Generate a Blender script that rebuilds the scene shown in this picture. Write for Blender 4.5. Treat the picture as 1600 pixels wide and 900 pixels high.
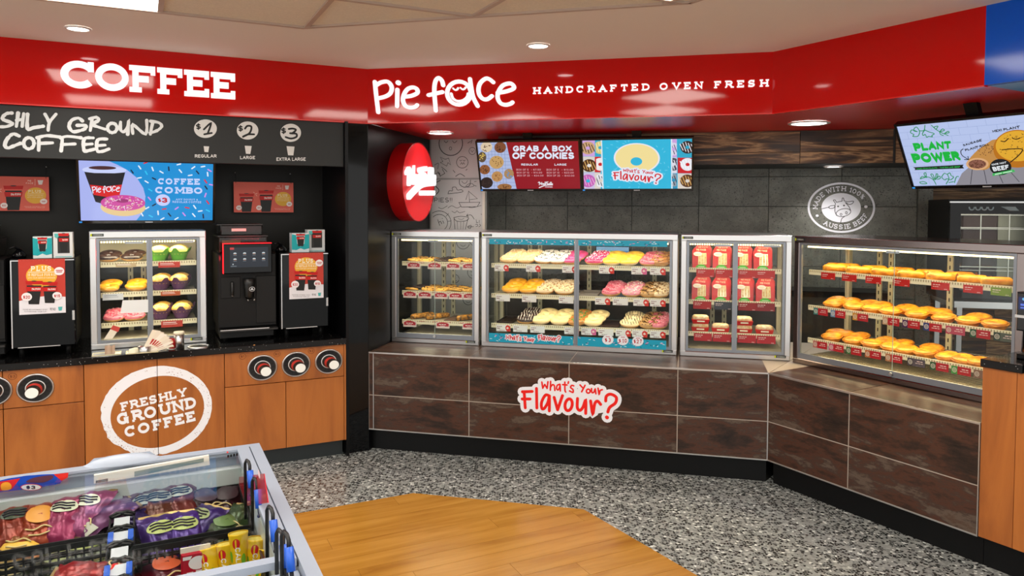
import bpy, bmesh, math, random
from mathutils import Vector, Matrix
random.seed(11)
sc = bpy.context.scene
for _o in list(bpy.data.objects):
    bpy.data.objects.remove(_o)

# ------------------------------------------------------------------ camera
FPX, PPY, CAMH = 1155.0, 367.428, 1.475
PITCH, ROLL = math.radians(2.13015), math.radians(0.221355)
_f = Vector((0, math.cos(PITCH), -math.sin(PITCH)))
_u0 = Vector((0, math.sin(PITCH), math.cos(PITCH)))
_r0 = Vector((1, 0, 0))
RT = math.cos(ROLL) * _r0 + math.sin(ROLL) * _u0
UP = -math.sin(ROLL) * _r0 + math.cos(ROLL) * _u0
cd = bpy.data.cameras.new('camera')
cam = bpy.data.objects.new('camera', cd)
sc.collection.objects.link(cam)
cd.sensor_width = 36.0
cd.lens = FPX / 1600.0 * 36.0
cd.shift_y = (PPY - 450.0) / 1600.0
cd.clip_start = 0.02
mw = Matrix((RT, UP, -_f)).transposed().to_4x4()
mw.translation = Vector((0, 0, CAMH))
cam.matrix_world = mw
sc.camera = cam

# ------------------------------------------------------------------ world, exposure
wd = bpy.data.worlds.new('shop_surroundings')
sc.world = wd
wd.use_nodes = True
wd.node_tree.nodes['Background'].inputs[0].default_value = (1.0, 0.98, 0.95, 1)
wd.node_tree.nodes['Background'].inputs[1].default_value = 1.6
sc.view_settings.view_transform = 'Standard'
sc.view_settings.look = 'None'
sc.view_settings.gamma = 1.0
sc.view_settings.use_curve_mapping = False
sc.view_settings.exposure = 0.0
CEIL_E, DOWN_W, CASE_W = 12.5, 9.0, 1.9

# ------------------------------------------------------------------ frames: three walls at their real angles
aL, aB, aR = math.radians(63.6267), math.radians(76.6077), math.radians(31.2636)
EE = {'L': Vector((math.sin(aL), math.cos(aL), 0)), 'B': Vector((math.sin(aB), -math.cos(aB), 0)),
      'R': Vector((math.sin(aR), -math.cos(aR), 0))}
NN = {k: Vector((e.y, -e.x, 0)) for k, e in EE.items()}
DD = {'B': -4.111, 'R': -3.193, 'L': -4.312}
def W(k, s, o, z):
    return EE[k] * s + NN[k] * (DD[k] + o) + Vector((0, 0, z))
def ray(u, v):
    return RT * ((u - 800) / FPX) - UP * ((v - PPY) / FPX) + _f
CAMP = Vector((0, 0, CAMH))
def q(k, o, u, v):
    """measured photo point -> (along the wall, height) on the plane o metres in front of wall k"""
    d = ray(u, v); n = NN[k]
    P = CAMP + d * (((n * (DD[k] + o) - CAMP).dot(n)) / d.dot(n))
    return (P.dot(EE[k]), P.z)
def onz(u, v, z):
    d = ray(u, v); return CAMP + d * ((z - CAMH) / d.z)
def cornerxy(a, oa, b, ob):
    n1, n2 = NN[a], NN[b]; c1, c2 = DD[a] + oa, DD[b] + ob
    det = n1.x * n2.y - n1.y * n2.x
    return Vector(((c1 * n2.y - n1.y * c2) / det, (n1.x * c2 - c1 * n2.x) / det, 0))

# ------------------------------------------------------------------ mesh builder
COL = sc.collection
class MB:
    def __init__(s): s.v = []; s.f = []; s.sm = []
    def add(s, vs, fs, smooth=False):
        b = len(s.v); s.v += [tuple(p) for p in vs]
        for f in fs: s.f.append([i + b for i in f]); s.sm.append(smooth)
        return s
    def box(s, x0, x1, y0, y1, z0, z1):
        vs = [(x, y, z) for z in (z0, z1) for y in (y0, y1) for x in (x0, x1)]
        return s.add(vs, [(0, 2, 3, 1), (4, 5, 7, 6), (0, 1, 5, 4), (2, 6, 7, 3), (0, 4, 6, 2), (1, 3, 7, 5)])
    def cbox(s, x0, x1, y0, y1, z0, z1, c):
        """box with chamfered front edges (front = low y)"""
        c = min(c, (x1 - x0) * .45, (z1 - z0) * .45, abs(y1 - y0) * .9)
        vs = [(x0 + c, y0, z0 + c), (x1 - c, y0, z0 + c), (x1 - c, y0, z1 - c), (x0 + c, y0, z1 - c),
              (x0, y0 + c, z0), (x1, y0 + c, z0), (x1, y0 + c, z1), (x0, y0 + c, z1),
              (x0, y1, z0), (x1, y1, z0), (x1, y1, z1), (x0, y1, z1)]
        fs = [(0, 1, 2, 3), (0, 4, 5, 1), (1, 5, 6, 2), (2, 6, 7, 3), (3, 7, 4, 0),
              (4, 8, 9, 5), (5, 9, 10, 6), (6, 10, 11, 7), (7, 11, 8, 4), (8, 11, 10, 9)]
        return s.add(vs, fs)
    def poly(s, pts, y):
        return s.add([(x, y, z) for x, z in pts], [list(range(len(pts)))])
    def prism(s, pts, y0, y1):
        n = len(pts)
        return s.add([(x, y0, z) for x, z in pts] + [(x, y1, z) for x, z in pts],
                     [list(range(n)), list(range(2 * n - 1, n - 1, -1))] +
                     [(i, n + i, n + (i + 1) % n, (i + 1) % n) for i in range(n)])
    def slab(s, pts, z0, z1):
        n = len(pts)
        return s.add([(p[0], p[1], z0) for p in pts] + [(p[0], p[1], z1) for p in pts],
                     [list(range(n - 1, -1, -1)), list(range(n, 2 * n))] +
                     [(i, (i + 1) % n, n + (i + 1) % n, n + i) for i in range(n)])
    def lathe(s, prof, n=20, c=(0, 0, 0), axis='z', smooth=True, sx=1.0, sy=1.0, cap=True):
        vs = []
        for r, h in prof:
            for i in range(n):
                a = 2 * math.pi * i / n; x, y = r * math.cos(a) * sx, r * math.sin(a) * sy
                if axis == 'z': p = (x, y, h)
                elif axis == 'y': p = (x, h, y)
                else: p = (h, x, y)
                vs.append((p[0] + c[0], p[1] + c[1], p[2] + c[2]))
        fs = []
        for j in range(len(prof) - 1):
            for i in range(n):
                fs.append((j * n + i, j * n + (i + 1) % n, (j + 1) * n + (i + 1) % n, (j + 1) * n + i))
        s.add(vs, fs, smooth)
        if cap:
            b = len(s.v) - len(vs)
            if prof[0][0] > 1e-6: s.f.append([b + i for i in range(n)][::-1]); s.sm.append(False)
            if prof[-1][0] > 1e-6: s.f.append([b + (len(prof) - 1) * n + i for i in range(n)]); s.sm.append(False)
        return s
    def tube(s, path, r, n=6, closed=False):
        P = [Vector(p) for p in path]; m = len(P); vs = []; up = None
        for i in range(m):
            if closed: t = P[(i + 1) % m] - P[i - 1]
            else: t = P[min(i + 1, m - 1)] - P[max(i - 1, 0)]
            t.normalize()
            if up is None: up = Vector((0, 0, 1)) if abs(t.z) < .9 else Vector((1, 0, 0))
            a = t.cross(up)
            if a.length < 1e-5: a = t.cross(Vector((.3, .9, .1)))
            a.normalize(); b = a.cross(t).normalized(); up = b
            rr = r[i] if isinstance(r, (list, tuple)) else r
            for k in range(n):
                an = 2 * math.pi * k / n; vs.append(P[i] + a * (rr * math.cos(an)) + b * (rr * math.sin(an)))
        fs = []
        for i in range(m if closed else m - 1):
            j = (i + 1) % m
            for k in range(n): fs.append((i * n + k, i * n + (k + 1) % n, j * n + (k + 1) % n, j * n + k))
        if not closed: fs += [list(range(n))[::-1], [(m - 1) * n + k for k in range(n)]]
        return s.add(vs, fs, n > 4)
    def ball(s, c, rx, ry, rz, n=12, m=7):
        vs = []; fs = []
        for j in range(m + 1):
            t = math.pi * j / m
            for i in range(n):
                a = 2 * math.pi * i / n
                vs.append((c[0] + rx * math.sin(t) * math.cos(a), c[1] + ry * math.sin(t) * math.sin(a), c[2] - rz * math.cos(t)))
        for j in range(m):
            for i in range(n): fs.append((j * n + i, j * n + (i + 1) % n, (j + 1) * n + (i + 1) % n, (j + 1) * n + i))
        return s.add(vs, fs, True)
    def polys(s, pl, y, depth=0.0):
        st = min(2e-6, .0003 / max(1, len(pl)))      # overlapping strokes never lie in exactly one plane
        for i, p in enumerate(pl):
            if len(p) < 3: continue
            if depth: s.prism(p, y, y + depth)
            else: s.poly(p, y - i * st)
        return s
    def mesh(s, name, m):
        me = bpy.data.meshes.new(name); me.from_pydata(s.v, [], s.f)
        if m is not None: me.materials.append(m)
        me.polygons.foreach_set('use_smooth', s.sm); me.update(); return me
    def build(s, name, m, parent=None):
        o = bpy.data.objects.new(name, s.mesh(name, m)); COL.objects.link(o)
        if parent is not None: o.parent = parent
        return o

def inst(name, me, parent=None, loc=(0, 0, 0), rot=(0, 0, 0), scale=(1, 1, 1)):
    o = bpy.data.objects.new(name, me); COL.objects.link(o)
    if parent is not None: o.parent = parent
    o.location = loc; o.rotation_euler = rot; o.scale = scale
    return o
USED = {}
def tag(o, label=None, cat=None, group=None, kind=None):
    if label: o['label'] = label
    if cat: o['category'] = cat
    if group: o['group'] = group
    if kind: o['kind'] = kind
    return o
def empty(name, loc=(0, 0, 0), rz=0.0, rx=0.0):
    o = bpy.data.objects.new(name, None); COL.objects.link(o)
    o.location = loc; o.rotation_euler = (rx, 0, rz); o.empty_display_size = .05
    return o
RZ = {k: math.atan2(e.y, e.x) for k, e in EE.items()}
def thing(name, k, s, o, z, label=None, cat=None, group=None, kind=None, rx=0.0, drz=0.0):
    e = empty(name, W(k, s, o, z), RZ[k] + drz, rx)
    return tag(e, label, cat, group, kind)
def copy_tree(o, parent=None):
    c = o.copy(); COL.objects.link(c); c.parent = parent
    for ch in list(o.children): copy_tree(ch, c)
    return c

# ------------------------------------------------------------------ materials
MATS = {}
def lin(c):
    if isinstance(c, str):
        c = c.lstrip('#'); c = [int(c[i:i + 2], 16) / 255 for i in (0, 2, 4)]
        return tuple(x / 12.92 if x <= .04045 else ((x + .055) / 1.055) ** 2.4 for x in c)
    return tuple(c)
def mat(name, col, rough=.5, metal=0.0, spec=.5, emit=None, es=1.0, coat=0.0, trans=0.0, alpha=1.0, noise=0.0, nscale=30.0, bump=0.0):
    if name in MATS: return MATS[name]
    m = bpy.data.materials.new(name); m.use_nodes = True; MATS[name] = m
    nt = m.node_tree; b = nt.nodes['Principled BSDF']; c = lin(col)
    b.inputs['Base Color'].default_value = (*c, 1)
    b.inputs['Roughness'].default_value = rough; b.inputs['Metallic'].default_value = metal
    b.inputs['Specular IOR Level'].default_value = spec; b.inputs['Coat Weight'].default_value = coat
    b.inputs['Transmission Weight'].default_value = trans; b.inputs['Alpha'].default_value = alpha
    if emit is not None:
        b.inputs['Emission Color'].default_value = (*lin(emit), 1); b.inputs['Emission Strength'].default_value = es
    if noise or bump:
        tc = nt.nodes.new('ShaderNodeTexCoord'); nz = nt.nodes.new('ShaderNodeTexNoise')
        nz.inputs['Scale'].default_value = nscale; nz.inputs['Detail'].default_value = 4
        nt.links.new(tc.outputs['Object'], nz.inputs['Vector'])
        if noise:
            cr = nt.nodes.new('ShaderNodeValToRGB')
            cr.color_ramp.elements[0].position = .3; cr.color_ramp.elements[1].position = .7
            cr.color_ramp.elements[0].color = (*[max(0, x * (1 - noise)) for x in c], 1)
            cr.color_ramp.elements[1].color = (*[min(1, x * (1 + noise)) for x in c], 1)
            nt.links.new(nz.outputs['Fac'], cr.inputs['Fac']); nt.links.new(cr.outputs['Color'], b.inputs['Base Color'])
        if bump:
            bp = nt.nodes.new('ShaderNodeBump'); bp.inputs['Strength'].default_value = bump; bp.inputs['Distance'].default_value = .004
            nt.links.new(nz.outputs['Fac'], bp.inputs['Height']); nt.links.new(bp.outputs['Normal'], b.inputs['Normal'])
    return m
def em(col, es=1.0):
    """a lit screen or lamp colour"""
    return mat('lit_%s_%g' % (str(col), es), (0.01, 0.01, 0.01), rough=.25, spec=.3, emit=col, es=es)
def pr(col, rough=.45):
    """printed ink / paint"""
    return mat('print_%s_%g' % (str(col), rough), col, rough=rough, spec=.3)
def rampmat(name, build, rough=.4, spec=.5, coat=0.0):
    m = bpy.data.materials.new(name); m.use_nodes = True; MATS[name] = m
    nt = m.node_tree; b = nt.nodes['Principled BSDF']
    b.inputs['Roughness'].default_value = rough; b.inputs['Specular IOR Level'].default_value = spec
    b.inputs['Coat Weight'].default_value = coat
    build(nt, b); return m
def nd(nt, t, **kw):
    n = nt.nodes.new(t)
    for k, v in kw.items():
        if k in n.inputs: n.inputs[k].default_value = v
        else: setattr(n, k, v)
    return n
def ramp(nt, stops, interp='LINEAR'):
    n = nt.nodes.new('ShaderNodeValToRGB'); cr = n.color_ramp; cr.interpolation = interp
    while len(cr.elements) > 1: cr.elements.remove(cr.elements[-1])
    cr.elements[0].position = stops[0][0]; cr.elements[0].color = (*lin(stops[0][1]), 1)
    for p, c in stops[1:]:
        e = cr.elements.new(p); e.color = (*lin(c), 1)
    return n
def coords(nt, scale=(1, 1, 1), rnd=0.0, rot=(0, 0, 0)):
    tc = nt.nodes.new('ShaderNodeTexCoord'); mp = nt.nodes.new('ShaderNodeMapping')
    mp.inputs['Scale'].default_value = scale; mp.inputs['Rotation'].default_value = rot
    if rnd:
        oi = nt.nodes.new('ShaderNodeObjectInfo'); mu = nt.nodes.new('ShaderNodeMath'); mu.operation = 'MULTIPLY'
        mu.inputs[1].default_value = rnd; nt.links.new(oi.outputs['Random'], mu.inputs[0])
        cb = nt.nodes.new('ShaderNodeCombineXYZ')
        for i in range(3): nt.links.new(mu.outputs[0], cb.inputs[i])
        ad = nt.nodes.new('ShaderNodeVectorMath'); nt.links.new(tc.outputs['Object'], ad.inputs[0]); nt.links.new(cb.outputs[0], ad.inputs[1])
        nt.links.new(ad.outputs[0], mp.inputs['Vector'])
    else: nt.links.new(tc.outputs['Object'], mp.inputs['Vector'])
    return mp
def m_wood(name, cols, scale, rough=.35, rnd=7.0, dist=2.0, coat=0.0, bump=0.0):
    def bld(nt, b):
        mp = coords(nt, scale, rnd)
        n1 = nd(nt, 'ShaderNodeTexNoise', Scale=1.0, Detail=6.0, Roughness=.6, Distortion=dist)
        nt.links.new(mp.outputs[0], n1.inputs['Vector'])
        r = ramp(nt, cols); nt.links.new(n1.outputs['Fac'], r.inputs['Fac']); nt.links.new(r.outputs['Color'], b.inputs['Base Color'])
        if bump:
            bp = nd(nt, 'ShaderNodeBump', Strength=bump, Distance=.003)
            nt.links.new(n1.outputs['Fac'], bp.inputs['Height']); nt.links.new(bp.outputs['Normal'], b.inputs['Normal'])
    return rampmat(name, bld, rough, coat=coat)
def _terrazzo(nt, b):
    mp = coords(nt, (1, 1, 1))
    v1 = nd(nt, 'ShaderNodeTexVoronoi', Scale=74.0, feature='F1'); v2 = nd(nt, 'ShaderNodeTexVoronoi', Scale=74.0, feature='DISTANCE_TO_EDGE')
    nz = nd(nt, 'ShaderNodeTexNoise', Scale=40.0, Detail=2.0)
    mx0 = nd(nt, 'ShaderNodeMixRGB', blend_type='ADD'); mx0.inputs[0].default_value = .012
    nt.links.new(mp.outputs[0], nz.inputs['Vector']); nt.links.new(mp.outputs[0], mx0.inputs[1]); nt.links.new(nz.outputs['Color'], mx0.inputs[2])
    for v in (v1, v2): nt.links.new(mx0.outputs[0], v.inputs['Vector'])
    r = ramp(nt, [(0, '#151618'), (.36, '#4c4e4f'), (.44, '#868a88'), (.62, '#9b9f9c'), (.82, '#aeb2ae'), (.93, '#e6eae6')], 'CONSTANT')
    sp = nd(nt, 'ShaderNodeSeparateColor'); nt.links.new(v1.outputs['Color'], sp.inputs[0]); nt.links.new(sp.outputs[0], r.inputs['Fac'])
    e = ramp(nt, [(0, '#000000'), (.04, '#000000'), (.13, '#ffffff')]); nt.links.new(v2.outputs['Distance'], e.inputs['Fac'])
    mx = nd(nt, 'ShaderNodeMixRGB', blend_type='MIX'); mx.inputs[1].default_value = (.30, .315, .305, 1)
    nt.links.new(e.outputs['Color'], mx.inputs[0]); nt.links.new(r.outputs['Color'], mx.inputs[2]); nt.links.new(mx.outputs[0], b.inputs['Base Color'])
def _stonetile(nt, b):
    mp = coords(nt, (2.2, 9, 7.0), 9.0)
    n1 = nd(nt, 'ShaderNodeTexNoise', Scale=1.3, Detail=9.0, Roughness=.72, Distortion=.15)
    nt.links.new(mp.outputs[0], n1.inputs['Vector'])
    r = ramp(nt, [(.33, '#1c1512'), (.43, '#33241d'), (.50, '#4e3023'), (.545, '#3f2f28'), (.60, '#5e5045'), (.66, '#4d382c'), (.75, '#75665a')])
    nt.links.new(n1.outputs['Fac'], r.inputs['Fac']); nt.links.new(r.outputs['Color'], b.inputs['Base Color'])
    bp = nd(nt, 'ShaderNodeBump', Strength=.12, Distance=.003); nt.links.new(n1.outputs['Fac'], bp.inputs['Height']); nt.links.new(bp.outputs['Normal'], b.inputs['Normal'])
def _greytile(nt, b):
    mp = coords(nt, (1, 1, 1), 5.0)
    n1 = nd(nt, 'ShaderNodeTexNoise', Scale=5.0, Detail=9.0, Roughness=.75); nt.links.new(mp.outputs[0], n1.inputs['Vector'])
    r = ramp(nt, [(.32, '#4b4c46'), (.5, '#65665f'), (.68, '#7b7c75')]); nt.links.new(n1.outputs['Fac'], r.inputs['Fac'])
    n2 = nd(nt, 'ShaderNodeTexNoise', Scale=95.0, Detail=2.0); nt.links.new(mp.outputs[0], n2.inputs['Vector'])
    e = ramp(nt, [(.33, '#222222'), (.40, '#ffffff'), (.68, '#ffffff'), (.74, '#ffffff')]); nt.links.new(n2.outputs['Fac'], e.inputs['Fac'])
    mx = nd(nt, 'ShaderNodeMixRGB', blend_type='MULTIPLY'); mx.inputs[0].default_value = .7
    nt.links.new(r.outputs['Color'], mx.inputs[1]); nt.links.new(e.outputs['Color'], mx.inputs[2]); nt.links.new(mx.outputs[0], b.inputs['Base Color'])
def _granite(nt, b):
    mp = coords(nt); v = nd(nt, 'ShaderNodeTexVoronoi', Scale=70.0); nt.links.new(mp.outputs[0], v.inputs['Vector'])
    r = ramp(nt, [(0, '#d8d8d8'), (.10, '#9a9a9a'), (.13, '#0b0b0c')]); nt.links.new(v.outputs['Distance'], r.inputs['Fac']); nt.links.new(r.outputs['Color'], b.inputs['Base Color'])
M_TERR = rampmat('pebble_terrazzo', _terrazzo, .22)
M_STONE = rampmat('rust_stone_tile', _stonetile, .36, .3)
M_GTILE = rampmat('grey_concrete_tile', _greytile, .5)
M_GRAN = rampmat('black_speckled_stone', _granite, .12, .3)
M_CAB = m_wood('cherry_laminate', [(.25, '#88481a'), (.45, '#aa6228'), (.6, '#b66c2e'), (.75, '#a25b24')], (7, 7, .9), .38, 5.0, .8)
M_PLANK = m_wood('honey_oak_plank', [(.25, '#94601c'), (.42, '#ad782b'), (.58, '#bb8636'), (.75, '#c4913f')], (1.4, 14, 4), .2, 9.0, .6)
M_DARKWOOD = m_wood('dark_rough_timber', [(.3, '#160d08'), (.43, '#382415'), (.52, '#6b4c2f'), (.57, '#a8835a'), (.62, '#5a3b22'), (.75, '#23150c')], (1.3, 8, 14), .5, 9.0, 1.2, bump=.3)
M_RED = mat('red_gloss_panel', '#c20000', rough=.06, spec=.4)
M_REDS = mat('red_satin_panel', '#d00808', rough=.3, spec=.3)
M_BLUE = mat('blue_gloss_panel', '#0556cc', rough=.1, spec=.3)
M_LBLUE = mat('light_blue_panel', '#2f8fc9', rough=.3)
M_CEIL = mat('ceiling_plaster', '#e9e0d8', rough=.8, spec=.2)
M_CTILE = mat('ceiling_tile_board', '#e2d8c8', rough=.9, spec=.1, noise=.05, nscale=120, bump=.12)
M_TBAR = mat('ceiling_grid_bar', '#b9a597', rough=.5)
M_BLACK = mat('black_satin_panel', '#09090b', rough=.34, spec=.18)
M_BGLOSS = mat('black_gloss_panel', '#060709', rough=.05, spec=.25)
M_BMATTE = mat('black_matte', '#0a0a0a', rough=.6, spec=.2)
M_KICK = mat('black_kick_panel', '#0b0c0d', rough=.4, spec=.2)
M_GROUT = mat('pale_grout', '#a89c90', rough=.7)
M_DGROUT = mat('dark_grout', '#3a3b38', rough=.8)
M_STEEL = mat('brushed_steel', '#d2d2d2', rough=.3, metal=1.0)
M_SSTEEL = mat('satin_silver_trim', '#c9c9c9', rough=.3, metal=1.0)
M_ALU = mat('grey_anodised_frame', '#8d939b', rough=.35, metal=.6)
M_WHITE = mat('white_plastic', '#e8e8e8', rough=.4)
def _glass():
    m = bpy.data.materials.new('clear_glass'); m.use_nodes = True; nt = m.node_tree
    for n in list(nt.nodes): nt.nodes.remove(n)
    out = nt.nodes.new('ShaderNodeOutputMaterial'); t = nt.nodes.new('ShaderNodeBsdfTransparent'); g = nt.nodes.new('ShaderNodeBsdfGlossy')
    t.inputs[0].default_value = (.97, .985, .98, 1); g.inputs['Roughness'].default_value = .02
    mx = nt.nodes.new('ShaderNodeMixShader'); lw = nt.nodes.new('ShaderNodeLayerWeight'); lw.inputs['Blend'].default_value = .5
    pw = nd(nt, 'ShaderNodeMath', operation='POWER'); pw.inputs[1].default_value = 5.0
    ma = nd(nt, 'ShaderNodeMath', operation='MULTIPLY_ADD'); ma.inputs[1].default_value = .6; ma.inputs[2].default_value = .012
    nt.links.new(lw.outputs['Facing'], pw.inputs[0]); nt.links.new(pw.outputs[0], ma.inputs[0])
    nt.links.new(ma.outputs[0], mx.inputs[0]); nt.links.new(t.outputs[0], mx.inputs[1]); nt.links.new(g.outputs[0], mx.inputs[2])
    nt.links.new(mx.outputs[0], out.inputs[0]); return m
M_GLASS = _glass()

# ------------------------------------------------------------------ lettering: stroke glyphs -> polygons
def arc(cx, cy, rx, ry, a0, a1, n=14):
    return [(cx + rx * math.cos(math.radians(a0 + (a1 - a0) * i / n)), cy + ry * math.sin(math.radians(a0 + (a1 - a0) * i / n))) for i in range(n + 1)]
def ell(cx, cy, rx, ry=None, n=32, rot=0.0):
    ry = rx if ry is None else ry; c, s_ = math.cos(rot), math.sin(rot); out = []
    for i in range(n):
        a = 2 * math.pi * i / n; x, y = rx * math.cos(a), ry * math.sin(a); out.append((cx + x * c - y * s_, cy + x * s_ + y * c))
    return out
def rect(x0, z0, x1, z1): return [(x0, z0), (x1, z0), (x1, z1), (x0, z1)]
def ringp(cx, cy, r0x, r0y, r1x, r1y, n=40, rot=0.0):
    a = ell(cx, cy, r0x, r0y, n, rot); b = ell(cx, cy, r1x, r1y, n, rot)
    return [[a[i], a[(i + 1) % n], b[(i + 1) % n], b[i]] for i in range(n)]
def smooth(pts, n=5, closed=False):
    P = list(pts); m = len(P)
    if m < 3: return P
    out = []
    for i in range(m if closed else m - 1):
        p0 = P[(i - 1) % m] if closed or i > 0 else P[0]; p1 = P[i]; p2 = P[(i + 1) % m]
        p3 = P[(i + 2) % m] if closed or i + 2 < m else P[-1]
        for j in range(n):
            t = j / n
            out.append(tuple(.5 * (2 * p1[k] + (p2[k] - p0[k]) * t + (2 * p0[k] - 5 * p1[k] + 4 * p2[k] - p3[k]) * t * t + (3 * p1[k] - p0[k] - 3 * p2[k] + p3[k]) * t ** 3) for k in (0, 1)))
    if not closed: out.append(P[-1])
    else: out.append(out[0])
    return out
def ribbon(pts, t, cap='round', asp=1.0, mit=1.9):
    """stroke of width t along pts as quads (+ round caps); asp squeezes the width vertically"""
    P = [pts[0]]
    for p in pts[1:]:
        if abs(p[0] - P[-1][0]) + abs(p[1] - P[-1][1]) > 1e-7: P.append(p)
    if len(P) < 2: return [ell(P[0][0], P[0][1], t / 2, t / 2 * asp, 12)]
    closed = abs(P[0][0] - P[-1][0]) + abs(P[0][1] - P[-1][1]) < 1e-6 and len(P) > 3
    if closed: P = P[:-1]
    m = len(P); tt = t if isinstance(t, (list, tuple)) else [t] * m; L = []; R_ = []
    for i in range(m):
        if closed: a, b, c = P[i - 1], P[i], P[(i + 1) % m]
        else: a, b, c = P[max(i - 1, 0)], P[i], P[min(i + 1, m - 1)]
        def nrm(p, r):
            dx, dy = r[0] - p[0], r[1] - p[1]; l = math.hypot(dx, dy) or 1; return (-dy / l, dx / l)
        if a == b: n = nrm(b, c); k = 1
        elif b == c: n = nrm(a, b); k = 1
        else:
            n1, n2 = nrm(a, b), nrm(b, c); n = (n1[0] + n2[0], n1[1] + n2[1]); l = math.hypot(*n)
            if l < .25: n, k = n2, 1
            else:
                n = (n[0] / l, n[1] / l); k = min(1 / max(n[0] * n2[0] + n[1] * n2[1], .35), mit)
        w = tt[i] / 2 * k
        L.append((b[0] + n[0] * w, b[1] + n[1] * w * asp)); R_.append((b[0] - n[0] * w, b[1] - n[1] * w * asp))
    out = []
    for i in range(m if closed else m - 1):
        j = (i + 1) % m; out.append([L[i], R_[i], R_[j], L[j]])
    if cap == 'round' and not closed:
        out.append(ell(P[0][0], P[0][1], tt[0] / 2, tt[0] / 2 * asp, 12)); out.append(ell(P[-1][0], P[-1][1], tt[-1] / 2, tt[-1] / 2 * asp, 12))
    return out
_c = arc
GL = {
 'A': (.9, [[(0, 0), (.45, 1), (.9, 0)], [(.17, .36), (.73, .36)]]),
 'B': (.72, [[(0, 0), (0, 1), (.38, 1)] + _c(.38, .76, .3, .24, 90, -90) + [(0, .52)], [(0, .52), (.42, .52)] + _c(.42, .26, .3, .26, 90, -90) + [(0, 0)]]),
 'C': (.84, [_c(.44, .5, .44, .5, 42, 318, 22)]),
 'D': (.82, [[(0, 0), (0, 1), (.32, 1)] + _c(.32, .5, .5, .5, 90, -90, 18) + [(0, 0)]]),
 'E': (.68, [[(.68, 1), (0, 1), (0, 0), (.68, 0)], [(0, .52), (.5, .52)]]),
 'F': (.66, [[(.66, 1), (0, 1), (0, 0)], [(0, .5), (.5, .5)]]),
 'G': (.88, [_c(.44, .5, .44, .5, 42, 335, 22) + [(.86, .42), (.52, .42)]]),
 'H': (.8, [[(0, 0), (0, 1)], [(.8, 0), (.8, 1)], [(0, .5), (.8, .5)]]),
 'I': (.02, [[(0.01, 0), (.01, 1)]]),
 'J': (.5, [[(.5, 1), (.5, .3)] + _c(.25, .28, .25, .28, 0, -170)]),
 'K': (.76, [[(0, 0), (0, 1)], [(.74, 1), (0, .42)], [(.24, .6), (.76, 0)]]),
 'L': (.62, [[(0, 1), (0, 0), (.62, 0)]]),
 'M': (1.0, [[(0, 0), (0, 1), (.5, .3), (1, 1), (1, 0)]]),
 'N': (.82, [[(0, 0), (0, 1), (.82, 0), (.82, 1)]]),
 'O': (.94, [_c(.47, .5, .47, .5, 0, 360, 30)]),
 'P': (.7, [[(0, 0), (0, 1), (.4, 1)] + _c(.4, .73, .3, .27, 90, -90) + [(0, .46)]]),
 'Q': (.94, [_c(.47, .5, .47, .5, 0, 360, 30), [(.6, .2), (.9, -.05)]]),
 'R': (.76, [[(0, 0), (0, 1), (.4, 1)] + _c(.4, .74, .3, .26, 90, -90) + [(0, .48)], [(.36, .48), (.76, 0)]]),
 'S': (.7, [_c(.35, .745, .33, .255, 35, 270, 14) + _c(.35, .245, .35, .245, 90, -145, 14)]),
 'T': (.8, [[(0, 1), (.8, 1)], [(.4, 1), (.4, 0)]]),
 'U': (.8, [[(0, 1), (0, .38)] + _c(.4, .38, .4, .38, 180, 360) + [(.8, 1)]]),
 'V': (.86, [[(0, 1), (.43, 0), (.86, 1)]]),
 'W': (1.2, [[(0, 1), (.3, 0), (.6, .85), (.9, 0), (1.2, 1)]]),
 'X': (.8, [[(0, 0), (.8, 1)], [(0, 1), (.8, 0)]]),
 'Y': (.84, [[(0, 1), (.42, .45), (.84, 1)], [(.42, .45), (.42, 0)]]),
 'Z': (.75, [[(0, 1), (.75, 1), (0, 0), (.75, 0)]]),
 '0': (.7, [_c(.35, .5, .35, .5, 0, 360, 26)]),
 '1': (.35, [[(0, .78), (.25, 1), (.25, 0)]]),
 '2': (.68, [_c(.34, .7, .32, .3, 165, -30) + [(0, 0), (.68, 0)]]),
 '3': (.66, [_c(.32, .75, .29, .25, 150, -80) + _c(.32, .26, .33, .26, 80, -155)]),
 '4': (.72, [[(.5, 0), (.5, 1), (0, .3), (.72, .3)]]),
 '5': (.66, [[(.6, 1), (.1, 1), (.06, .55)] + _c(.32, .32, .33, .32, 115, -150)]),
 '7': (.66, [[(0, 1), (.66, 1), (.25, 0)]]),
 '$': (.62, [_c(.31, .7, .28, .2, 35, 270, 10) + _c(.31, .3, .29, .2, 90, -145, 10), [(.31, -.06), (.31, 1.06)]]),
 '%': (.8, [_c(.16, .78, .16, .2, 0, 360, 14), _c(.64, .22, .16, .2, 0, 360, 14), [(.08, 0), (.72, 1)]]),
 '&': (.8, [[(.8, 0), (.2, .68)] + _c(.36, .8, .19, .19, 200, -40) + [(.1, .35)] + _c(.33, .24, .3, .24, 150, 330)]),
 '!': (.02, [[(.01, 1), (.01, .35)], [(.01, 0), (.01, .03)]]), '.': (.05, [[(.02, 0), (.03, .03)]]), ',': (.05, [[(.05, .05), (0, -.1)]]),
 "'": (.05, [[(.05, 1), (.02, .75)]]), '-': (.35, [[(0, .45), (.35, .45)]]), ':': (.05, [[(.02, .1), (.03, .12)], [(.02, .6), (.03, .62)]]),
 '?': (.6, [_c(.3, .72, .3, .28, 165, -60) + [(.3, .3)], [(.3, 0), (.3, .03)]]), '/': (.5, [[(0, 0), (.5, 1)]]),
}
def _hs(*xs): return [(x, y) for x, y in xs]
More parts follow.
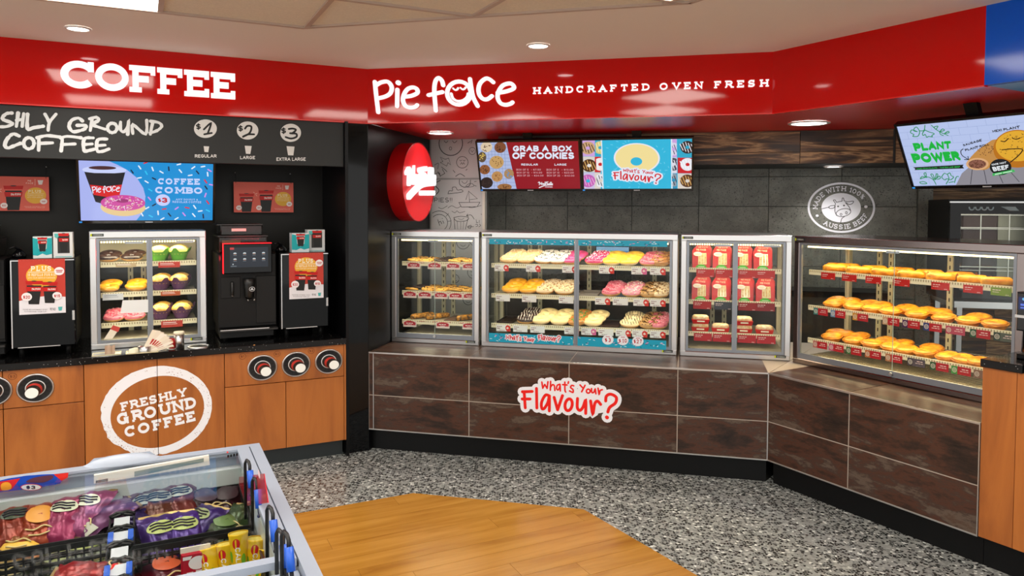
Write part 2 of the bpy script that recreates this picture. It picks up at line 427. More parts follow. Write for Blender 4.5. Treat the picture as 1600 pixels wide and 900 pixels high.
SERH = {  # serif feet (x, y) centred on stem ends
 'A': [(0, 0), (.9, 0)], 'B': [(0, 0), (0, 1)], 'D': [(0, 0), (0, 1)], 'E': [(0, 0), (0, 1)], 'F': [(0, 0), (0, 1)],
 'H': [(0, 0), (0, 1), (.8, 0), (.8, 1)], 'I': [(.01, 0), (.01, 1)], 'K': [(0, 0), (0, 1), (.76, 0), (.74, 1)], 'L': [(0, 0), (0, 1)],
 'M': [(0, 0), (0, 1), (1, 0), (1, 1)], 'N': [(0, 0), (0, 1), (.82, 1)], 'P': [(0, 0), (0, 1)], 'R': [(0, 0), (0, 1), (.78, 0)],
 'T': [(.4, 0)], 'U': [(0, 1), (.8, 1)], 'V': [(0, 1), (.86, 1)], 'W': [(0, 1), (1.2, 1)], 'X': [(0, 0), (0, 1), (.8, 0), (.8, 1)], 'Y': [(0, 1), (.84, 1), (.42, 0)], '1': [(.25, 0)]}
SERV = {'C': [(.8, .66, .98)], 'G': [(.8, .66, .98), (.86, 0, .42)], 'E': [(.68, .74, 1), (.68, 0, .26)], 'F': [(.66, .72, 1)], 'L': [(.62, 0, .3)],
        'S': [(.66, .7, .98), (.02, .02, .3)], 'T': [(0, .72, 1), (.8, .72, 1)]}
def glyph(ch, h, t, style='sans', wx=1.0):
    """polygons of one character, height h, stroke t (fractions of h), plus advance width"""
    ch = ch.upper()
    if ch == ' ': return [], .4 * h * wx
    if ch not in GL: return [], .3 * h
    w, st = GL[ch]; polys = []
    pad = .13 if style == 'slab' else 0.0
    def mp(p): return ((p[0] * wx + pad * wx * (1 if ch in SERH or ch in 'EFL' else 0)) * h + t * h / 2, (p[1] * (1 - t) + t / 2) * h)
    for s_ in st:
        pts = [mp(p) for p in s_]
        if style == 'brush':
            n = len(pts); tt = [t * h * (.75 + .5 * random.random()) * (.7 if i in (0, n - 1) else 1) for i in range(n)]
            polys += ribbon(pts, tt, 'round')
        else:
            if style == 'slab' and len(pts) >= 2 and ch in 'CS':
                pass
            polys += ribbon(pts, t * h, 'butt' if style == 'slab' else 'round')
    if style == 'slab':
        ts = t * h * .78
        for x, y in SERH.get(ch, []):
            X, Y = mp((x, y)); k = .15 * h * wx + t * h * .35
            X0, X1 = X - k, X + k
            if ch in 'EBDPR' and x == 0: X1 = X
            if ch == 'F' and (x, y) == (0, 1): X1 = X
            if ch == 'L' and (x, y) == (0, 0): X1 = X
            Yc = Y + (ts / 2 - t * h / 2 if y == 0 else t * h / 2 - ts / 2)
            polys.append(rect(X0, Yc - ts / 2, X1, Yc + ts / 2))
        for x, y0, y1 in SERV.get(ch, []):
            X, Y0 = mp((x, y0)); _, Y1 = mp((x, y1))
            polys.append(rect(X - ts / 2, Y0 - t * h / 2 * (y0 < .1), X + ts / 2, Y1 + t * h / 2 * (y1 > .9)))
    adv = (w * wx + 2 * pad * wx * (1 if style == 'slab' else 0)) * h + t * h
    return polys, adv
def text(s, h, t=.16, style='sans', track=.14, wx=1.0, width=None, rot=0.0, at=(0, 0), align='l', jit=0.0, slant=0.0):
    """polygons for a line of lettering starting at `at`; fitted to `width` if given"""
    out = []; x = 0.0
    for ch in s:
        pl, adv = glyph(ch, h, t, style, wx); dy = random.uniform(-jit, jit) * h
        out += [[(p[0] + x, p[1] + dy) for p in pg] for pg in pl]; x += adv + track * h
    tot = x - track * h; k = 1.0
    if width: k = width / tot; tot = width
    ox = {'l': 0, 'c': -tot / 2, 'r': -tot}[align]; c, s_ = math.cos(rot), math.sin(rot)
    res = []
    for pg in out:
        res.append([((p[0] * k + ox + slant * p[1]) * c - p[1] * s_ + at[0], (p[0] * k + ox + slant * p[1]) * s_ + p[1] * c + at[1]) for p in pg])
    return res
def bold(pl, *a): return pl
def bounds(pl):
    xs = [p[0] for g in pl for p in g]; ys = [p[1] for g in pl for p in g]; return min(xs), min(ys), max(xs), max(ys)
def fit(pl, x0, y0, x1, y1):
    a, b, c, d = bounds(pl); return [[(x0 + (p[0] - a) / (c - a) * (x1 - x0), y0 + (p[1] - b) / (d - b) * (y1 - y0)) for p in g] for g in pl]
def xf(pl, f): return [[f(*p) for p in g] for g in pl]
LAY = .0007
def art(name, pl, m, parent, layer=1, depth=0.0, y=0.0, split=False):
    """flat print on the front of a thing: polygons in (x, z)"""
    if split:
        for g in pl: o = MB().polys([g], y - LAY * layer, depth).build(name, m, parent)
        return o
    return MB().polys(pl, y - LAY * layer, depth).build(name, m, parent)
# traced hand lettering, in units of the photo crops they were read from (y down)
PIEFACE = [([(105, 180), (120, 330), (140, 485)], 0), ([(118, 215), (170, 185), (235, 180), (273, 230), (262, 290), (215, 325), (140, 345)], 1),
 ([(330, 258), (328, 425)], 0), ([(338, 188), (342, 192)], 2), ([(393, 330), (470, 320), (530, 290), (522, 250), (480, 236), (430, 255), (395, 310), (387, 370), (412, 420), (460, 438), (508, 430), (528, 412)], 1),
 ([(788, 215), (775, 170), (745, 142), (715, 165), (700, 230), (702, 330), (715, 468)], 1), ([(642, 313), (780, 282)], 0),
 ([(945 + 118 * math.cos(i * .2618), 293 + 116 * math.sin(i * .2618)) for i in range(25)], 0), ([(1055, 152), (1066, 230), (1088, 335), (1132, 422)], 1),
 ([(888, 245), (905, 262), (925, 258), (938, 242)], 3), ([(962, 240), (980, 256), (1000, 250), (1012, 236)], 3), ([(868, 298), (885, 345), (930, 372), (985, 366), (1025, 335), (1037, 298)], 4),
 ([(1288, 185), (1250, 155), (1210, 149), (1160, 190), (1140, 250), (1150, 310), (1185, 350), (1230, 353), (1274, 322)], 1),
 ([(1332, 290), (1420, 275), (1492, 245), (1480, 207), (1440, 197), (1380, 220), (1340, 280), (1332, 340), (1360, 393), (1410, 410), (1458, 400), (1480, 385)], 1)]
def pieface(f, face=True, k=1.0):
    """the round hand-lettered logo through mapping f(x, y)"""
    out = []; a = f(0, 0); b = f(100, 0); c = f(0, 100); asp = abs(c[1] - a[1]) / max(1e-9, math.hypot(b[0] - a[0], b[1] - a[1])); u = math.hypot(b[0] - a[0], b[1] - a[1]) / 100
    for pts, kind in PIEFACE:
        if kind in (3, 4) and not face: continue
        p = smooth(pts, 5) if kind in (1, 3, 4) else pts
        t = {0: 42, 1: 42, 2: 54, 3: 16, 4: 25}[kind] * u * k
        out += ribbon([f(*w) for w in p], t, 'round', asp)
    return out
WYF_S = [([(415, 150), (428, 235), (456, 183), (488, 238), (500, 145)], 0), ([(537, 140), (533, 262)], 0), ([(533, 228), (560, 188), (588, 200), (596, 265)], 1),
 ([(663, 182), (630, 195), (620, 240), (642, 258), (664, 215), (668, 185), (672, 272)], 1), ([(735, 150), (736, 260), (747, 288)], 1), ([(705, 186), (765, 190)], 0), ([(786, 145), (780, 168)], 0),
 ([(858, 202), (830, 197), (815, 225), (848, 255), (846, 293), (800, 272)], 1), ([(945, 190), (985, 232)], 0), ([(1015, 195), (968, 285)], 0),
 ([(1060 + 26 * math.cos(i * .524), 276 + 28 * math.sin(i * .524)) for i in range(13)], 0), ([(1105, 240), (1110, 293), (1138, 290), (1156, 248), (1166, 312)], 1), ([(1196, 235), (1210, 318), (1225, 268), (1254, 256)], 1)]
WYF_B = [([(283, 280), (145, 285)], 0), ([(170, 288), (185, 508)], 0), ([(142, 385), (252, 385)], 0), ([(341, 238), (346, 510)], 0),
 ([(522, 342), (465, 332), (412, 430), (416, 515), (452, 512), (500, 430), (520, 345), (519, 550)], 1), ([(586, 362), (634, 535), (702, 338)], 0),
 ([(787 + 50 * math.cos(i * .349) - 10 * math.sin(i * .349), 465 + 82 * math.sin(i * .349)) for i in range(19)], 0), ([(911, 378), (907, 500), (942, 543), (985, 500), (1024, 405), (1024, 585)], 1),
 ([(1093, 412), (1122, 588), (1150, 450), (1190, 415), (1232, 460)], 1), ([(1302, 412), (1312, 345), (1372, 318), (1448, 362), (1436, 440), (1358, 500), (1332, 565)], 1), ([(1318, 638), (1322, 642)], 2)]
def wyf(f, what='red', k=1.0):
    out = []; a = f(0, 0); b = f(100, 0); c = f(0, 100); u = math.hypot(b[0] - a[0], b[1] - a[1]) / 100; asp = abs(c[1] - a[1]) / (u * 100)
    for L_, t0 in ((WYF_S, 22), (WYF_B, 40)):
        for pts, kind in L_:
            p = smooth(pts, 5) if kind == 1 else pts
            t = (t0 * (1.25 if kind == 2 else 1) + (92 if what == 'white' else 0)) * u * k
            if kind == 0 and 2 < len(p) < 9:
                for a_, b_ in zip(p[:-1], p[1:]): out += ribbon([f(*a_), f(*b_)], t, 'round', asp)
            else: out += ribbon([f(*w) for w in p], t, 'round', asp, 1.0 if what == 'white' else 1.9)
    if what == 'white':
        out += [[f(*w) for w in [(180, 300), (420, 200), (1200, 270), (1380, 380), (1340, 560), (1120, 600), (200, 520)]]]
    return out

# ================================================================== THE SETTING
CZ, FZ = 2.29, 1.974          # ceiling, underside of the fascias
tag(MB().add([(-7, -4, 0), (8, -4, 0), (8, 9, 0), (-7, 9, 0)], [(0, 1, 2, 3)]).build('floor', M_TERR), 'glossy black and grey pebble terrazzo floor', kind='structure')

# timber inlay in the floor: planks clipped to the inlay's outline
def clip(poly, n, c):
    """keep n.p <= c"""
    out = []
    for i in range(len(poly)):
        a, b = poly[i], poly[(i + 1) % len(poly)]
        da, db = n[0] * a[0] + n[1] * a[1] - c, n[0] * b[0] + n[1] * b[1] - c
        if da <= 0: out.append(a)
        if (da < 0 < db) or (db < 0 < da):
            t = da / (da - db); out.append((a[0] + (b[0] - a[0]) * t, a[1] + (b[1] - a[1]) * t))
    return out
P1, P2 = Vector((-.503, 3.756, 0)), Vector((.355, 3.559, 0))
INL = [P1 - EE['L'] * 2.3, P1, P2, P2 + EE['R'] * 2.2, P2 + EE['R'] * 2.2 + Vector((-.9, -.6, 0)), P1 - EE['L'] * 2.3 + Vector((.6, -2.6, 0))]
INL = [(p.x, p.y) for p in INL]
inl = tag(empty('floor_inlay'), 'honey-coloured timber plank inlay set in the terrazzo', kind='structure')
MB().slab(INL, .0004, .002).build('inlay_base', mat('plank_joint', '#6f4416', rough=.6), inl)
el, nl = EE['L'], NN['L']
row = 0; b0 = -1.2
base = P1
PW = .112
for row in range(-2, 34):
    blo, bhi = row * PW, (row + 1) * PW - .0014
    off = random.uniform(0, 1.2)
    for c_ in range(-4, 4):
        a0, a1 = c_ * 1.22 + off, (c_ + 1) * 1.22 + off - .0014
        qd = [base + el * a + nl * b for a, b in ((a0, blo), (a1, blo), (a1, bhi), (a0, bhi))]
        pg = [(p.x, p.y) for p in qd]
        for i in range(len(INL)):
            A, B_ = INL[i], INL[(i + 1) % len(INL)]
            n = (-(B_[1] - A[1]), B_[0] - A[0])   # outline runs clockwise seen from above
            pg = clip(pg, n, n[0] * A[0] + n[1] * A[1]) if len(pg) > 2 else pg
        if len(pg) < 3: continue
        cx, cy = sum(p[0] for p in pg) / len(pg), sum(p[1] for p in pg) / len(pg)
        rz = math.atan2(el.y, el.x); ca, sa = math.cos(-rz), math.sin(-rz)
        lp = [((p[0] - cx) * ca - (p[1] - cy) * sa, (p[0] - cx) * sa + (p[1] - cy) * ca) for p in pg]
        o = MB().slab(lp, .001, .004).build('plank', M_PLANK, inl); o.location = (cx, cy, 0); o.rotation_euler = (0, 0, rz)

# ceiling: plaster border with a dropped-in tile grid
KX = onz(478, 44, CZ); K2 = onz(1080, 5, CZ)
ceil = MB()
kl = KX - EE['L'] * 6
k3 = K2 + EE['R'] * 6
outer = [(-9, 2), (-9, 9), (9, 9), (9, -6)]
ceil.add([(kl.x, kl.y, CZ), (KX.x, KX.y, CZ), (KX.x - .2, 9, CZ), (-9, 9, CZ), (-9, kl.y, CZ)], [(0, 1, 2, 3, 4)])
ceil.add([(KX.x, KX.y, CZ), (K2.x, K2.y, CZ), (K2.x + 1, 9, CZ), (KX.x - .2, 9, CZ)], [(0, 1, 2, 3)])
ceil.add([(K2.x, K2.y, CZ), (k3.x, k3.y, CZ), (9, -6, CZ), (9, 9, CZ), (K2.x + 1, 9, CZ)], [(0, 1, 2, 3, 4)])
# short return up to the tiles
for a, b in ((kl, KX), (KX, K2), (K2, k3)):
    ceil.add([(a.x, a.y, CZ), (b.x, b.y, CZ), (b.x, b.y, CZ + .012), (a.x, a.y, CZ + .012)], [(0, 1, 2, 3)])
ceil_o = tag(ceil.build('ceiling', M_CEIL), 'cream plaster ceiling border around a tile grid', kind='structure')
ACOLS = [-2.4 - .6 * 3 + .6 * i for i in range(14)]
BROWS = [0.0, .54] + [.54 + .57 * i for i in range(1, 9)]
PANELS = {(-2, 0), (-2, 2), (1, 2), (0, 3), (-4, 0), (-4, 2), (-3, 4), (-1, 5), (1, 5), (3, 4), (-3, 6), (-1, 7), (1, 7), (3, 6), (-5, 4)}  # panels neither visible nor mirrored in the fascia are added to light the room
GB = [KX, K2, k3]
def gridclip(pg):
    A, B_ = KX, K2
    n = (-(B_.y - A.y), B_.x - A.x); pg = clip(pg, n, n[0] * A.x + n[1] * A.y)
    A, B_ = K2, k3
    n = (-(B_.y - A.y), B_.x - A.x)
    return clip(pg, n, n[0] * A.x + n[1] * A.y) if len(pg) > 2 else pg
M_PANEL = em('#fff6ea', CEIL_E)
ORD_ = ['first', 'second', 'third', 'fourth', 'fifth', 'sixth', 'seventh', 'eighth', 'ninth', 'tenth', 'eleventh', 'twelfth', 'thirteenth', 'fourteenth', 'fifteenth', 'sixteenth']
bars = MB()
for ri in range(len(BROWS) - 1):
    for ci in range(-7, 7):
        a0, a1, b0, b1 = ci * .6, ci * .6 + .6, BROWS[ri], BROWS[ri + 1]
        g = .011
        pg = [KX + el * a + nl * b for a, b in ((a0 + g, b0 + g), (a1 - g, b0 + g), (a1 - g, b1 - g), (a0 + g, b1 - g))]
        pg = gridclip([(p.x, p.y) for p in pg])
        if len(pg) < 3: continue
        if (ci, ri) in PANELS:
            t = tag(empty('ceiling_light', (*(sum(p[j] for p in pg) / len(pg) for j in (0, 1)), CZ)),
                    'square fluorescent ceiling panel at the top edge above the coffee sign' if (ci, ri) == (-2, 0) else 'square fluorescent panel in the ceiling out of view, %s behind the coffee sign' % ORD_[min(len([1 for q__ in bpy.data.objects if q__.name.startswith('ceiling_light')]), 15)],
                    'light panel', 'ceiling light panels')
            c0 = t.location
            MB().slab([(p[0] - c0.x, p[1] - c0.y) for p in pg], .004, .012).build('diffuser', M_PANEL, t)
        else:
            MB().slab(pg, CZ + .006, CZ + .016).build('ceiling_tile', M_CTILE, ceil_o)
for ci in range(-7, 8):
    pg = gridclip([(p.x, p.y) for p in [KX + el * a + nl * b for a, b in ((ci * .6 - .011, 0), (ci * .6 + .011, 0), (ci * .6 + .011, 4.6), (ci * .6 - .011, 4.6))]])
    if len(pg) > 2: MB().slab(pg, CZ - .002, CZ + .012).build('grid_bar', M_TBAR, ceil_o)
for b in BROWS:
    pg = gridclip([(p.x, p.y) for p in [KX + el * a + nl * (b + d) for a, d in ((-4.2, -.0105), (4.2, -.0105), (4.2, .0105), (-4.2, .0105))]])
    if len(pg) > 2: MB().slab(pg, CZ - .0035, CZ + .011).build('grid_bar', M_TBAR, ceil_o)
for A, B_, k in ((KX, K2, 'B'), (K2, k3, 'R')):
    n = NN[k] * .02; MB().slab([(p.x, p.y) for p in (A, B_, B_ + n, A + n)], CZ - .004, CZ + .012).build('grid_bar', M_TBAR, ceil_o)

# fascias: coffee, bakery, pies, blue run-on
OL, OB, OR_ = -.013, .027, .024
cLB = cornerxy('L', OL, 'B', OB); cBR = cornerxy('B', OB, 'R', OR_)
sRb = q('R', OR_, 1539.5, 70)[0]
cRb = W('R', sRb, OR_, 0)
def wallslab(name, a, b, z0, z1, m, thick, n, label, kind='structure', parent=None):
    pts = [(a.x, a.y), (b.x, b.y), (b.x - n.x * thick, b.y - n.y * thick), (a.x - n.x * thick, a.y - n.y * thick)]
    o = MB().slab(pts, z0, z1).build(name, m, parent)
    return tag(o, label, kind=kind) if parent is None else o
far = W('L', -2.4, OL, 0)
wallslab('trim_1', far, cLB, FZ, CZ, M_RED, .04, NN['L'], 'glossy red fascia carrying the coffee sign')
wallslab('trim_2', cLB, cBR, FZ, CZ, M_RED, .04, NN['B'], 'glossy red fascia above the donut cases')
wallslab('trim_3', cBR, cRb, FZ, CZ, M_RED, .04, NN['R'], 'plain glossy red fascia above the pie case')
wallslab('trim_4', cRb, W('R', sRb + 1.6, OR_, 0), FZ, CZ, M_BLUE, .04, NN['R'], 'glossy blue fascia at the right edge')
# bright bottom edge strips
for nm, a, b, n in (('trim_5', far, cLB, 'L'), ('trim_6', cLB, cBR, 'B'), ('trim_7', cBR, cRb, 'R')):
    wallslab(nm, a + NN[n] * .002, b + NN[n] * .002, FZ - .006, FZ, mat('red_edge_strip', '#d81408', rough=.25), .03, NN[n], 'thin red edging under the fascia')
# soffits
def soffit(name, pts, m, label):
    return tag(MB().slab([(p.x, p.y) for p in pts][::-1], FZ, FZ + .03).build(name, m), label, kind='structure')
SB, SR = -.92, -.97
sLwall = -1.865
bk = cornerxy('B', -1.08, 'R', SR)
cBi = cornerxy('B', OB - .035, 'R', OR_ - .035)
soffit('trim_8', [cLB - NN['B'] * .035, cBi, cornerxy('B', -1.6, 'R', SR - .3), W('B', sLwall - .06, -1.6, 0)], M_REDS, 'satin red soffit over the donut cases')
soffit('trim_9', [cBi, cRb - NN['R'] * .04, W('R', sRb, -2.3, 0), cornerxy('B', -1.6, 'R', SR - .3)], M_REDS, 'satin red soffit over the pie case')
soffit('trim_10', [cRb - NN['R'] * .04, W('R', sRb + 1.6, OR_ - .04, 0), W('R', sRb + 1.6, -2.3, 0), W('R', sRb, -2.3, 0)], M_LBLUE, 'light blue soffit at the right edge')
soffit('trim_11', [W('L', -2.4, OL - .04, 0), cLB - NN['L'] * .04, cLB - NN['L'] * .7, W('L', -2.4, -.8, 0)], M_BMATTE, 'black soffit over the coffee counter')

# wall behind the coffee counter, end panel, mirror-black pier, black side wall
wallslab('wall_left', W('L', -2.4, -.62, 0), W('L', 1.06, -.62, 0), 0, FZ, mat('black_back_panel', '#181815', rough=.42, spec=.2, noise=.15, nscale=3), .05, NN['L'], 'matt black panel wall behind the coffee counter')
wallslab('wall_end_panel', W('L', 1.048, .004, 0), W('L', 1.066, .004, 0), 0, FZ, M_BLACK, .66, NN['L'], 'narrow black end panel of the coffee bay')
pa, pb = W('L', 1.066, -.045, 0), W('B', sLwall - .004, .0, 0)
nn_ = Vector(((pb - pa).y, -(pb - pa).x, 0)).normalized()
wallslab('wall_pier', pa, pb, 0, FZ, M_BGLOSS, .25, nn_, 'polished black pier reflecting the shop floor')
MBs = MB().box(-.05, 0, 0, 1.12, 0, FZ)
o = MBs.build('wall_side', M_BLACK); o.location = W('B', sLwall, 0.0, 0); o.rotation_euler = (0, 0, RZ['B']); tag(o, 'black satin side wall carrying the oval sign', kind='structure')

# doodle wall
dx0, dx1 = sLwall, q('B', -1.08, 754, 300)[0]
dw = tag(empty('wall_doodle', W('B', dx0, -1.08, 0), RZ['B']), 'white panel wall with black line doodles', kind='structure')
DWW = dx1 - dx0
MB().box(0, DWW + .03, .006, .06, 0, FZ).build('backing', mat('panel_joint_grey', '#8d8f8c', rough=.4), dw)
M_DOODLE = mat('doodle_panel_white', '#b9bab8', rough=.25)
zseam = q('B', -1.08, 700, 279.5)[1]
MB().cbox(.012, DWW, 0, .006, .5, zseam - .006, .001).build('panel', M_DOODLE, dw)
MB().cbox(.012, DWW, 0, .006, zseam + .006, FZ, .001).build('panel', M_DOODLE, dw)
MB().box(DWW, DWW + .02, -.004, .06, 0, FZ - .3).build('edge_strip', mat('pale_edge', '#cfc9bd', rough=.5), dw)
# doodles, read from the crop [600,200,770,380] at 5x
def dpt(x, y):
    s_, z_ = q('B', -1.08, 600 + x / 5.0, 200 + y / 5.0); return (s_ - dx0, z_)
DD_ = [  # (points, smooth?, width)
 ([(522 + 92 * math.cos(a * .2), 120 + 95 * math.sin(a * .2)) for a in range(-4, 20)], 0, 9), ([(470, 100), (485, 115), (500, 100)], 1, 6), ([(535, 100), (550, 116), (570, 100)], 1, 6),
 ([(520 + 10 * math.cos(a * .6), 160 + 12 * math.sin(a * .6)) for a in range(11)] + [(530, 160)], 0, 5), ([(655, 118), (690, 95), (680, 118)], 0, 7),
 ([(612 + 45 * math.cos(a * .3), 268 + 45 * math.sin(a * .3)) for a in range(22)], 0, 6), ([(592, 250), (600, 258), (608, 250)], 1, 5), ([(618, 250), (626, 258), (634, 250)], 1, 5), ([(597, 285), (606, 270), (614, 284), (622, 270), (630, 284)], 0, 5),
 ([(440, 228), (460, 262), (440, 270), (490, 298), (500, 270), (522, 290), (505, 235), (480, 245), (440, 228)], 0, 5), ([(690 + 26 * math.cos(a * .3), 180 + 28 * math.sin(a * .3)) for a in range(22)], 0, 5), ([(678, 172), (690, 190), (700, 172)], 0, 4),
 ([(420, 340), (440, 375), (475, 355), (455, 320)], 0, 6), ([(450, 305), (482, 330), (492, 342)], 0, 6), ([(400, 360), (430, 350), (440, 380)], 1, 6), ([(395, 290), (425, 275), (420, 320)], 1, 5), ([(560, 378), (595, 358), (630, 378)], 1, 7), ([(540, 330), (555, 348)], 0, 6), ([(640, 330), (650, 322)], 0, 6),
 ([(590, 402), (592, 440), (625, 462), (668, 450), (676, 408)], 1, 7), ([(608, 415), (620, 430), (640, 430), (652, 412)], 1, 5), ([(640, 455), (660, 438), (690, 435), (700, 455), (655, 462), (640, 455)], 1, 5), ([(705, 420), (722, 416)], 0, 5), ([(705, 448), (722, 455)], 0, 5),
 ([(500, 512), (510, 490), (535, 490), (535, 465), (560, 462), (575, 485), (605, 482), (610, 500), (500, 515)], 1, 6), ([(400, 430), (440, 410)], 0, 8), ([(405, 455), (430, 490), (400, 525)], 1, 9),
 ([(640, 560), (662, 490), (668, 578)], 0, 6), ([(662, 495), (730, 552), (672, 560)], 0, 5), ([(585, 582), (750, 580), (728, 615), (605, 618), (585, 582)], 0, 6), ([(425, 620), (455, 630), (495, 608)], 1, 5), ([(500, 625), (530, 608), (570, 625), (600, 612)], 1, 5), ([(650, 615), (690, 622), (760, 605)], 1, 5),
 ([(530, 650), (555, 662), (570, 648), (590, 662), (632, 652)], 1, 5), ([(432 + 92 * math.cos(a * .2), 740 + 92 * math.sin(a * .2)) for a in range(-12, 12)], 0, 6), ([(432 + 65 * math.cos(a * .2), 740 + 65 * math.sin(a * .2)) for a in range(-12, 12)], 0, 6),
 ([(485, 690), (505, 668)], 0, 5), ([(497, 730), (525, 725)], 0, 5), ([(470, 790), (490, 805)], 0, 5), ([(420, 715), (435, 762)], 0, 6), ([(428, 738), (442, 730), (452, 750)], 1, 6), ([(460, 725), (468, 745)], 0, 6), ([(455, 705), (457, 708)], 0, 6),
 ([(545, 700), (600, 690), (660, 700), (640, 725), (570, 728), (545, 700)], 1, 6), ([(548, 710), (555, 795)], 0, 6), ([(655, 712), (635, 795)], 0, 6), ([(572, 732), (576, 795)], 0, 4), ([(600, 735), (600, 795)], 0, 4), ([(622, 730), (618, 795)], 0, 4), ([(580, 708), (605, 716), (625, 705)], 1, 4),
 ([(645, 685), (680, 680), (705, 712)], 1, 6), ([(655, 672), (645, 685), (660, 692)], 0, 6), ([(652, 770), (680, 760), (675, 785), (655, 775), (700, 770)], 1, 6), ([(760, 670), (762, 678)], 0, 5),
 ([(720, 715), (722, 738), (735, 738)], 0, 5), ([(745, 720), (745, 740)], 0, 5), ([(715, 755), (728, 750), (732, 765), (718, 770)], 1, 5), ([(745, 750), (755, 762), (740, 772)], 1, 5)]
dl = []
for pts, sm, w in DD_:
    P = smooth(pts, 4) if sm else pts; P = [dpt(*p) for p in P]
    P = [p for p in P if .014 < p[0] < DWW - .003]
    if len(P) > 1: dl += ribbon(P, w * .00062, 'round')
def dtext(s, x, y, h, t=.12):
    a = dpt(x, y); b = dpt(x, y - h); return text(s, b[1] - a[1], t, at=a, track=.25)
dl += dtext('PIES!!', 392, 580, 36)
# more doodles lower down, behind the cookie case
for cx, cz, r in ((.26, 1.22, .05), (.34, 1.0, .045), (.3, .8, .04), (.2, .95, .03)):
    dl += ribbon([(cx + r * math.cos(a * .25), cz + r * math.sin(a * .25)) for a in range(25)], .004)
    dl += ribbon(smooth([(cx - r * .5, cz + r * .25), (cx - r * .3, cz + r * .05), (cx - r * .1, cz + r * .25)]), .003) + ribbon(smooth([(cx - r * .4, cz - r * .4), (cx, cz - r * .6), (cx + r * .4, cz - r * .4)]), .003)
dl += text('HU', .03, .12, at=(.27, 1.08), jit=.1) + text('AD!', .032, .12, at=(.2, 1.27)) + ribbon(smooth([(.1, 1.2), (.2, 1.3), (.33, 1.2), (.38, 1.12)]), .004)
art('doodle_lines', dl, pr('#141414'), dw)

# grey tiled rear wall, bulkhead, pier, timber wall
TO = -1.5
BZ = 1.762
tw0, tw1 = -1.75, 1.535
tw = tag(empty('wall_back', W('B', 0, TO, 0), RZ['B']), 'grey concrete-look tiled wall behind the cases', kind='structure')
MB().box(tw0, tw1, .006, .08, 0, FZ).build('backing', M_DGROUT, tw)
cols = [.075 + .487 * i for i in range(-4, 4)]
rows = [1.705 - .214 * i for i in range(-1, 8)]
for i in range(len(cols) - 1):
    for j in range(len(rows) - 1):
        x0, x1 = max(cols[i], tw0), min(cols[i + 1], tw1); z1, z0 = min(rows[j], 1.9), rows[j + 1]
        if x1 - x0 < .02: continue
        g = .0018
        o = MB().cbox(-(x1 - x0) / 2 + g, (x1 - x0) / 2 - g, 0, .008, -(z1 - z0) / 2 + g, (z1 - z0) / 2 - g, .001).build('tile', M_GTILE, tw)
        o.location = ((x0 + x1) / 2, 0, (z0 + z1) / 2)
# timber bulkhead boards
bh = tag(empty('wall_bulkhead', W('B', 0, SB, 0), RZ['B']), 'dark rough-sawn timber bulkhead above the tiled wall', kind='structure')
bx1 = q('B', SB, 1396, 230)[0]
MB().box(-1.3, bx1 + .9, .012, -(TO - SB) + .0, BZ, FZ).build('bulkhead_box', mat('charcoal_paint', '#2a2b2a', rough=.5), bh)
zj = q('B', SB, 1250, 237.5)[1]; xj = q('B', SB, 1250, 237)[0]
for x0, x1 in ((-1.3, xj - 1.1), (xj - 1.1, xj), (xj, bx1)):
    for z0, z1 in ((BZ, zj), (zj, FZ)):
        o = MB().cbox(-(x1 - x0) / 2 + .0015, (x1 - x0) / 2 - .0015, 0, .012, -(z1 - z0) / 2 + .001, (z1 - z0) / 2 - .001, .001).build('board', M_DARKWOOD, bh)
        o.location = ((x0 + x1) / 2, 0, (z0 + z1) / 2)
for z0, z1 in ((BZ, zj), (zj, FZ)):
    o = MB().cbox(-.44, .44, .004, .014, -(z1 - z0) / 2 + .001, (z1 - z0) / 2 - .001, .001).build('board', M_DARKWOOD, bh)
    o.location = (bx1 + .455, 0, (z0 + z1) / 2)
# pier and timber wall at right
o = MB().box(0, .09, 0, .3, 0, BZ).build('wall_grey_pier', M_GTILE); o.location = W('B', 1.535, TO + .03, 0); o.rotation_euler = (0, 0, RZ['B']); tag(o, 'narrow grey tiled pier beside the timber wall', kind='structure')
tm = tag(empty('wall_timber', W('B', 1.625, TO - .1, 0), RZ['B']), 'dark timber-clad wall behind the oven', kind='structure')
MB().box(0, 3.0, .01, .06, 0, FZ).build('backing', M_BMATTE, tm)
zz = FZ; k_ = 0
while zz > .15:
    z0 = zz - .125; x = -random.uniform(0, .8)
    while x < 3.0:
        x1 = min(x + random.uniform(.8, 1.2), 3.0); xa = max(x, 0)
        if x1 - xa > .05:
            o = MB().cbox(-(x1 - xa) / 2 + .001, (x1 - xa) / 2 - .001, 0, .012, -.0615, .0615, .001).build('board', M_DARKWOOD, tm); o.location = ((x1 + xa) / 2, random.uniform(0, .003), z0 + .0625)
        x = x1
    zz = z0
# right-hand return wall far behind the till
wallslab('wall_right', W('R', -1.9, -2.32, 0), W('R', 1.2, -2.32, 0), 0, FZ, M_BMATTE, .05, NN['R'], 'dark wall beyond the pie case')

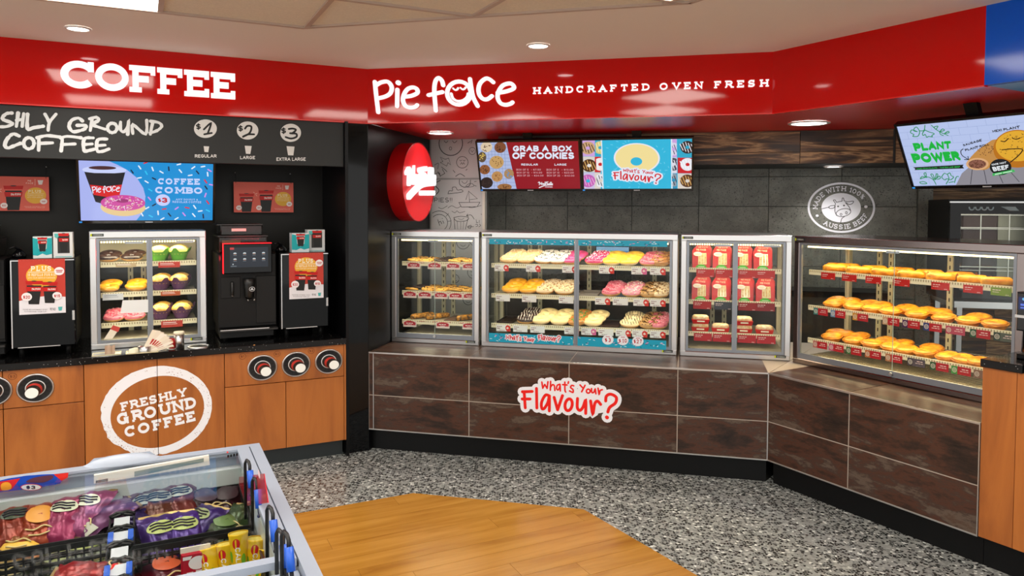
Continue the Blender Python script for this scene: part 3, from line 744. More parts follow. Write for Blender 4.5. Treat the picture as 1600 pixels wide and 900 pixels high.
# ------------------------------------------------------------------ downlights
def downlight(P, r, label, m_trim, spot=True, k=1.0):
    t = tag(empty('downlight', (P.x, P.y, P.z)), label, 'downlight', 'recessed downlights')
    MB().lathe([(r * 1.16, -.001), (r * 1.16, -.006), (r * 1.0, -.009), (r * .94, -.003)], 28, cap=False).build('trim_ring', m_trim, t)
    MB().lathe([(r * .95, -.0025), (r * .95, -.005)], 28, smooth=False).build('lamp_face', em('#fff8f2', 14.0), t)
    if spot:
        ld = bpy.data.lights.new('downlight_beam', 'SPOT'); ld.energy = DOWN_W * k; ld.spot_size = math.radians(120); ld.spot_blend = .8; ld.shadow_soft_size = r * .8; ld.color = (1, .96, .9)
        lo = bpy.data.objects.new('downlight_beam', ld); COL.objects.link(lo); lo.parent = t; lo.location = (0, 0, -.03)
    return t
MW_ = mat('white_light_trim', '#d9d2cc', rough=.4)
downlight(onz(122, 43.5, CZ), .046, 'round ceiling downlight above the coffee sign', MW_)
downlight(onz(841, 70.5, CZ), .050, 'round ceiling downlight in front of the bakery fascia', MW_)
p_ = onz(841, 70.5, CZ) + EE['B'] * 1.9 + NN['B'] * .75
downlight(onz(688, 207, FZ), .078, 'downlight in the red soffit beside the oval sign', MW_, k=1.8)
downlight(onz(1264, 191.8, FZ), .10, 'large downlight in the red soffit left of the plant screen', MW_, k=2.6)
downlight(onz(1302, 259.5, BZ), .055, 'downlight under the timber bulkhead above the cow roundel', MW_, k=1.8)

# ================================================================== HELPERS FOR FITTINGS
import numpy as _np
def hom(src, dst):
    A = []; b = []
    for (x, y), (X, Y) in zip(src, dst):
        A += [[x, y, 1, 0, 0, 0, -X * x, -X * y], [0, 0, 0, x, y, 1, -Y * x, -Y * y]]; b += [X, Y]
    h = _np.linalg.solve(_np.array(A, float), _np.array(b, float))
    def f(x, y):
        w = h[6] * x + h[7] * y + 1; return (float((h[0] * x + h[1] * y + h[2]) / w), float((h[3] * x + h[4] * y + h[5]) / w))
    return f
def clipbox(pl, x0, z0, x1, z1):
    out = []
    for p in pl:
        for n, c in (((1, 0), x1), ((-1, 0), -x0), ((0, 1), z1), ((0, -1), -z0)):
            if len(p) < 3: break
            p = clip(p, n, c)
        if len(p) > 2: out.append(p)
    return out
def ftext(s, x0, y0, x1, y1, f, t=.16, style='sans', track=.14):
    """lettering filling the crop box x0..x1, y0 (top)..y1 (bottom), carried by mapping f"""
    pl = text(s, 1.0, t, style, track); a, b, c, d = bounds(pl)
    return [[f(x0 + (p[0] - a) / (c - a) * (x1 - x0), y1 - (p[1] - min(b, 0)) / (max(d, 1) - min(b, 0)) * (y1 - y0)) for p in g] for g in pl]
def fell(cx, cy, rx, ry, f, n=32): return [[f(*p) for p in ell(cx, cy, rx, ry, n)]]
def fpoly(pts, f): return [[f(*p) for p in pts]]
def frib(pts, w, f, sm=True, cap='round'):
    p = smooth(pts, 5) if sm else pts; a = f(*pts[0]); b = f(pts[0][0] + 10, pts[0][1]); u = math.hypot(b[0] - a[0], b[1] - a[1]) / 10
    return ribbon([f(*w_) for w_ in p], w * u, cap)

def area(parent, loc, sx, sy, e, col=(1, .86, .62), rot=(0, 0, 0)):
    ld = bpy.data.lights.new('led_light', 'AREA'); ld.shape = 'RECTANGLE'; ld.size = sx; ld.size_y = sy; ld.energy = e; ld.color = col
    lo = bpy.data.objects.new('led_light', ld); COL.objects.link(lo); lo.parent = parent; lo.location = loc; lo.rotation_euler = rot; return lo

M_CREAM = mat('cream_enamel', '#d9cfae', rough=.4)
M_RAIL = mat('clear_cream_ticket_rail', '#efe6c4', rough=.35)
M_WIRE = mat('chrome_wire', '#c8c4b8', rough=.25, metal=.9)
M_FLOOR_C = mat('case_floor_steel', '#8d8572', rough=.35, metal=.4)
def badge(parent, x, z, y=-.0005):
    b = MB().box(x, x + .062, y - .002, y, z, z + .014).build('maker_badge', mat('badge_dark', '#1b2420', rough=.4), parent)
    MB().box(x, x + .008, y - .003, y - .002, z, z + .014).build('badge_tab', pr('#b4c200'), b)
    art('badge_lettering', text('cossiga', .0075, .16, at=(x + .014, z + .0032), width=.042), pr('#cfd6d2'), b, 1, y=y - .002)
def display_case(name, k, s0, s1, o, z0, z1, depth, label, rails, doors=1, steel=M_STEEL, wire=False, tagfn=None, warm=(1, .86, .62), e=1.0, knob=True, side_glass=True, cat='display case', backposts=True, rear_panel=0.0):
    """glass-fronted counter-top cabinet; rails = list of (z_left, z_right) shelf rail heights above z0"""
    w, h = s1 - s0, z1 - z0; BS = .03
    t = thing(name, k, s0, o, z0, label, cat, 'display cases')
    # carcass
    MB().cbox(0, w, 0, depth, 0, BS, .004).build('base', steel, t)
    MB().cbox(0, w, 0, depth, h - .036, h, .003).build('top', steel, t)
    fw = .032
    for x in (0, w - fw):
        MB().cbox(x, x + fw, 0, .035, BS, h - .036, .003).build('front_post', steel, t)
    for x in (0, w - .025):
        MB().box(x, x + .025, depth - .03, depth, BS, h - .036).build('rear_post', M_CREAM, t)
    if backposts:
        for x in ((.30 * w, .42 * w) if w < .8 else (.16 * w, .22 * w, .5 * w, .86 * w)):
            p = MB().box(x, x + .028, depth - .012, depth, BS, h - .036).build('shelf_post', M_CREAM, t)
            sl = MB()
            for i in range(14): sl.box(x + .011, x + .017, depth - .0135, depth - .012, .08 + i * .043, .08 + i * .043 + .02)
            sl.build('slots', pr('#2a2418'), p)
    # sliding doors
    n = doors; dw = (w - 2 * fw) / n
    for i in range(n):
        x0, x1 = fw + i * dw, fw + (i + 1) * dw; yy = .004 + .006 * (i % 2)
        zb, zt = BS + .001, h - .038
        f = MB(); b = .013
        if n == 1: f.box(x0, x0 + b, yy, yy + .014, zb, zt).box(x1 - b, x1, yy, yy + .014, zb, zt)
        else: f.box(x0, x0 + b * 1.1, yy, yy + .014, zb, zt).box(x1 - b * 1.1, x1, yy, yy + .014, zb, zt)
        f.box(x0 + b, x1 - b, yy, yy + .014, zb, zb + (.03 if n == 1 else .016)).box(x0 + b, x1 - b, yy, yy + .014, zt - .01, zt)
        d = f.build('door_frame', M_ALU, t)
        MB().box(x0 + b, x1 - b, yy + .005, yy + .009, zb + .014, zt - .01).build('glass_pane', M_GLASS, d)
        if n == 1:
            MB().box((x0 + x1) / 2 - .0012, (x0 + x1) / 2 + .0012, yy + .002, yy + .005, zb + .03, zt - .01).build('pane_edge', mat('glass_edge', '#9fb4aa', rough=.2), d)
            MB().lathe([(.008, -.012), (.009, -.008), (.007, 0)], 12, c=((x0 + x1) / 2, yy, zb + .016), axis='y').build('lock_knob', M_SSTEEL, d)
        MB().box((x0 + x1) / 2 - .05 if n == 1 else x1 - .12, (x0 + x1) / 2 + .02 if n == 1 else x1 - .03, yy + .0095, yy + .0105, zt - .03, zt - .018).build('door_sticker', pr('#b9c0cc'), d)
    # side and rear glass
    if side_glass:
        for x in (.006, w - .010): MB().box(x, x + .004, .036, depth - .03, BS, h - .036).build('side_pane', M_GLASS, t)
    MB().box(.025, w - .025, depth - .022, depth - .018, BS, h - .036).build('rear_pane', M_GLASS, t)
    if rear_panel: MB().box(.03, w - .03, depth - .030, depth - .024, h * rear_panel, h - .04).build('rear_panel', M_CREAM, t)
    # lamp strip under the lid
    st = MB()
    nl_ = int(w / .016)
    for i in range(nl_): st.box(.05 + i * (w - .1) / nl_, .05 + (i + .62) * (w - .1) / nl_, .05, .06, h - .064, h - .055)
    st.build('lamp_strip', em('#ffe1a0', 5.0), t)
    MB().box(.045, w - .045, .052, .062, h - .055, h - .036).build('lamp_housing', M_ALU, t)
    area(t, (w / 2, .10, h - .046), w * .9, .06, CASE_W * w * e, warm)
    MB().box(.03, w - .03, .03, depth - .03, BS + .001, BS + .006).build('case_floor', M_FLOOR_C, t)
    if wire:
        fr_ = MB(); m_ = int((w - .1) / .02)
        for j in range(m_ + 1): fr_.box(.05 + (w - .1) * j / m_ - .0018, .05 + (w - .1) * j / m_ + .0018, .05, depth - .05, BS + .012, BS + .015)
        fr_.build('floor_rack', M_WIRE, t)
    out = []
    for i, (za, zb) in enumerate(rails):
        inset = .05 if side_glass else .03
        x0, x1 = inset, w - inset
        ry = .075
        za = (za + zb) / 2
        sh = MB()
        if wire:
            m_ = int((x1 - x0) / .021)
            for j in range(m_ + 1):
                x = x0 + (x1 - x0) * j / m_; sh.box(x - .0016, x + .0016, ry, depth - .06, za + .005, za + .008)
            for y in (ry, (ry + depth) / 2, depth - .06): sh.box(x0, x1, y - .002, y + .002, za + .002, za + .005)
            s_ = sh.build('shelf', M_WIRE, t)
        else:
            sh.box(x0, x1, ry, depth - .06, za + .004, za + .009); s_ = sh.build('shelf', mat('shelf_steel', '#b3ab98', rough=.35, metal=.5), t)
        MB().box(x0 - .003, x1 + .003, ry - .006, ry, za - .013, za + .015).build('ticket_rail', M_RAIL, s_)
        sl = MB(); nn = int((x1 - x0) / .0125)
        for j in range(nn):
            x = x0 + (x1 - x0) * (j + .2) / nn; sl.box(x, x + .0052, ry - .0068, ry - .006, za + .001, za + .012)
        sl.build('rail_slots', pr('#a89a72'), s_)
        area(t, (w / 2, ry + .03, za - .014), (x1 - x0) * .92, .03, CASE_W * w * e * .55, warm)
        out.append((s_, x0, x1, ry, za, za + .0095))
    badge(t, .006, h - .026); badge(t, w - .085, .016)
    return t, out
def price_tags(shelf, xs, cols, w=.052, h=.03, y=None, drop=.004, tilt=True, text_col='#f6e8e4', half=None, hs=None):
    s_, x0, x1, ry, zr, zt = shelf
    for i, x in enumerate(xs):
        c = cols[i % len(cols)]; yy = ry - .010
        p = MB().box(x, x + w, yy - .0012, yy, zr - h - drop + .012, zr + .012 - drop).build('price_tag', pr(c), s_)
        zt_ = zr + .012 - drop
        if half:
            cc = half[i % len(half)]
            art('tag_emblem', [ell(x + w * .2, zt_ - h * .5, w * .17, h * .42, 16)], pr(cc), p, 1, y=yy - .0012)
            pl = [rect(x + w * .45, zt_ - h * .32, x + w * .93, zt_ - h * .2)]
        else:
            pl = [rect(x + w * .08, zt_ - h * .32, x + w * .7, zt_ - h * .2), rect(x + w * .08, zt_ - h * .55, x + w * .75, zt_ - h * .48)]
        art('tag_lettering', pl, pr(text_col), p, 1, y=yy - .0012)

# ================================================================== COFFEE BAY (left)
CT = .707
def LQ(o, s0, z0=0.0):
    return lambda u, v: (lambda r: (r[0] - s0, r[1] - z0))(q('L', o, u, v))
# --- worktop
t = thing('worktop', 'L', 0, 0, 0, 'black speckled stone worktop of the coffee counter', 'worktop')
MB().cbox(-2.0, 1.047, -.02, .62, .67, CT, .003).build('stone_slab', M_GRAN, t)
# --- cabinets
def cabinet(s0, s1, label, doors, drawer):
    t = thing('cabinet', 'L', s0, 0, 0, label, 'cabinet', 'cherry laminate coffee cabinets'); w = s1 - s0
    MB().box(.001, w - .001, .018, .6, .099, .6695).build('body', mat('cabinet_shadow_gap', '#2a1509', rough=.7), t)
    MB().box(0, w, .05, .07, 0, .099).build('kickboard', mat('kick_blue_black', '#1d2426', rough=.35), t)
    g = .0016
    zt = .669
    if drawer:
        MB().cbox(g, w - g, 0, .018, .481, zt, .0012).build('drawer_front', M_CAB, t); zt = .479 - g
    for a, b in doors:
        o = MB().cbox(-(b - a) / 2 + g, (b - a) / 2 - g, 0, .018, -(zt - .099) / 2, (zt - .099) / 2, .0012).build('door', M_CAB, t)
        o.location = ((a + b) / 2, 0, (zt + .099) / 2)
    return t
cabs = [cabinet(-1.32, -.636 - .0, 'cherry wood cabinet at the far left, cut off by the frame', [(0, .342), (.342, .684)], True)]
bpy.data.objects.remove(cabs[0].children[0]) if False else None
c1 = cabinet(-.636, -.292, 'cherry wood cabinet under the left milk cooler with one cup dispenser', [(0, .344)], True)
c2 = cabinet(-.292, .378, 'two-door cherry wood cabinet behind the round white coffee decal', [(0, .337), (.337, .67)], False)
c3 = cabinet(.378, 1.037, 'cherry wood cabinet with three cup dispensers along its top', [(0, .326), (.326, .659)], True)
o = MB().box(.6595, .676, 0, .6, .099, .669).build('side_panel', M_CAB, c3)
# --- size marks on the drawer fronts ($1 $2 $3 in rings)
def mark(cab, s0, u, v, txt):
    f = LQ(0, s0); cx, cz = f(u, v)
    art('size_mark', ringp(cx, cz, .0185, .0165, .0165, .0147, 28) + text(txt, .013, .14, at=(cx, cz - .0065), align='c'), pr('#5c2a10'), cab, 1)
for u, v, s_ in ((379, 557, '$1'), (433, 553.2, '$2'), (486.4, 548.4, '$3')): mark(c3, .378, u, v, s_)
mark(c1, -.636, 19.5, 588, '$3')
# --- cup dispensers and the cups in them
def dispenser(u, v, n, label, cl):
    s_, z_ = q('L', 0, u, v)
    t = thing('cup_dispenser', 'L', s_, 0, z_, label, 'cup dispenser', 'cup dispensers')
    R, a = .081, .9
    MB().lathe([(R, 0), (R, -.006), (R * .95, -.011), (R * .88, -.009), (R * .86, -.004)], 40, axis='y', sy=a, cap=False).build('chrome_ring', M_SSTEEL, t)
    MB().lathe([(R * .87, -.005), (R * .52, -.0015)], 40, axis='y', sy=a, cap=False).build('rubber_disc', mat('black_rubber', '#16181b', rough=.55), t)
    fl = MB()
    for i in range(16):
        an = math.radians(i * 22.5); ca, sa = math.cos(an), math.sin(an)
        fl.add([(R * .55 * ca - .001 * sa, -.0024, (R * .55 * sa + .001 * ca) * a), (R * .84 * ca - .001 * sa, -.0056, (R * .84 * sa + .001 * ca) * a), (R * .84 * ca + .001 * sa, -.0056, (R * .84 * sa - .001 * ca) * a), (R * .55 * ca + .001 * sa, -.0024, (R * .55 * sa - .001 * ca) * a)], [(0, 1, 2, 3)])
    fl.build('disc_slits', pr('#050505'), t)
    MB().lathe([(R * .54, .0), (R * .54, -.007), (R * .49, -.007), (R * .49, -.001)], 32, axis='y', sy=a, cap=False).build('inner_ring', M_WHITE, t)
    c = thing('paper_cup', 'L', s_, 0, z_, cl, 'paper cup', 'cups in the dispensers')
    r0 = .0385
    prof = lambda y: r0 - (.0105) * (-y) / .14
    MB().lathe([(r0, .03), (prof(-.05), -.05)], 28, axis='y', sy=a, cap=False).build('cup_wall', mat('cup_black', '#17130f', rough=.5), c)
    MB().lathe([(prof(-.05) + .0006, -.05), (prof(-.09) + .0006, -.09)], 28, axis='y', sy=a, cap=False).build('red_band', mat('cup_red', '#d8392c', rough=.5), c)
    MB().lathe([(prof(-.09), -.09), (prof(-.14), -.14)], 28, axis='y', sy=a, cap=False).build('cup_tip', mat('cup_black', '#17130f', rough=.5), c)
    MB().lathe([(prof(-.14), -.14), (prof(-.14) * .96, -.141), (prof(-.14) * .9, -.138), (0, -.138)], 28, axis='y', sy=a).build('cup_base', mat('cup_white', '#f2f6f2', rough=.5), c)
    c.rotation_euler = (math.radians(-2), 0, RZ['L'])
for n, (u, v, lb) in enumerate(((410, 574.3, 'nearest the round decal, first of three'), (462.5, 569, 'second of three on the right cabinet'), (513.5, 564.3, 'beside the black pier, third of three'), (55.5, 606, 'under the left milk cooler'), (-11, 611, 'cut off by the left edge of the frame'))):
    dispenser(u, v, n, 'chrome-ringed black cup dispenser ' + lb, 'white-bottomed paper cup in the dispenser ' + lb)
# --- round decal on the doors
f0 = LQ(0, -.292)
def fz(x, y): return f0(150 + x * 190 / 1103, 565 + y * 155 / 900)
dec = thing('wall_decal', 'L', -.292, .0004, 0, 'round white coffee decal with slab lettering on the cabinet doors', 'decal')
cx, cy = 543, 446
ro = []; ri = []
for i in range(96):
    a = 2 * math.pi * i / 96; dg = math.degrees(a)
    ca, sa = math.cos(a), math.sin(a)
    # slightly rotated ellipse measured on the photo
    X, Y = 515 * ca, 400 * sa; th = math.radians(-14); x, y = X * math.cos(th) - Y * math.sin(th), X * math.sin(th) + Y * math.cos(th)
    wob = random.uniform(.955, 1.0) if 95 < dg < 200 else random.uniform(.992, 1.003)
    ro.append((cx + x * wob, cy + y * wob))
    X, Y = 432 * ca, 318 * sa; th = math.radians(-16); x, y = X * math.cos(th) - Y * math.sin(th), X * math.sin(th) + Y * math.cos(th)
    ri.append((cx + 13 + x, cy + 10 + y))
ring = [[fz(*ro[i]), fz(*ro[(i + 1) % 96]), fz(*ri[(i + 1) % 96]), fz(*ri[i])] for i in range(96)]
def tline(s_, p0, p1, cap, t):
    """slab lettering from baseline point p0 to p1 (crop units)"""
    A, B_ = fz(*p0), fz(*p1); hh = abs(fz(p0[0], p0[1] - cap)[1] - A[1]); L_ = math.hypot(B_[0] - A[0], B_[1] - A[1])
    return text(s_, hh, t, 'slab', .01, width=L_, rot=math.atan2(B_[1] - A[1], B_[0] - A[0]), at=A)
words = tline('FRESHLY', (228, 452), (835, 308), 80, .25) + tline('GROUND', (200, 580), (925, 412), 108, .27) + tline('COFFEE', (268, 690), (918, 533), 98, .27)
SEAM = .337
def seamed(pl): return [p for p in [clip(g, (1, 0), SEAM - .0014) for g in pl] + [clip(g, (-1, 0), -SEAM - .0014) for g in pl] if len(p) > 2]
M_DEC = pr('#f4f6fc', .35)
art('decal_ring', seamed(ring), M_DEC, dec, 1); art('decal_lettering', seamed(words), M_DEC, dec, 1)
sp = []
for i in range(150):
    a = random.choice((random.uniform(1.7, 3.1), random.uniform(1.7, 3.1), random.uniform(-1.2, 1.0), random.uniform(0, 6.28))); rr = random.uniform(.84, 1.0) if random.random() < .6 else random.uniform(.93, 1.0)
    X, Y = 505 * rr * math.cos(a), 392 * rr * math.sin(a); th = math.radians(-14)
    x, y = cx + X * math.cos(th) - Y * math.sin(th), cy + X * math.sin(th) + Y * math.cos(th); d = random.uniform(2, 7)
    sp.append([fz(x, y), fz(x + d * 1.6, y + d * .4), fz(x + d, y + d * 1.3)])
art('decal_wear', sp, pr('#8a4a22'), dec, 2)

# --- menu board
BO = -.03
mbz0, mbz1 = 1.711, FZ - .006
mb = thing('menu_board', 'L', 0, BO, 0, 'charcoal menu board reading freshly ground coffee with three price circles', 'menu board')
MB().cbox(-2.3, 1.047, 0, .02, mbz0, mbz1, .002).build('board', mat('charcoal_board', '#2b2d2d', rough=.45, spec=.25), mb)
g0 = LQ(BO, 0)
def g1(x, y): return g0(x * .175, 160 + y * .175)
def g2(x, y): return g0(280 + x * .1375, 170 + y * .1375)
BR = [[(105, 95), (60, 100), (25, 130), (32, 155), (95, 178), (108, 195), (60, 215), (0, 218)], [(162, 95), (146, 215)], [(212, 100), (198, 215)], [(150, 160), (206, 150)], [(247, 105), (245, 235), (300, 226), (385, 213)],
 [(402, 105), (440, 175)], [(500, 105), (442, 180), (430, 250)], [(735, 165), (700, 140), (640, 160), (617, 215), (650, 260), (710, 253), (758, 235), (765, 207), (690, 205)], [(822, 150), (806, 252)], [(800, 147), (860, 133), (880, 160), (824, 195), (870, 217), (940, 240)],
 [(1003 + 42 * math.cos(i * .524), 228 + 42 * math.sin(i * .524)) for i in range(13)], [(1077, 175), (1075, 240), (1105, 263), (1138, 220), (1150, 168), (1140, 285)], [(1186, 278), (1187, 200), (1300, 283), (1310, 160)], [(1366, 170), (1342, 285)], [(1345, 168), (1420, 182), (1443, 215), (1400, 253), (1338, 273)],
 [(170, 300), (115, 282), (62, 330), (44, 385), (72, 407), (120, 390), (182, 366)], [(258 + 46 * math.cos(i * .524), 365 + 50 * math.sin(i * .524)) for i in range(13)], [(347, 320), (345, 428)], [(332, 315), (420, 297), (538, 310)], [(347, 366), (468, 361)],
 [(556, 330), (546, 433)], [(542, 320), (600, 303), (722, 316)], [(551, 376), (668, 371)], [(833, 317), (752, 326), (751, 428), (790, 430), (848, 416)], [(752, 376), (823, 371)], [(953, 327), (872, 336), (867, 428), (910, 438), (972, 416)], [(870, 386), (938, 381)],
 [(-330, 65), (-335, 200)], [(-345, 62), (-250, 55)], [(-330, 130), (-265, 122)], [(-225, 65), (-230, 205)], [(-235, 62), (-170, 60), (-165, 100), (-225, 130), (-150, 205)], [(-40, 75), (-115, 72), (-115, 205), (-40, 200)], [(-115, 140), (-55, 135)]]
bl = []
for s_ in BR:
    p = smooth(s_, 4) if len(s_) > 2 else [s_[0], ((s_[0][0] + s_[1][0]) / 2 + random.uniform(-2, 2), (s_[0][1] + s_[1][1]) / 2), s_[1]]
    P = [g1(*w_) for w_ in p]; t0 = 29 * .175 * .0031
    bl += ribbon(P, [t0 * random.uniform(.8, 1.15) for _ in P], 'round')
    # dry-brush bristles at the ends
    ex, ez = P[-1]; dx, dz = P[-1][0] - P[-2][0], P[-1][1] - P[-2][1]; L_ = math.hypot(dx, dz) or 1
    for j in range(3):
        off = (j - 1) * t0 * .33; bx, bz = ex - dz / L_ * off, ez + dx / L_ * off
        bl.append([(bx, bz - .0012), (bx, bz + .0012), (bx + dx / L_ * .009 * random.random(), bz + dz / L_ * .009 * random.random())])
art('brush_lettering', bl, pr('#d9dee0'), mb, 1)
circ = []; ink = []; cups = []; sm = []
for (cx, cy, rx, ry, d, dx, dy) in ((298, 226, 130, 105, '1', 322, 230), (777, 247, 122, 103, '2', 795, 255), (1266, 273, 118, 103, '3', 1285, 285)):
    circ += fell(cx, cy, rx, ry, g2, 36)
    art('price_ink', ftext('$', cx - 108, cy - 62, cx - 52, cy + 15, g2, .2), pr('#17181a'), mb, 2)
DIG = {'1': [[(280, 235), (360, 165), (325, 280)], [(285, 290), (370, 275)]], '2': [[(748, 225), (775, 195), (820, 205), (800, 275), (725, 318)], [(725, 316), (780, 292), (850, 290)]], '3': [[(1245, 230), (1290, 225), (1325, 240), (1290, 275), (1260, 278)], [(1275, 280), (1330, 285), (1330, 320), (1270, 338), (1210, 322)]]}
for d in DIG.values():
    art('price_ink', [g for s_ in d for g in frib(s_, 22, g2)], pr('#17181a'), mb, 2)
for pts in ([(278, 425), (340, 428), (330, 493), (287, 490)], [(745, 420), (823, 423), (808, 513), (758, 511)], [(1220, 425), (1310, 430), (1297, 530), (1237, 528)]): cups += fpoly(pts, g2)
sm = []
for a in (('REGULAR', 178, 515, 425, 555), ('LARGE', 692, 533, 862, 572), ('EXTRA LARGE', 1105, 550, 1437, 591)): art('size_lettering', ftext(*a, g2, .2), pr('#e6e8e8'), mb, 1)
art('price_circle', circ, pr('#dcdedd'), mb, 1, split=True); art('cup_icon', cups, pr('#d9dad8'), mb, 1, split=True)

# --- screens
def screen(name, k, s_, o, z_, w, h, tilt, label, bez=.012, mount=None, drz=0.0):
    t = thing(name, k, s_, o, z_, label, 'menu screen', 'menu screens', rx=math.radians(tilt), drz=drz)
    MB().cbox(-w / 2, w / 2, .004, .04, -h / 2, h / 2, .004).build('housing', mat('screen_black', '#0a0a0b', rough=.35), t)
    b = MB(); W2, H2 = w / 2, h / 2
    for r_ in ((-W2, W2, -H2, -H2 + bez * 1.3), (-W2, W2, H2 - bez, H2), (-W2, -W2 + bez, -H2 + bez * 1.3, H2 - bez), (W2 - bez, W2, -H2 + bez * 1.3, H2 - bez)): b.box(r_[0], r_[1], -.002, .004, r_[2], r_[3])
    bz = b.build('bezel', mat('bezel_black', '#0b0b0c', rough=.25), t)
    art('bezel_mark', [rect(-.02, -H2 + .004, .02, -H2 + .009)], pr('#cfd2d6'), bz, 1, y=-.002)
    art('status_light', [rect(-W2 + .003, -H2 + .003, -W2 + .018, -H2 + .012)], em('#2f8fe0', 1.0), bz, 1, y=-.002)
    return t, (-W2 + bez, -H2 + bez * 1.3, W2 - bez, H2 - bez)
def sart(t, name, pl, col, box, layer=1, es=1.0):
    o = art(name, clipbox(pl, *box), em(col, es), t, layer, y=.0039)
    if any(w in name for w in ('sprinkle', 'speck', 'crumb', 'chip', 'grid', 'brick')): o['kind'] = 'stuff'
    return o
def sdonut(cx, cy, rx, ry, f, hole=.3): return None
def ringf(cx, cy, rx, ry, k, f, n=28): return [[f(*p) for p in g] for g in ringp(cx, cy, rx, ry, rx * k, ry * k, n)]
w_, h_ = .706, .372
t, bx = screen('menu_screen', 'L', .018, -.40, 1.5565, w_, h_, 16.5, 'wall screen showing a coffee cup and pink donut combo advert')
f = hom([(90, 82), (1550, 103), (1530, 700), (105, 728)], [(bx[0], bx[3]), (bx[2], bx[3]), (bx[2], bx[1]), (bx[0], bx[1])])
ES = 1.0
sart(t, 'picture_ground', [rect(*bx)], '#a9b4f0', bx, 1)
sart(t, 'picture_field', fpoly([(415, 84), (520, 128), (620, 180), (720, 260), (790, 370), (812, 460), (800, 560), (770, 640), (705, 720), (1560, 720), (1560, 80)], f), '#1690d6', bx, 2)
sart(t, 'cup_lid', fell(370, 182, 242, 42, f), '#c9d2fa', bx, 3); sart(t, 'cup_foam', fell(350, 160, 150, 20, f) , '#4a2a30', bx, 4)
sart(t, 'cup_body', fpoly([(152, 205), (260, 216), (480, 216), (597, 205), (520, 480), (440, 540), (350, 545), (268, 525)], f), '#20222a', bx, 4)
sart(t, 'cup_band', fpoly([(210, 342), (380, 358), (560, 336), (530, 455), (400, 472), (250, 450)], f), '#d8262c', bx, 5)
sart(t, 'cup_logo', pieface(lambda x, y: f(232 + (x - 90) * 305 / 1430, 352 + (y - 120) * 80 / 370 - (x - 90) * .004), face=False), '#eef0ff', bx, 6)
sart(t, 'donut_base', fell(566, 580, 244, 92, f), '#e6c78d', bx, 6); sart(t, 'donut_icing', fell(566, 530, 242, 84, f), '#cf4aa0', bx, 7)
sart(t, 'donut_hole', fell(560, 508, 70, 20, f), '#9d3674', bx, 8)
rnd = random.Random(3); spk = [[], [], []]
for i in range(90):
    a = rnd.uniform(0, 6.28); r_ = rnd.uniform(.4, .95); x, y = 566 + 232 * r_ * math.cos(a), 530 + 78 * r_ * math.sin(a); an = rnd.uniform(0, 3.14)
    spk[i % 3] += frib([(x, y), (x + 16 * math.cos(an), y + 10 * math.sin(an))], 7, f, False)
for i, c_ in enumerate(('#f3e9ee', '#e9d9a0', '#f0b8dd')): sart(t, 'donut_sprinkles', spk[i], c_, bx, 9)
SPR = [(755, 150, 55, 'w'), (820, 100, -20, 'r'), (895, 165, 70, 'w'), (825, 207, 60, 'c'), (990, 197, 30, 'w'), (1070, 160, 85, 'k'), (1180, 112, -15, 'w'), (1195, 183, 50, 'w'), (1335, 145, -35, 'w'), (1440, 132, -10, 'w'), (1510, 173, 30, 'p'), (1380, 195, 50, 'k'), (1300, 227, -10, 'w'), (1488, 213, 85, 'w'), (672, 197, 55, 'k'), (750, 262, -10, 'w'), (908, 268, 25, 'k'), (827, 303, 30, 'w'), (865, 390, 30, 'c'), (1465, 290, 55, 'r'), (1468, 355, 55, 'k'), (1525, 325, 10, 'p'), (1460, 435, -70, 'p'), (1483, 512, 55, 'r'), (855, 482, 50, 'p'), (903, 548, -30, 'k'), (1012, 590, -10, 'r'), (1147, 580, -35, 'p'), (1260, 573, 10, 'r'), (1342, 563, 55, 'w'), (1400, 606, -10, 'w'), (1483, 600, 25, 'c'), (945, 632, 85, 'w'), (1068, 650, 50, 'k'), (1225, 643, 50, 'p'), (1330, 650, 50, 'w'), (1432, 660, 85, 'k'), (865, 668, 25, 'c'), (990, 695, -30, 'w'), (1143, 690, -30, 'w'), (770, 650, 60, 'w'), (828, 582, -30, 'w')]
CC = {'w': '#dfeefb', 'r': '#d8283a', 'c': '#2fc4f0', 'k': '#16203a', 'p': '#cf8fe6'}
for c_ in CC:
    pl = []
    for x, y, a, cc in SPR:
        if cc == c_: dx, dy = 19 * math.cos(math.radians(a)), 19 * math.sin(math.radians(a)); pl += frib([(x - dx, y - dy), (x + dx, y + dy)], 15, f, False)
    sart(t, 'sprinkle_print', pl, CC[c_], bx, 3)
for w in (ftext('COFFEE', 950, 262, 1402, 327, f, .27, 'slab', .0), ftext('COMBO', 918, 347, 1427, 423, f, .27, 'slab', .0), ftext('ANY DONUT &', 1138, 475, 1378, 495, f, .18, 'slab'), ftext('REGULAR COFFEE', 1102, 500, 1412, 522, f, .18, 'slab')): sart(t, 'advert_lettering', w, '#c3d3fb', bx, 4)
sart(t, 'price_spot', fell(1000, 495, 78, 62, f), '#c3d0fb', bx, 4); sart(t, 'price_lettering', ftext('$', 947, 475, 982, 518, f, .22, 'slab') + ftext('3', 988, 468, 1048, 522, f, .26), '#c4202e', bx, 5)

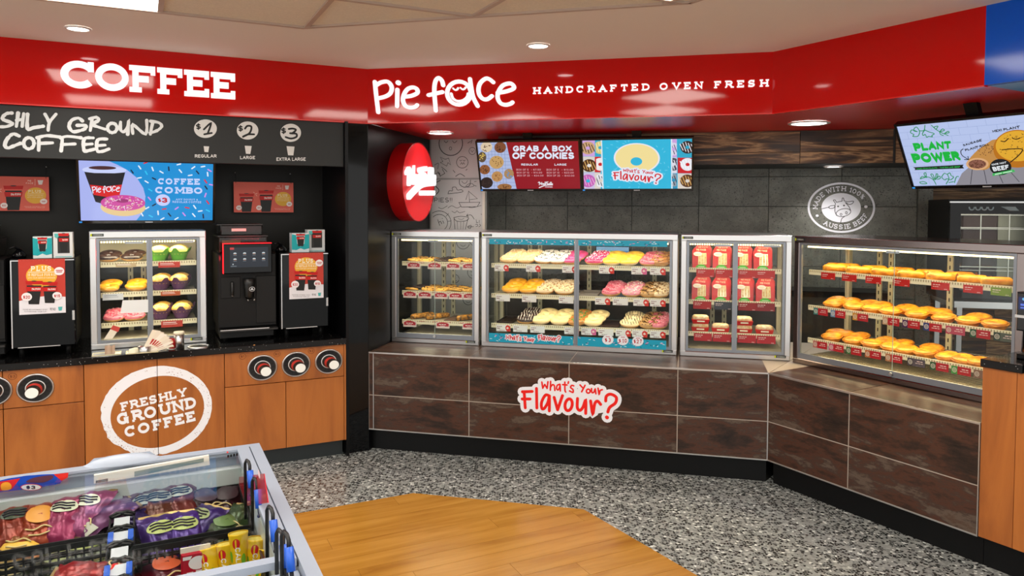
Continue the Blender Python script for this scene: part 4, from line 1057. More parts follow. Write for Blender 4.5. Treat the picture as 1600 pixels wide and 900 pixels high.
# --- reusable-cup posters
def cup_art(f, x, y, w, h, parent, layer, tall=True):
    """printed travel cup: lid, neck, red band, dark body; x,y = top centre"""
    k = w / 230
    art('cup_print', fpoly([(x - w * .42, y + h * .22), (x + w * .42, y + h * .22), (x + w * .30, y + h), (x - w * .30, y + h)], f), pr('#1a1a19'), parent, layer)
    art('cup_print', fpoly([(x - w * .5, y + h * .03), (x + w * .5, y + h * .03), (x + w * .46, y + h * .17), (x - w * .46, y + h * .17)], f) + fpoly([(x - w * .46, y + h * .28), (x + w * .46, y + h * .28), (x + w * .42, y + h * .46), (x - w * .42, y + h * .46)], f), pr('#c4120f'), parent, layer + 1)
    art('cup_print', fell(x, y + h * .035, w * .16, h * .02, f, 16), pr('#20242c'), parent, layer + 2)
    art('cup_logo', pieface(lambda a, b: f(x - w * .12 + (a - 90) * w * .5 / 1430, y + h * .32 + (b - 120) * h * .1 / 370), False, 1.2), pr('#f2ece6'), parent, layer + 2)
PO = -.56
def hposter(s_right, z_top_r, label):
    """landscape poster on strings; art in units of the crop read from the right-hand one"""
    A, B_, C_, D_ = [q('L', PO, 350 + x * .1, 260 + y * .1) for x, y in ((150, 240), (1083, 258), (1098, 718), (152, 718))]
    pw, ph = B_[0] - A[0], A[1] - D_[1]
    t = thing('hanging_poster', 'L', s_right - pw, PO, z_top_r - ph, label, 'poster', 'cup posters on the black wall')
    MB().box(0, pw, 0, .004, 0, ph).build('card', pr('#e0604f', .4), t)
    f = hom([(150, 240), (1083, 258), (1098, 718), (152, 718)], [(0, ph), (pw, ph), (pw, 0), (0, 0)])
    cup_art(f, 352, 415, 240, 295, t, 1); cup_art(f, 662, 365, 240, 345, t, 1)
    art('spot_print', fell(928, 508, 128, 110, f), pr('#eab13c'), t, 1)
    art('poster_lettering', ftext('PLUS', 838, 432, 995, 470, f, .2, 'slab') + ftext('10 REFILLS FOR $10', 830, 498, 1020, 514, f, .14) + ftext('WITH YOUR KEEPCUP', 830, 525, 1020, 540, f, .14) + [[f(*p) for p in rect(830, 482, 1028, 486)]], pr('#f6e9c0'), t, 2)
    art('poster_lettering', ftext('PIE', 832, 298, 876, 320, f, .2) + ftext('FACE', 812, 328, 900, 352, f, .2) + ftext('PLEASE SEE OUR FRIENDLY STAFF', 795, 652, 1045, 662, f, .14) + ftext('TO PURCHASE YOUR CUP', 805, 668, 1040, 680, f, .14) + frib([(475, 415), (465, 400)], 6, f, False) + frib([(488, 430), (520, 420)], 6, f, False) + frib([(500, 445), (518, 460)], 6, f, False) + fpoly([(918, 285), (923, 285), (923, 372), (918, 372)], f), pr('#f4c9b8'), t, 1)
    art('price_bubble', fell(232, 645, 44, 38, f) + fell(550, 645, 44, 38, f) + fell(1027, 588, 44, 38, f) + fpoly([(950, 300), (1018, 300), (1005, 360), (965, 360)], f), pr('#f1e6e2'), t, 3, split=True)
    art('bubble_lettering', ftext('$15', 210, 632, 256, 658, f, .2) + ftext('$20', 528, 632, 574, 658, f, .2) + fpoly([(1003, 580), (1050, 580), (1050, 586), (1003, 586)], f) + fpoly([(1008, 592), (1045, 592), (1045, 597), (1008, 597)], f), pr('#b83a3a'), t, 4)
    for x in (.035 * pw, .962 * pw):
        MB().tube([(x, -.001, ph - .008), (x, .004, ph + .03), (x, .03, ph + .055), (x, .055, ph + .055)], .0012, 5).build('string', pr('#0a0a0a'), t)
        MB().ball((x, .03, ph + .058), .004, .004, .004, 8, 5).build('hook', M_SSTEEL, t)
    return t
rb = q('L', PO, 458.3, 285.8)
hposter(rb[0], q('L', PO, 365, 284)[1], 'red travel-cup poster hanging on the wall right of the screen')
lb_ = q('L', PO, 76.2, 276.7); hposter(lb_[0], lb_[1], 'red travel-cup poster left of the screen, cut by the frame')

# --- milk coolers with posters
def cooler(TL, TR, BL, label, plabel, o=-.1):
    a, b, c = q('L', o, *TL), q('L', o, *TR), q('L', o, *BL); w, zt, zb = b[0] - a[0], (a[1] + b[1]) / 2, c[1]
    t = thing('milk_cooler', 'L', a[0], o, CT, label, 'milk cooler', 'milk coolers'); h0 = zb - CT; h = zt - CT
    MB().box(0, w, .03, .42, h0, h).build('cabinet', M_BLACK, t)
    d = MB().cbox(.004, w - .004, 0, .028, h0, h - .004, .003).build('door', M_BGLOSS, t)
    MB().box(.004, .009, -.002, .002, h0, h - .004).box(.009, w - .004, -.002, .002, h - .009, h - .004).build('door_trim', M_SSTEEL, d)
    MB().box(.03, w * .75, -.002, .002, h0 - .001, h0 + .003).build('bottom_trim', M_SSTEEL, d)
    MB().cbox(w - .016, w - .005, -.006, .0, h * .36, h * .46, .002).build('handle', mat('handle_grey', '#b9bcbe', rough=.3), d)
    for x in (.03, w - .05):
        for y in (.05, .36): MB().lathe([(.012, 0), (.012, h0)], 12, c=(x + .01, y, 0)).build('foot', M_BMATTE, t)
    return t, a, w, h
def cupposter(t, w, h, TL, TR, BR, BL, o, a, label):
    A, B_, C_ = q('L', o, *TL), q('L', o, *TR), q('L', o, *BL); pw = B_[0] - A[0]; ph = A[1] - C_[1]
    p = thing('portrait_poster', 'L', A[0], o + .003, A[1] - ph, label, 'poster', 'refill posters on the coolers')
    MB().box(0, pw, .001, .0028, 0, ph).build('sheet', pr('#c13a2c', .35), p)
    f = hom([(95, 250), (338, 248), (345, 525), (103, 540)], [(0, ph), (pw, ph), (pw, 0), (0, 0)])
    bx = (0, 0, pw, ph)
    art('wave_print', clipbox(fpoly([(90, 470), (150, 455), (200, 445), (250, 440), (300, 440), (350, 445), (350, 545), (95, 545)], f) , *bx), pr('#e4e3ea'), p, 1, y=.001)
    art('spot_print', fell(218, 335, 81, 58, f), pr('#e8ad33'), p, 1, y=.001)
    art('poster_lettering', ftext('PLUS', 162, 285, 268, 311, f, .22, 'slab') + ftext('10 Refills for $10', 146, 322, 292, 337, f, .2, 'slab') + ftext('WITH YOUR KEEPCUP PURCHASE', 146, 343, 290, 350, f, .16) + [[f(*q_) for q_ in rect(148, 315, 290, 318)]], pr('#f7efd8'), p, 2, y=.001)
    for x, y, w_, h_ in ((180, 358, 92, 125), (262, 364, 82, 112)): cup_art(f, x, y, w_, h_, p, 3)
    art('price_bubble', fell(142, 445, 28, 22, f) + fell(300, 438, 24, 19, f) + fell(310, 312, 26, 21, f), pr('#efeaec'), p, 7, y=.001, split=True)
    art('bubble_lettering', ftext('$20', 124, 437, 160, 455, f, .22) + ftext('$15', 285, 431, 316, 447, f, .22) + fpoly([(293, 306), (328, 306), (328, 310), (293, 310)], f) + fpoly([(296, 314), (325, 314), (325, 318), (296, 318)], f), pr('#b8282c'), p, 8, y=.001)
    art('small_print', ftext('PLEASE SEE OUR FRIENDLY STAFF', 122, 508, 250, 514, f, .16) + ftext('TO PURCHASE YOUR CUP', 128, 518, 245, 524, f, .16) + ftext('PIE FACE', 264, 500, 292, 514, f, .2), pr('#55525a'), p, 2, y=.001)
    art('cup_mark', fpoly([(305, 496), (328, 494), (324, 515), (309, 516)], f), pr('#4fb2b2'), p, 2, y=.001)
def Zl(x, y): return (x * .3, 330 + y * .3)
def Zr(x, y): return (320 + x * .24440, 340 + y * .24440)
t, a, w, h = cooler(Zl(47, 252), Zl(390, 246), Zl(62, 716), 'black milk cooler at the left with a refill poster on its door', '')
cupposter(t, w, h, Zl(95, 252), Zl(338, 250), Zl(345, 525), Zl(103, 540), -.1, a, 'refill poster on the left milk cooler door')
hl = h
t2, a2, w2, h2 = cooler(Zr(482, 228), Zr(792, 223), Zr(490, 712), 'black milk cooler beside the pier with a refill poster on its door', '')
cupposter(t2, w2, h2, Zr(538, 228), Zr(757, 224), Zr(762, 510), Zr(546, 522), -.1, a2, 'refill poster on the right milk cooler door')
# --- boxed travel cups on the coolers
def carton(TL, BR, col, swirl, label, ztop, o=-.16):
    A, B_ = q('L', o, *TL), q('L', o, *BR); w, h = B_[0] - A[0], A[1] - ztop
    t = thing('cup_carton', 'L', A[0], o, ztop, label, 'carton', 'boxed travel cups')
    MB().cbox(0, w, 0, w * .8, 0, h, .001).build('box', pr(col, .4), t)
    f = lambda x, y: (x * w, h - y * h)
    if swirl:
        art('swirl_print', fpoly([(0, .05), (.25, .1), (.3, .55), (.5, .7), (.72, .55), (.75, .08), (1, .06), (1, .8), (.7, .86), (.5, .78), (.25, .88), (0, .85)], f), pr('#12a6ad'), t, 1)
    else:
        art('frame_print', fpoly([(.22, .1), (.84, .1), (.84, .82), (.22, .82)], f), pr('#30302f'), t, 1); art('shield_print', fpoly([(.06, .05), (.3, .05), (.28, .18), (.18, .24), (.08, .18)], f), pr('#57b9b6'), t, 2)
        art('box_lettering', [rect(.1 * w, .03 * h, .95 * w, .06 * h)], pr('#6fbab8'), t, 1)
    cup_art(f, .5 if swirl else .54, .02, .52 if swirl else .56, .66 if swirl else .76, t, 3)
    return t
zl = CT + hl; zr = CT + h2
carton(Zl(170, 133), Zl(272, 246), '#d7e4e3', True, 'teal and white travel-cup box on the left milk cooler', zl); carton(Zl(276, 110), Zl(380, 243), '#dcdfdf', False, 'white windowed travel-cup box on the left milk cooler', zl)
carton(Zr(556, 100), Zr(668, 218), '#d7dfe3', True, 'teal and white travel-cup box on the right milk cooler', zr); carton(Zr(657, 78), Zr(768, 215), '#d5d8d8', False, 'white windowed travel-cup box on the right milk cooler', zr, -.19)
for lb, s0_, zc in (('left', a[0] + .03, zl), ('right', a2[0] + .02, zr)):
    v = thing('jug_spout', 'L', s0_, -.2, zc, 'small black spout fitting on the %s milk cooler' % lb, 'fitting', 'cooler fittings')
    MB().lathe([(.03, 0), (.032, .02), (.02, .035), (.008, .05), (0, .05)], 16).build('cap', M_BGLOSS, v); MB().tube([(.0, 0, .045), (-.02, -.01, .06), (-.04, -.02, .05)], .006, 8).build('spout', M_BLACK, v)

# --- coffee machines
def machine(s0, label, live=True):
    o = -.15; w = q('L', o, 432.4, 460)[0] - q('L', o, 340.8, 460)[0]; B0 = q('L', o, 340.8, 460)[0]; T_ = q('L', o, 385, 396)[1] - CT
    t = thing('coffee_machine', 'L', s0, o, CT, label, 'coffee machine', 'bean-to-cup coffee machines')
    fx = lambda x, y, oo=o: (lambda r: (r[0] - B0, r[1] - CT))(q('L', oo, *Zr(x, y)))
    z1 = fx(270, 700)[1]
    MB().cbox(0, w, .0, .40, z1, T_, .006).build('body', mat('machine_black', '#0b0b0c', rough=.5, spec=.25), t)
    MB().cbox(.012, w - .012, .03, .38, .012, z1, .004).build('plinth', mat('machine_plinth', '#0d0d0d', rough=.6), t)
    for x in (.04, w - .04):
        for y in (.06, .34): MB().lathe([(.014, 0), (.014, .014)], 12, c=(x, y, 0)).build('foot', M_BMATTE, t)
    # front panels
    zt_ = fx(270, 375)[1]
    x0, x1, x2, x3 = fx(103, 520)[0], fx(230, 520)[0], fx(325, 520)[0], fx(455, 520)[0]
    MB().cbox(x0, x1 - .002, -.006, 0, fx(270, 510)[1], zt_, .002).build('side_panel', mat('machine_panel', '#101010', rough=.45, spec=.25), t)
    MB().cbox(x2 + .002, x3, -.006, 0, z1 + .02, zt_, .002).build('side_panel', mat('machine_panel', '#101010', rough=.45, spec=.25), t)
    # drip tray
    tr = MB().cbox(0, w, -.05, .0, z1 - .018, z1 - .004, .003).build('drip_tray', mat('tray_black', '#1a1a1a', rough=.4), t)
    gr = MB()
    for i in range(24): gr.box(.02 + i * (w - .04) / 24, .02 + (i + .5) * (w - .04) / 24, -.045, -.004, z1 - .004, z1 - .002)
    gr.build('drip_grille', M_BMATTE, tr)
    MB().box(.006, w * .84, -.054, -.05, z1 - .006, z1 - .001).build('tray_edge', M_SSTEEL, tr)
    # spout head
    sx, sz = fx(280, 405)
    sp_ = MB().lathe([(.018, 0), (.026, .012), (.027, .05), (.033, .085), (.033, .115), (.0, .118)], 20, c=(sx, -.028, fx(280, 515)[1])).build('spout_head', mat('spout_black', '#0c0c0c', rough=.35), t)
    a_, b_ = fx(293, 450); art('emblem', ringp(a_, b_, .0155, .013, .0135, .011, 24) + [ell(a_, b_ + .001, .004, .006, 10), rect(a_ - .009, b_ - .004, a_ + .009, b_ - .001)], pr('#d8dde2'), sp_, 1, y=-.0625)
    for x in (268, 308): MB().lathe([(.004, 0), (.004, .012)], 10, c=(fx(x, 0)[0], -.03, fx(280, 530)[1])).build('nozzle', M_SSTEEL, sp_)
    hw = fx(174, 470); MB().lathe([(.006, -.025), (.0085, -.02), (.0085, .05), (.005, .055)], 12, c=(hw[0], -.018, hw[1])).build('water_spout', mat('spout_black', '#0c0c0c', rough=.35), t)
    MB().lathe([(.0065, -.028), (.0065, -.02)], 10, c=(hw[0], -.018, hw[1])).build('water_tip', M_SSTEEL, t)
    # touch screen
    A, B_ = fx(120, 170, o + .05), fx(430, 350, o + .05); W_, H_ = B_[0] - A[0], A[1] - B_[1]
    scn = MB().cbox(A[0], B_[0], -.05, -.012, B_[1], A[1], .004).build('touch_screen', M_BGLOSS, t)
    sx0, sx1, sz0, sz1 = fx(158, 0, o + .05)[0], fx(402, 0, o + .05)[0], fx(0, 325, o + .05)[1], fx(0, 195, o + .05)[1]
    y_ = -.0502
    art('display', [rect(sx0, sz0, sx1, sz1)], em('#18222e', 1.0 if live else .4), scn, 1, y=y_)
    art('display_header', [rect(sx0, sz1 - .012, sx0 + .022, sz1)], em('#c23a3a', 1.0), scn, 2, y=y_)
    ic = []; ib = []; il = []
    for r_ in range(2):
        for c_ in range(4):
            cx_, cz_ = sx0 + (sx1 - sx0) * (.13 + .25 * c_), sz1 - (sz1 - sz0) * (.30 + .29 * r_)
            ic.append(ell(cx_, cz_, .0085, .0055, 16)); ib.append(rect(cx_ - .006, cz_ - .006, cx_ + .006, cz_ - .002)); il += [rect(cx_ - .009, cz_ - .0115, cx_ + .009, cz_ - .0095)]
    ic.append(ell(sx0 + .016, sz0 + .018, .003, .004, 10)); il.append(rect(sx0 + .004, sz0 + .006, sx0 + .035, sz0 + .0085))
    art('display_icon', ic, em('#c9d6da', .9), scn, 2, y=y_, split=True); art('display_icon', ib, em('#a5653f', .8), scn, 3, y=y_, split=True); art('display_captions', il, em('#8d9aa3', .8), scn, 2, y=y_)
    if live:
        g = .0035
        MB().box(A[0] - g, A[0], -.048, -.01, B_[1] - .0, A[1] + g).box(A[0], B_[0], -.048, -.01, A[1], A[1] + g).build('red_light_edge', em('#ff1420', 2.2), scn)
        area(t, (A[0] - .012, -.02, (A[1] + B_[1]) / 2), .02, .1, .25, (1, .03, .05), (0, math.radians(90), 0)); area(t, ((A[0] + B_[0]) / 2, .03, A[1] + .02), .16, .03, .35, (1, .03, .05), (math.radians(180), 0, 0))
    # bean hoppers
    M_SMOKE = mat('smoked_clear_plastic', '#24201c', rough=.1, alpha=.72)
    A, B_ = fx(82, 122, o - .1), fx(392, 195, o - .1); z0 = T_
    h1 = MB().cbox(A[0], B_[0], .06, .36, z0, A[1], .006).build('bean_hopper', M_SMOKE, t)
    MB().box(A[0] - .004, B_[0] + .004, .055, .365, A[1], A[1] + .006).build('hopper_rim', mat('rim_dark', '#1d1b19', rough=.3), h1)
    MB().box(A[0] + .02, A[0] + .12, .059, .0595, z0 + .02, A[1] - .02).build('label_strip', pr('#6b4a38'), h1)
    A2, B2 = fx(98, 48, o - .1), fx(366, 120, o - .1)
    h2_ = MB().cbox(A2[0], B2[0], .08, .34, A[1] + .006, A2[1], .006).build('bean_hopper', M_SMOKE, t)
    MB().box(A2[0] - .02, B2[0] + .002, .075, .345, A2[1], A2[1] + .005).build('hopper_lid', mat('rim_dark', '#1d1b19', rough=.3), h2_)
    x_, z_ = fx(215, 78, o - .1); MB().box(x_ - .04, x_ + .04, .0795, .08, z_ - .008, z_ + .008).build('label_strip', pr('#b9b9b5'), h2_)
    return t
B0 = q('L', -.15, 340.8, 460)[0]
machine(B0, 'black coffee machine with red-lit touch screen right of the pastry case')
ml = q('L', -.15, 9, 460)[0] - (q('L', -.15, 432.4, 460)[0] - B0)
machine(ml, 'black coffee machine at the left edge, mostly out of frame', True)

# --- pastry case on the coffee counter
CO = -.186
cs0, cs1 = q('L', CO, 140.5, 450)[0], q('L', CO, 322.3, 450)[0]
cz1 = q('L', CO, 230, 361)[1]
rz = [q('L', CO - .075, 190, v)[1] - CT for v in (413.5, 460.5, 507.5)]
caseL, shL = display_case('pastry_case', 'L', cs0, cs1, CO, CT, cz1, .42, 'white-framed pastry case on the coffee counter', [(z, z) for z in rz], doors=2, steel=mat('pale_steel', '#d6d8d8', rough=.25, metal=.7), e=1.7, rear_panel=.70)
wL = cs1 - cs0
price_tags(shL[0], [.12], ['#c9b48a'], .1, .022); price_tags(shL[0], [.33], ['#c3372c'], .11, .03)
price_tags(shL[1], [.055], ['#d8dbe0'], .10, .034, text_col='#9aa0ac'); price_tags(shL[1], [.34], ['#c06038'], .1, .024)
price_tags(shL[2], [.34], ['#c3453a'], .11, .036)
pg = MB().add([(.17, -.002, .28), (.30, -.002, .283), (.30, -.001, .35), (.18, -.001, .352)], [(0, 1, 2, 3)])
nt_ = thing('paper_notice', 'L', cs0, CO + .002, CT, 'blank white notice stuck inside the left door of the pastry case', 'notice')
a = LQ(CO, cs0, CT); pts = [a(*(130 + x * .2389, 345 + y * .2389)) for x, y in ((243, 605), (425, 598), (425, 515), (258, 520))]
MB().prism(pts, .0, .0012).build('sheet', pr('#e6ebec'), nt_)
nt2 = thing('ticket_card', 'L', cs0, CO + .003, CT, 'leaning red and white ticket inside the left door of the pastry case', 'ticket')
pts = [a(*(130 + x * .2389, 345 + y * .2389)) for x, y in ((135, 775), (195, 682), (243, 697), (190, 772))]
MB().prism(pts, 0, .0012).build('card', pr('#e9dfc9'), nt2); art('card_band', [[a(*(130 + x * .2389, 345 + y * .2389)) for x, y in ((178, 708), (195, 682), (243, 697), (228, 728))]], pr('#c4483e'), nt2, 1)

# --- condiments on the worktop
def Lz(u, v, z=CT): return (lambda P: (P.dot(EE['L']), P.dot(NN['L']) - DD['L']))(onz(u, v, z))
def Zc(x, y): return (140 + x * .13125, 480 + y * .13125)
M_SACH = pr('#e9e4c9', .5)
def tray(x0, x1, y0, y1, label, inserts):
    a, b = Lz(*Zc(x0, y1)), Lz(*Zc(x1, y1)); o0 = a[1]; w = b[0] - a[0]; d = .085
    t = thing('condiment_tray', 'L', a[0], o0, CT, label, 'tray', 'steel condiment trays')
    MB().box(0, w, 0, .006, 0, .005).box(0, w, d - .006, d, 0, .005).box(0, .006, .006, d - .006, 0, .005).box(w - .006, w, .006, d - .006, 0, .005).build('rim', mat('cream_steel_rim', '#ded6b2', rough=.3, metal=.5), t)
    MB().box(.006, w - .006, .006, d - .006, 0, .0015).build('well', M_SSTEEL, t)
    return t, w, d, a
t, w, d, a_ = tray(25, 370, 470, 590, 'steel tray of stirrers let into the worktop', None)
st_ = thing('stirrer_bundle', 'L', a_[0] + w * .44, a_[1] - .02, CT + .0015, 'bundle of wooden stirrers standing in the steel tray', 'stirrers')
for i in range(16):
    x = (i % 8) * .0058; y = (i // 8) * .012
    MB().box(x, x + .005, y, y + .0015, 0, .044 + random.uniform(-.004, .004)).build('stirrer', pr(random.choice(('#b59a83', '#a98c74', '#c2a992'))), st_)
t, w, d, a_ = tray(430, 820, 480, 565, 'steel tray holding sachets beside the napkins', None)
for i in range(5):
    s_ = thing('sugar_sachet', 'L', a_[0] + .012 + i * .006, a_[1] - .014 - .009 * i, CT + .0015, 'cream sugar sachet leaning in the steel tray, %s from the front' % ('first', 'second', 'third', 'fourth', 'fifth')[i], 'sachet', 'sugar sachets')
    MB().add([(0, 0, 0), (.03, 0, 0), (.033, .01, .022), (.003, .01, .022), (0, .003, 0), (.03, .003, 0), (.033, .013, .022), (.003, .013, .022)], [(0, 1, 2, 3), (7, 6, 5, 4), (0, 4, 5, 1), (2, 6, 7, 3), (1, 5, 6, 2), (0, 3, 7, 4)]).build('packet', M_SACH, s_)
nb = Lz(*Zc(730, 540)); cupn = thing('napkin_cup', 'L', nb[0] - .03, nb[1] - .03, CT + .0015, 'steel ring cup holding the napkins', 'napkin holder')
MB().lathe([(.028, 0), (.032, .03), (.030, .03), (.026, .003)], 20, cap=False).build('cup_wall', M_SSTEEL, cupn)
for i in range(7):
    n_ = thing('paper_napkin', 'L', nb[0] - .045 + i * .006, nb[1] - .032 - .002 * i, CT + .004, 'fanned printed napkin before the pastry case, %s from the left' % ('first', 'second', 'third', 'fourth', 'fifth', 'sixth', 'seventh')[i], 'napkin', 'fanned napkins')
    an = math.radians(62 - 9 * i); L_ = .115; wd_ = .045; ca, sa = math.cos(an), math.sin(an)
    pts = [(0, 0), (wd_ * sa, -wd_ * ca * .3), (wd_ * sa + L_ * ca, L_ * sa), (L_ * ca, L_ * sa + .01)]
    MB().prism(pts, i * -.0025, i * -.0025 + .0016).build('sheet', pr(('#eadfca', '#e6d9c6', '#f0e8da')[i % 3]), n_)
    art('napkin_print', [[(p[0], p[1]) for p in ((wd_ * sa * .5 + L_ * .35 * ca, L_ * .35 * sa), (wd_ * sa * .75 + L_ * .35 * ca, L_ * .33 * sa), (wd_ * sa * .75 + L_ * .62 * ca, L_ * .6 * sa), (wd_ * sa * .5 + L_ * .62 * ca, L_ * .62 * sa))]], pr('#b8302a'), n_, 1, y=i * -.0025)
rt = Lz(*Zc(980, 495)); r_ = thing('red_tin', 'L', rt[0], rt[1], CT, 'small red printed tin beside the steel canister', 'tin')
MB().lathe([(.017, 0), (.017, .052), (.015, .056), (0, .056)], 20).build('tin_wall', mat('red_tin_paint', '#a81010', rough=.25), r_); art('tin_print', [ell(0, .04, .006, .008, 14), rect(-.009, .012, .009, .018)], pr('#e6c8a0'), r_, 1, y=-.0172)
MB().lathe([(.026, -.0), (.026, .003), (.02, .004)], 20).build('saucer', M_SSTEEL, r_)
cn = Lz(*Zc(1050, 500)); c_ = thing('steel_canister', 'L', cn[0] + .008, cn[1] - .035, CT, 'tall steel canister with cream lid before the pastry case', 'canister')
MB().lathe([(.026, 0), (.026, .075)], 24).build('canister_wall', M_STEEL, c_); MB().lathe([(.028, .075), (.028, .086), (.025, .09), (0, .09)], 24).build('lid', pr('#e4dcc4'), c_)
rg = Lz(*Zc(1300, 470)); r2 = thing('waste_chute_ring', 'L', rg[0], rg[1], CT, 'round steel waste chute ring right of the canister', 'waste chute')
MB().lathe([(.058, 0), (.058, .004), (.052, .006), (.043, .003)], 32, cap=False, sy=.9).build('ring', M_STEEL, r2); MB().lathe([(.044, .0015), (.044, .002)], 32, sy=.9, smooth=False).build('opening', M_BMATTE, r2)
cr = Lz(398, 541); b_ = thing('cookie_crumb', 'L', cr[0], cr[1] - .02, CT, 'tiny orange crumb on the worktop under the coffee machine', 'crumb'); MB().ball((0, 0, .003), .006, .004, .003, 8, 5).build('crumb', pr('#c98a4a'), b_)

# ================================================================== FASCIA LETTERING
M_LIT = em('#ffffff', 1.05)
sg = thing('illuminated_sign', 'L', 0, OL, 0, 'white illuminated slab letters spelling coffee on red fascia', 'sign')
fL = LQ(OL, 0)
def fc(x, y): return fL(80 + x * .19375, 80 + y * .19375)
for ch, x0, x1, y0, y1 in (('C', 75, 345, 80, 300), ('O', 355, 625, 103, 320), ('F', 630, 840, 121, 334), ('F', 855, 1058, 140, 350), ('E', 1072, 1272, 158, 368), ('E', 1287, 1482, 176, 384)):
    xm = (x0 + x1) / 2; a, b = fc(x0, (y0 + y1) / 2), fc(x1, (y0 + y1) / 2)
    pl = fit(glyph(ch, 1, .235, 'slab', 1.0)[0], a[0], fc(xm, y1)[1], b[0], fc(xm, y0)[1])
    MB().polys(pl, -.014, .014).build('letter', M_LIT, sg)
def FB(o, s0=0.0, z0=0.0): return lambda u, v: (lambda r: (r[0] - s0, r[1] - z0))(q('B', o, u, v))
fB = FB(OB)
lg = thing('illuminated_sign', 'B', 0, OB, 0, 'white illuminated hand-lettered pie logo with a smiling letter a', 'sign')
def fp(x, y): return fB(570 + x * .15625, 100 + y * .15625)
PALL = PIEFACE
for idx, nm in (((0, 1), 'letter'), ((2, 3), 'letter'), ((4,), 'letter'), ((5, 6), 'letter'), ((7, 8), 'letter'), ((9, 10, 11), 'smile'), ((12,), 'letter'), ((13,), 'letter')):
    PIEFACE = [PALL[i] for i in idx]; MB().polys(pieface(fp, k=.84), -.014, .014).build(nm, M_LIT, lg)
PIEFACE = PALL
hs = thing('illuminated_sign', 'B', 0, OB, 0, 'small white slab letters reading handcrafted oven fresh', 'sign')
def fh(x, y): return fB(820 + x * .25, 90 + y * .25)
zb0, zt0 = fh(52, 229)[1], fh(52, 188)[1]
for wd_, x0, x1 in (('HANDCRAFTED', 52, 785), ('OVEN', 843, 1115), ('FRESH', 1182, 1525)):
    a = fh(x0, 229 - (x0 - 52) * .0393)[0]; b = fh(x1, 229 - (x1 - 52) * .0393)[0]; n = len(wd_); hgt = zt0 - zb0
    ws = [glyph(c, hgt, .2, 'slab')[1] for c in wd_]; gap = ((b - a) - sum(ws)) / (n - 1); x = a
    for c, w in zip(wd_, ws):
        pl = [[(p[0] + x, p[1] + zb0) for p in g] for g in glyph(c, hgt, .2, 'slab')[0]]
        MB().polys(pl, -.012, .012).build('letter', M_LIT, hs); x += w + gap

# ================================================================== TILED COUNTERS
CZT = .603; KT = .133
def loc2(k, P, s0): return (P.dot(EE[k]) - s0, -(P.dot(NN[k]) - DD[k]))
def tiled_counter(k, s0, s1, cols, label, inner, mitre):
    t = thing('tiled_counter', k, s0, 0, 0, label, 'counter', 'tiled display counters'); w = s1 - s0
    B_ = [(0, .0016), (w, .0016), inner, (0, 1.0)] if mitre == 'r' else [(0, .0016), (w, .0016), (w, 1.0), inner]
    Bi = [(0, .05), (w, .05), inner, (0, 1.0)] if mitre == 'r' else [(0, .05), (w, .05), (w, 1.0), inner]
    MB().slab(B_, KT, CZT - .008).build('core', M_GROUT, t)
    ex = .014
    MB().slab(Bi, 0, KT).build('kickboard', M_KICK, t)
    g = .0024; zs = ((KT + .003, .3392), (.3428, CZT - .010))
    for a, b in zip(cols[:-1], cols[1:]):
        for z0, z1 in zs:
            o = MB().cbox(-(b - a) / 2 + g, (b - a) / 2 - g, 0, .009, -(z1 - z0) / 2 + .0006, (z1 - z0) / 2 - .0006, .0012).build('tile', M_STONE, t); o.location = ((a + b) / 2 - s0, 0, (z0 + z1) / 2)
        # top tile, mitred at the angle
        xa, xb = a - s0, b - s0
        pg = [(xa + g, .004), (xb - g, .004), (xb - g, .997), (xa + g, .997)]
        if mitre == 'r':
            n = (inner[1] - .0, -(inner[0] - w)); pg = clip(pg, n, n[0] * (w - g) + n[1] * 0)
        else:
            n = (-(inner[1]), inner[0] - 0.0); pg = clip(pg, n, n[0] * g)
        if len(pg) > 2:
            cx = (xa + xb) / 2; o = MB().slab([(p[0] - cx, p[1] - .5) for p in pg], -.008, 0).build('top_tile', M_STONE, t); o.location = (cx, .5, CZT)
    MB().slab([(0, .0045), (w, .0045), (w, .992), (0, .992)] if False else ([(0, .006), (w, .006), inner, (0, .996)] if mitre == 'r' else [(0, .006), (w, .006), (w, .996), inner]), CZT - .009, CZT - .002).build('top_grout', M_GROUT, t)
    MB().cbox(0, w, -.003, .004, CZT - .008, CZT + .0005, .001).build('edge_trim', M_SSTEEL, t)
    MB().box(0, w, -.0015, .002, KT - .003, KT + .002).build('base_trim', M_SSTEEL, t)
    return t
cBRp = cornerxy('B', 0, 'R', 0); cin = cornerxy('B', -1.0, 'R', -1.0)
sBc = cBRp.dot(EE['B']); sRc = cBRp.dot(EE['R'])
tb = tiled_counter('B', sLwall, sBc, [sLwall, -1.835, -1.234, -.644, -.044, sBc], 'rust-brown stone tiled counter under the donut cases', loc2('B', cin, sLwall), 'r')
tr_ = tiled_counter('R', sRc, -1.562, [sRc, q('R', 0, 1326.5, 640)[0], -1.562], 'rust-brown stone tiled counter under the pie case', loc2('R', cin, sRc), 'l')
for tt, x in ((tb, sBc - sLwall - .003), (tr_, -1.562 - sRc - .004), (tb, -1.835 - sLwall - .002)):
    MB().box(x, x + .004, -.002, .004, KT, CZT - .002).build('corner_trim', M_SSTEEL, tt)
# sticker on the counter front
fS = FB(.0, 0)
def fst(x, y): return fS(800 + x * .1125, 580 + y * .1125)
sk = thing('counter_sticker', 'B', 0, .0006, 0, 'white cut-out sticker with red hand lettering on the tiled counter', 'sticker')
art('sticker_ground', wyf(fst, 'white'), pr('#e9ebf2', .3), sk, 1); 
def wyf_words(f, k=1.0):
    global WYF_S, WYF_B
    a, b = WYF_S, WYF_B; out = []
    for x, y in ((a[:8], []), (a[8:], []), ([], b)):
        WYF_S, WYF_B = x, y; out.append(wyf(f, 'red', k))
    WYF_S, WYF_B = a, b; return out
for w in wyf_words(fst): art('sticker_lettering', w, pr('#e8201c', .3), sk, 2)

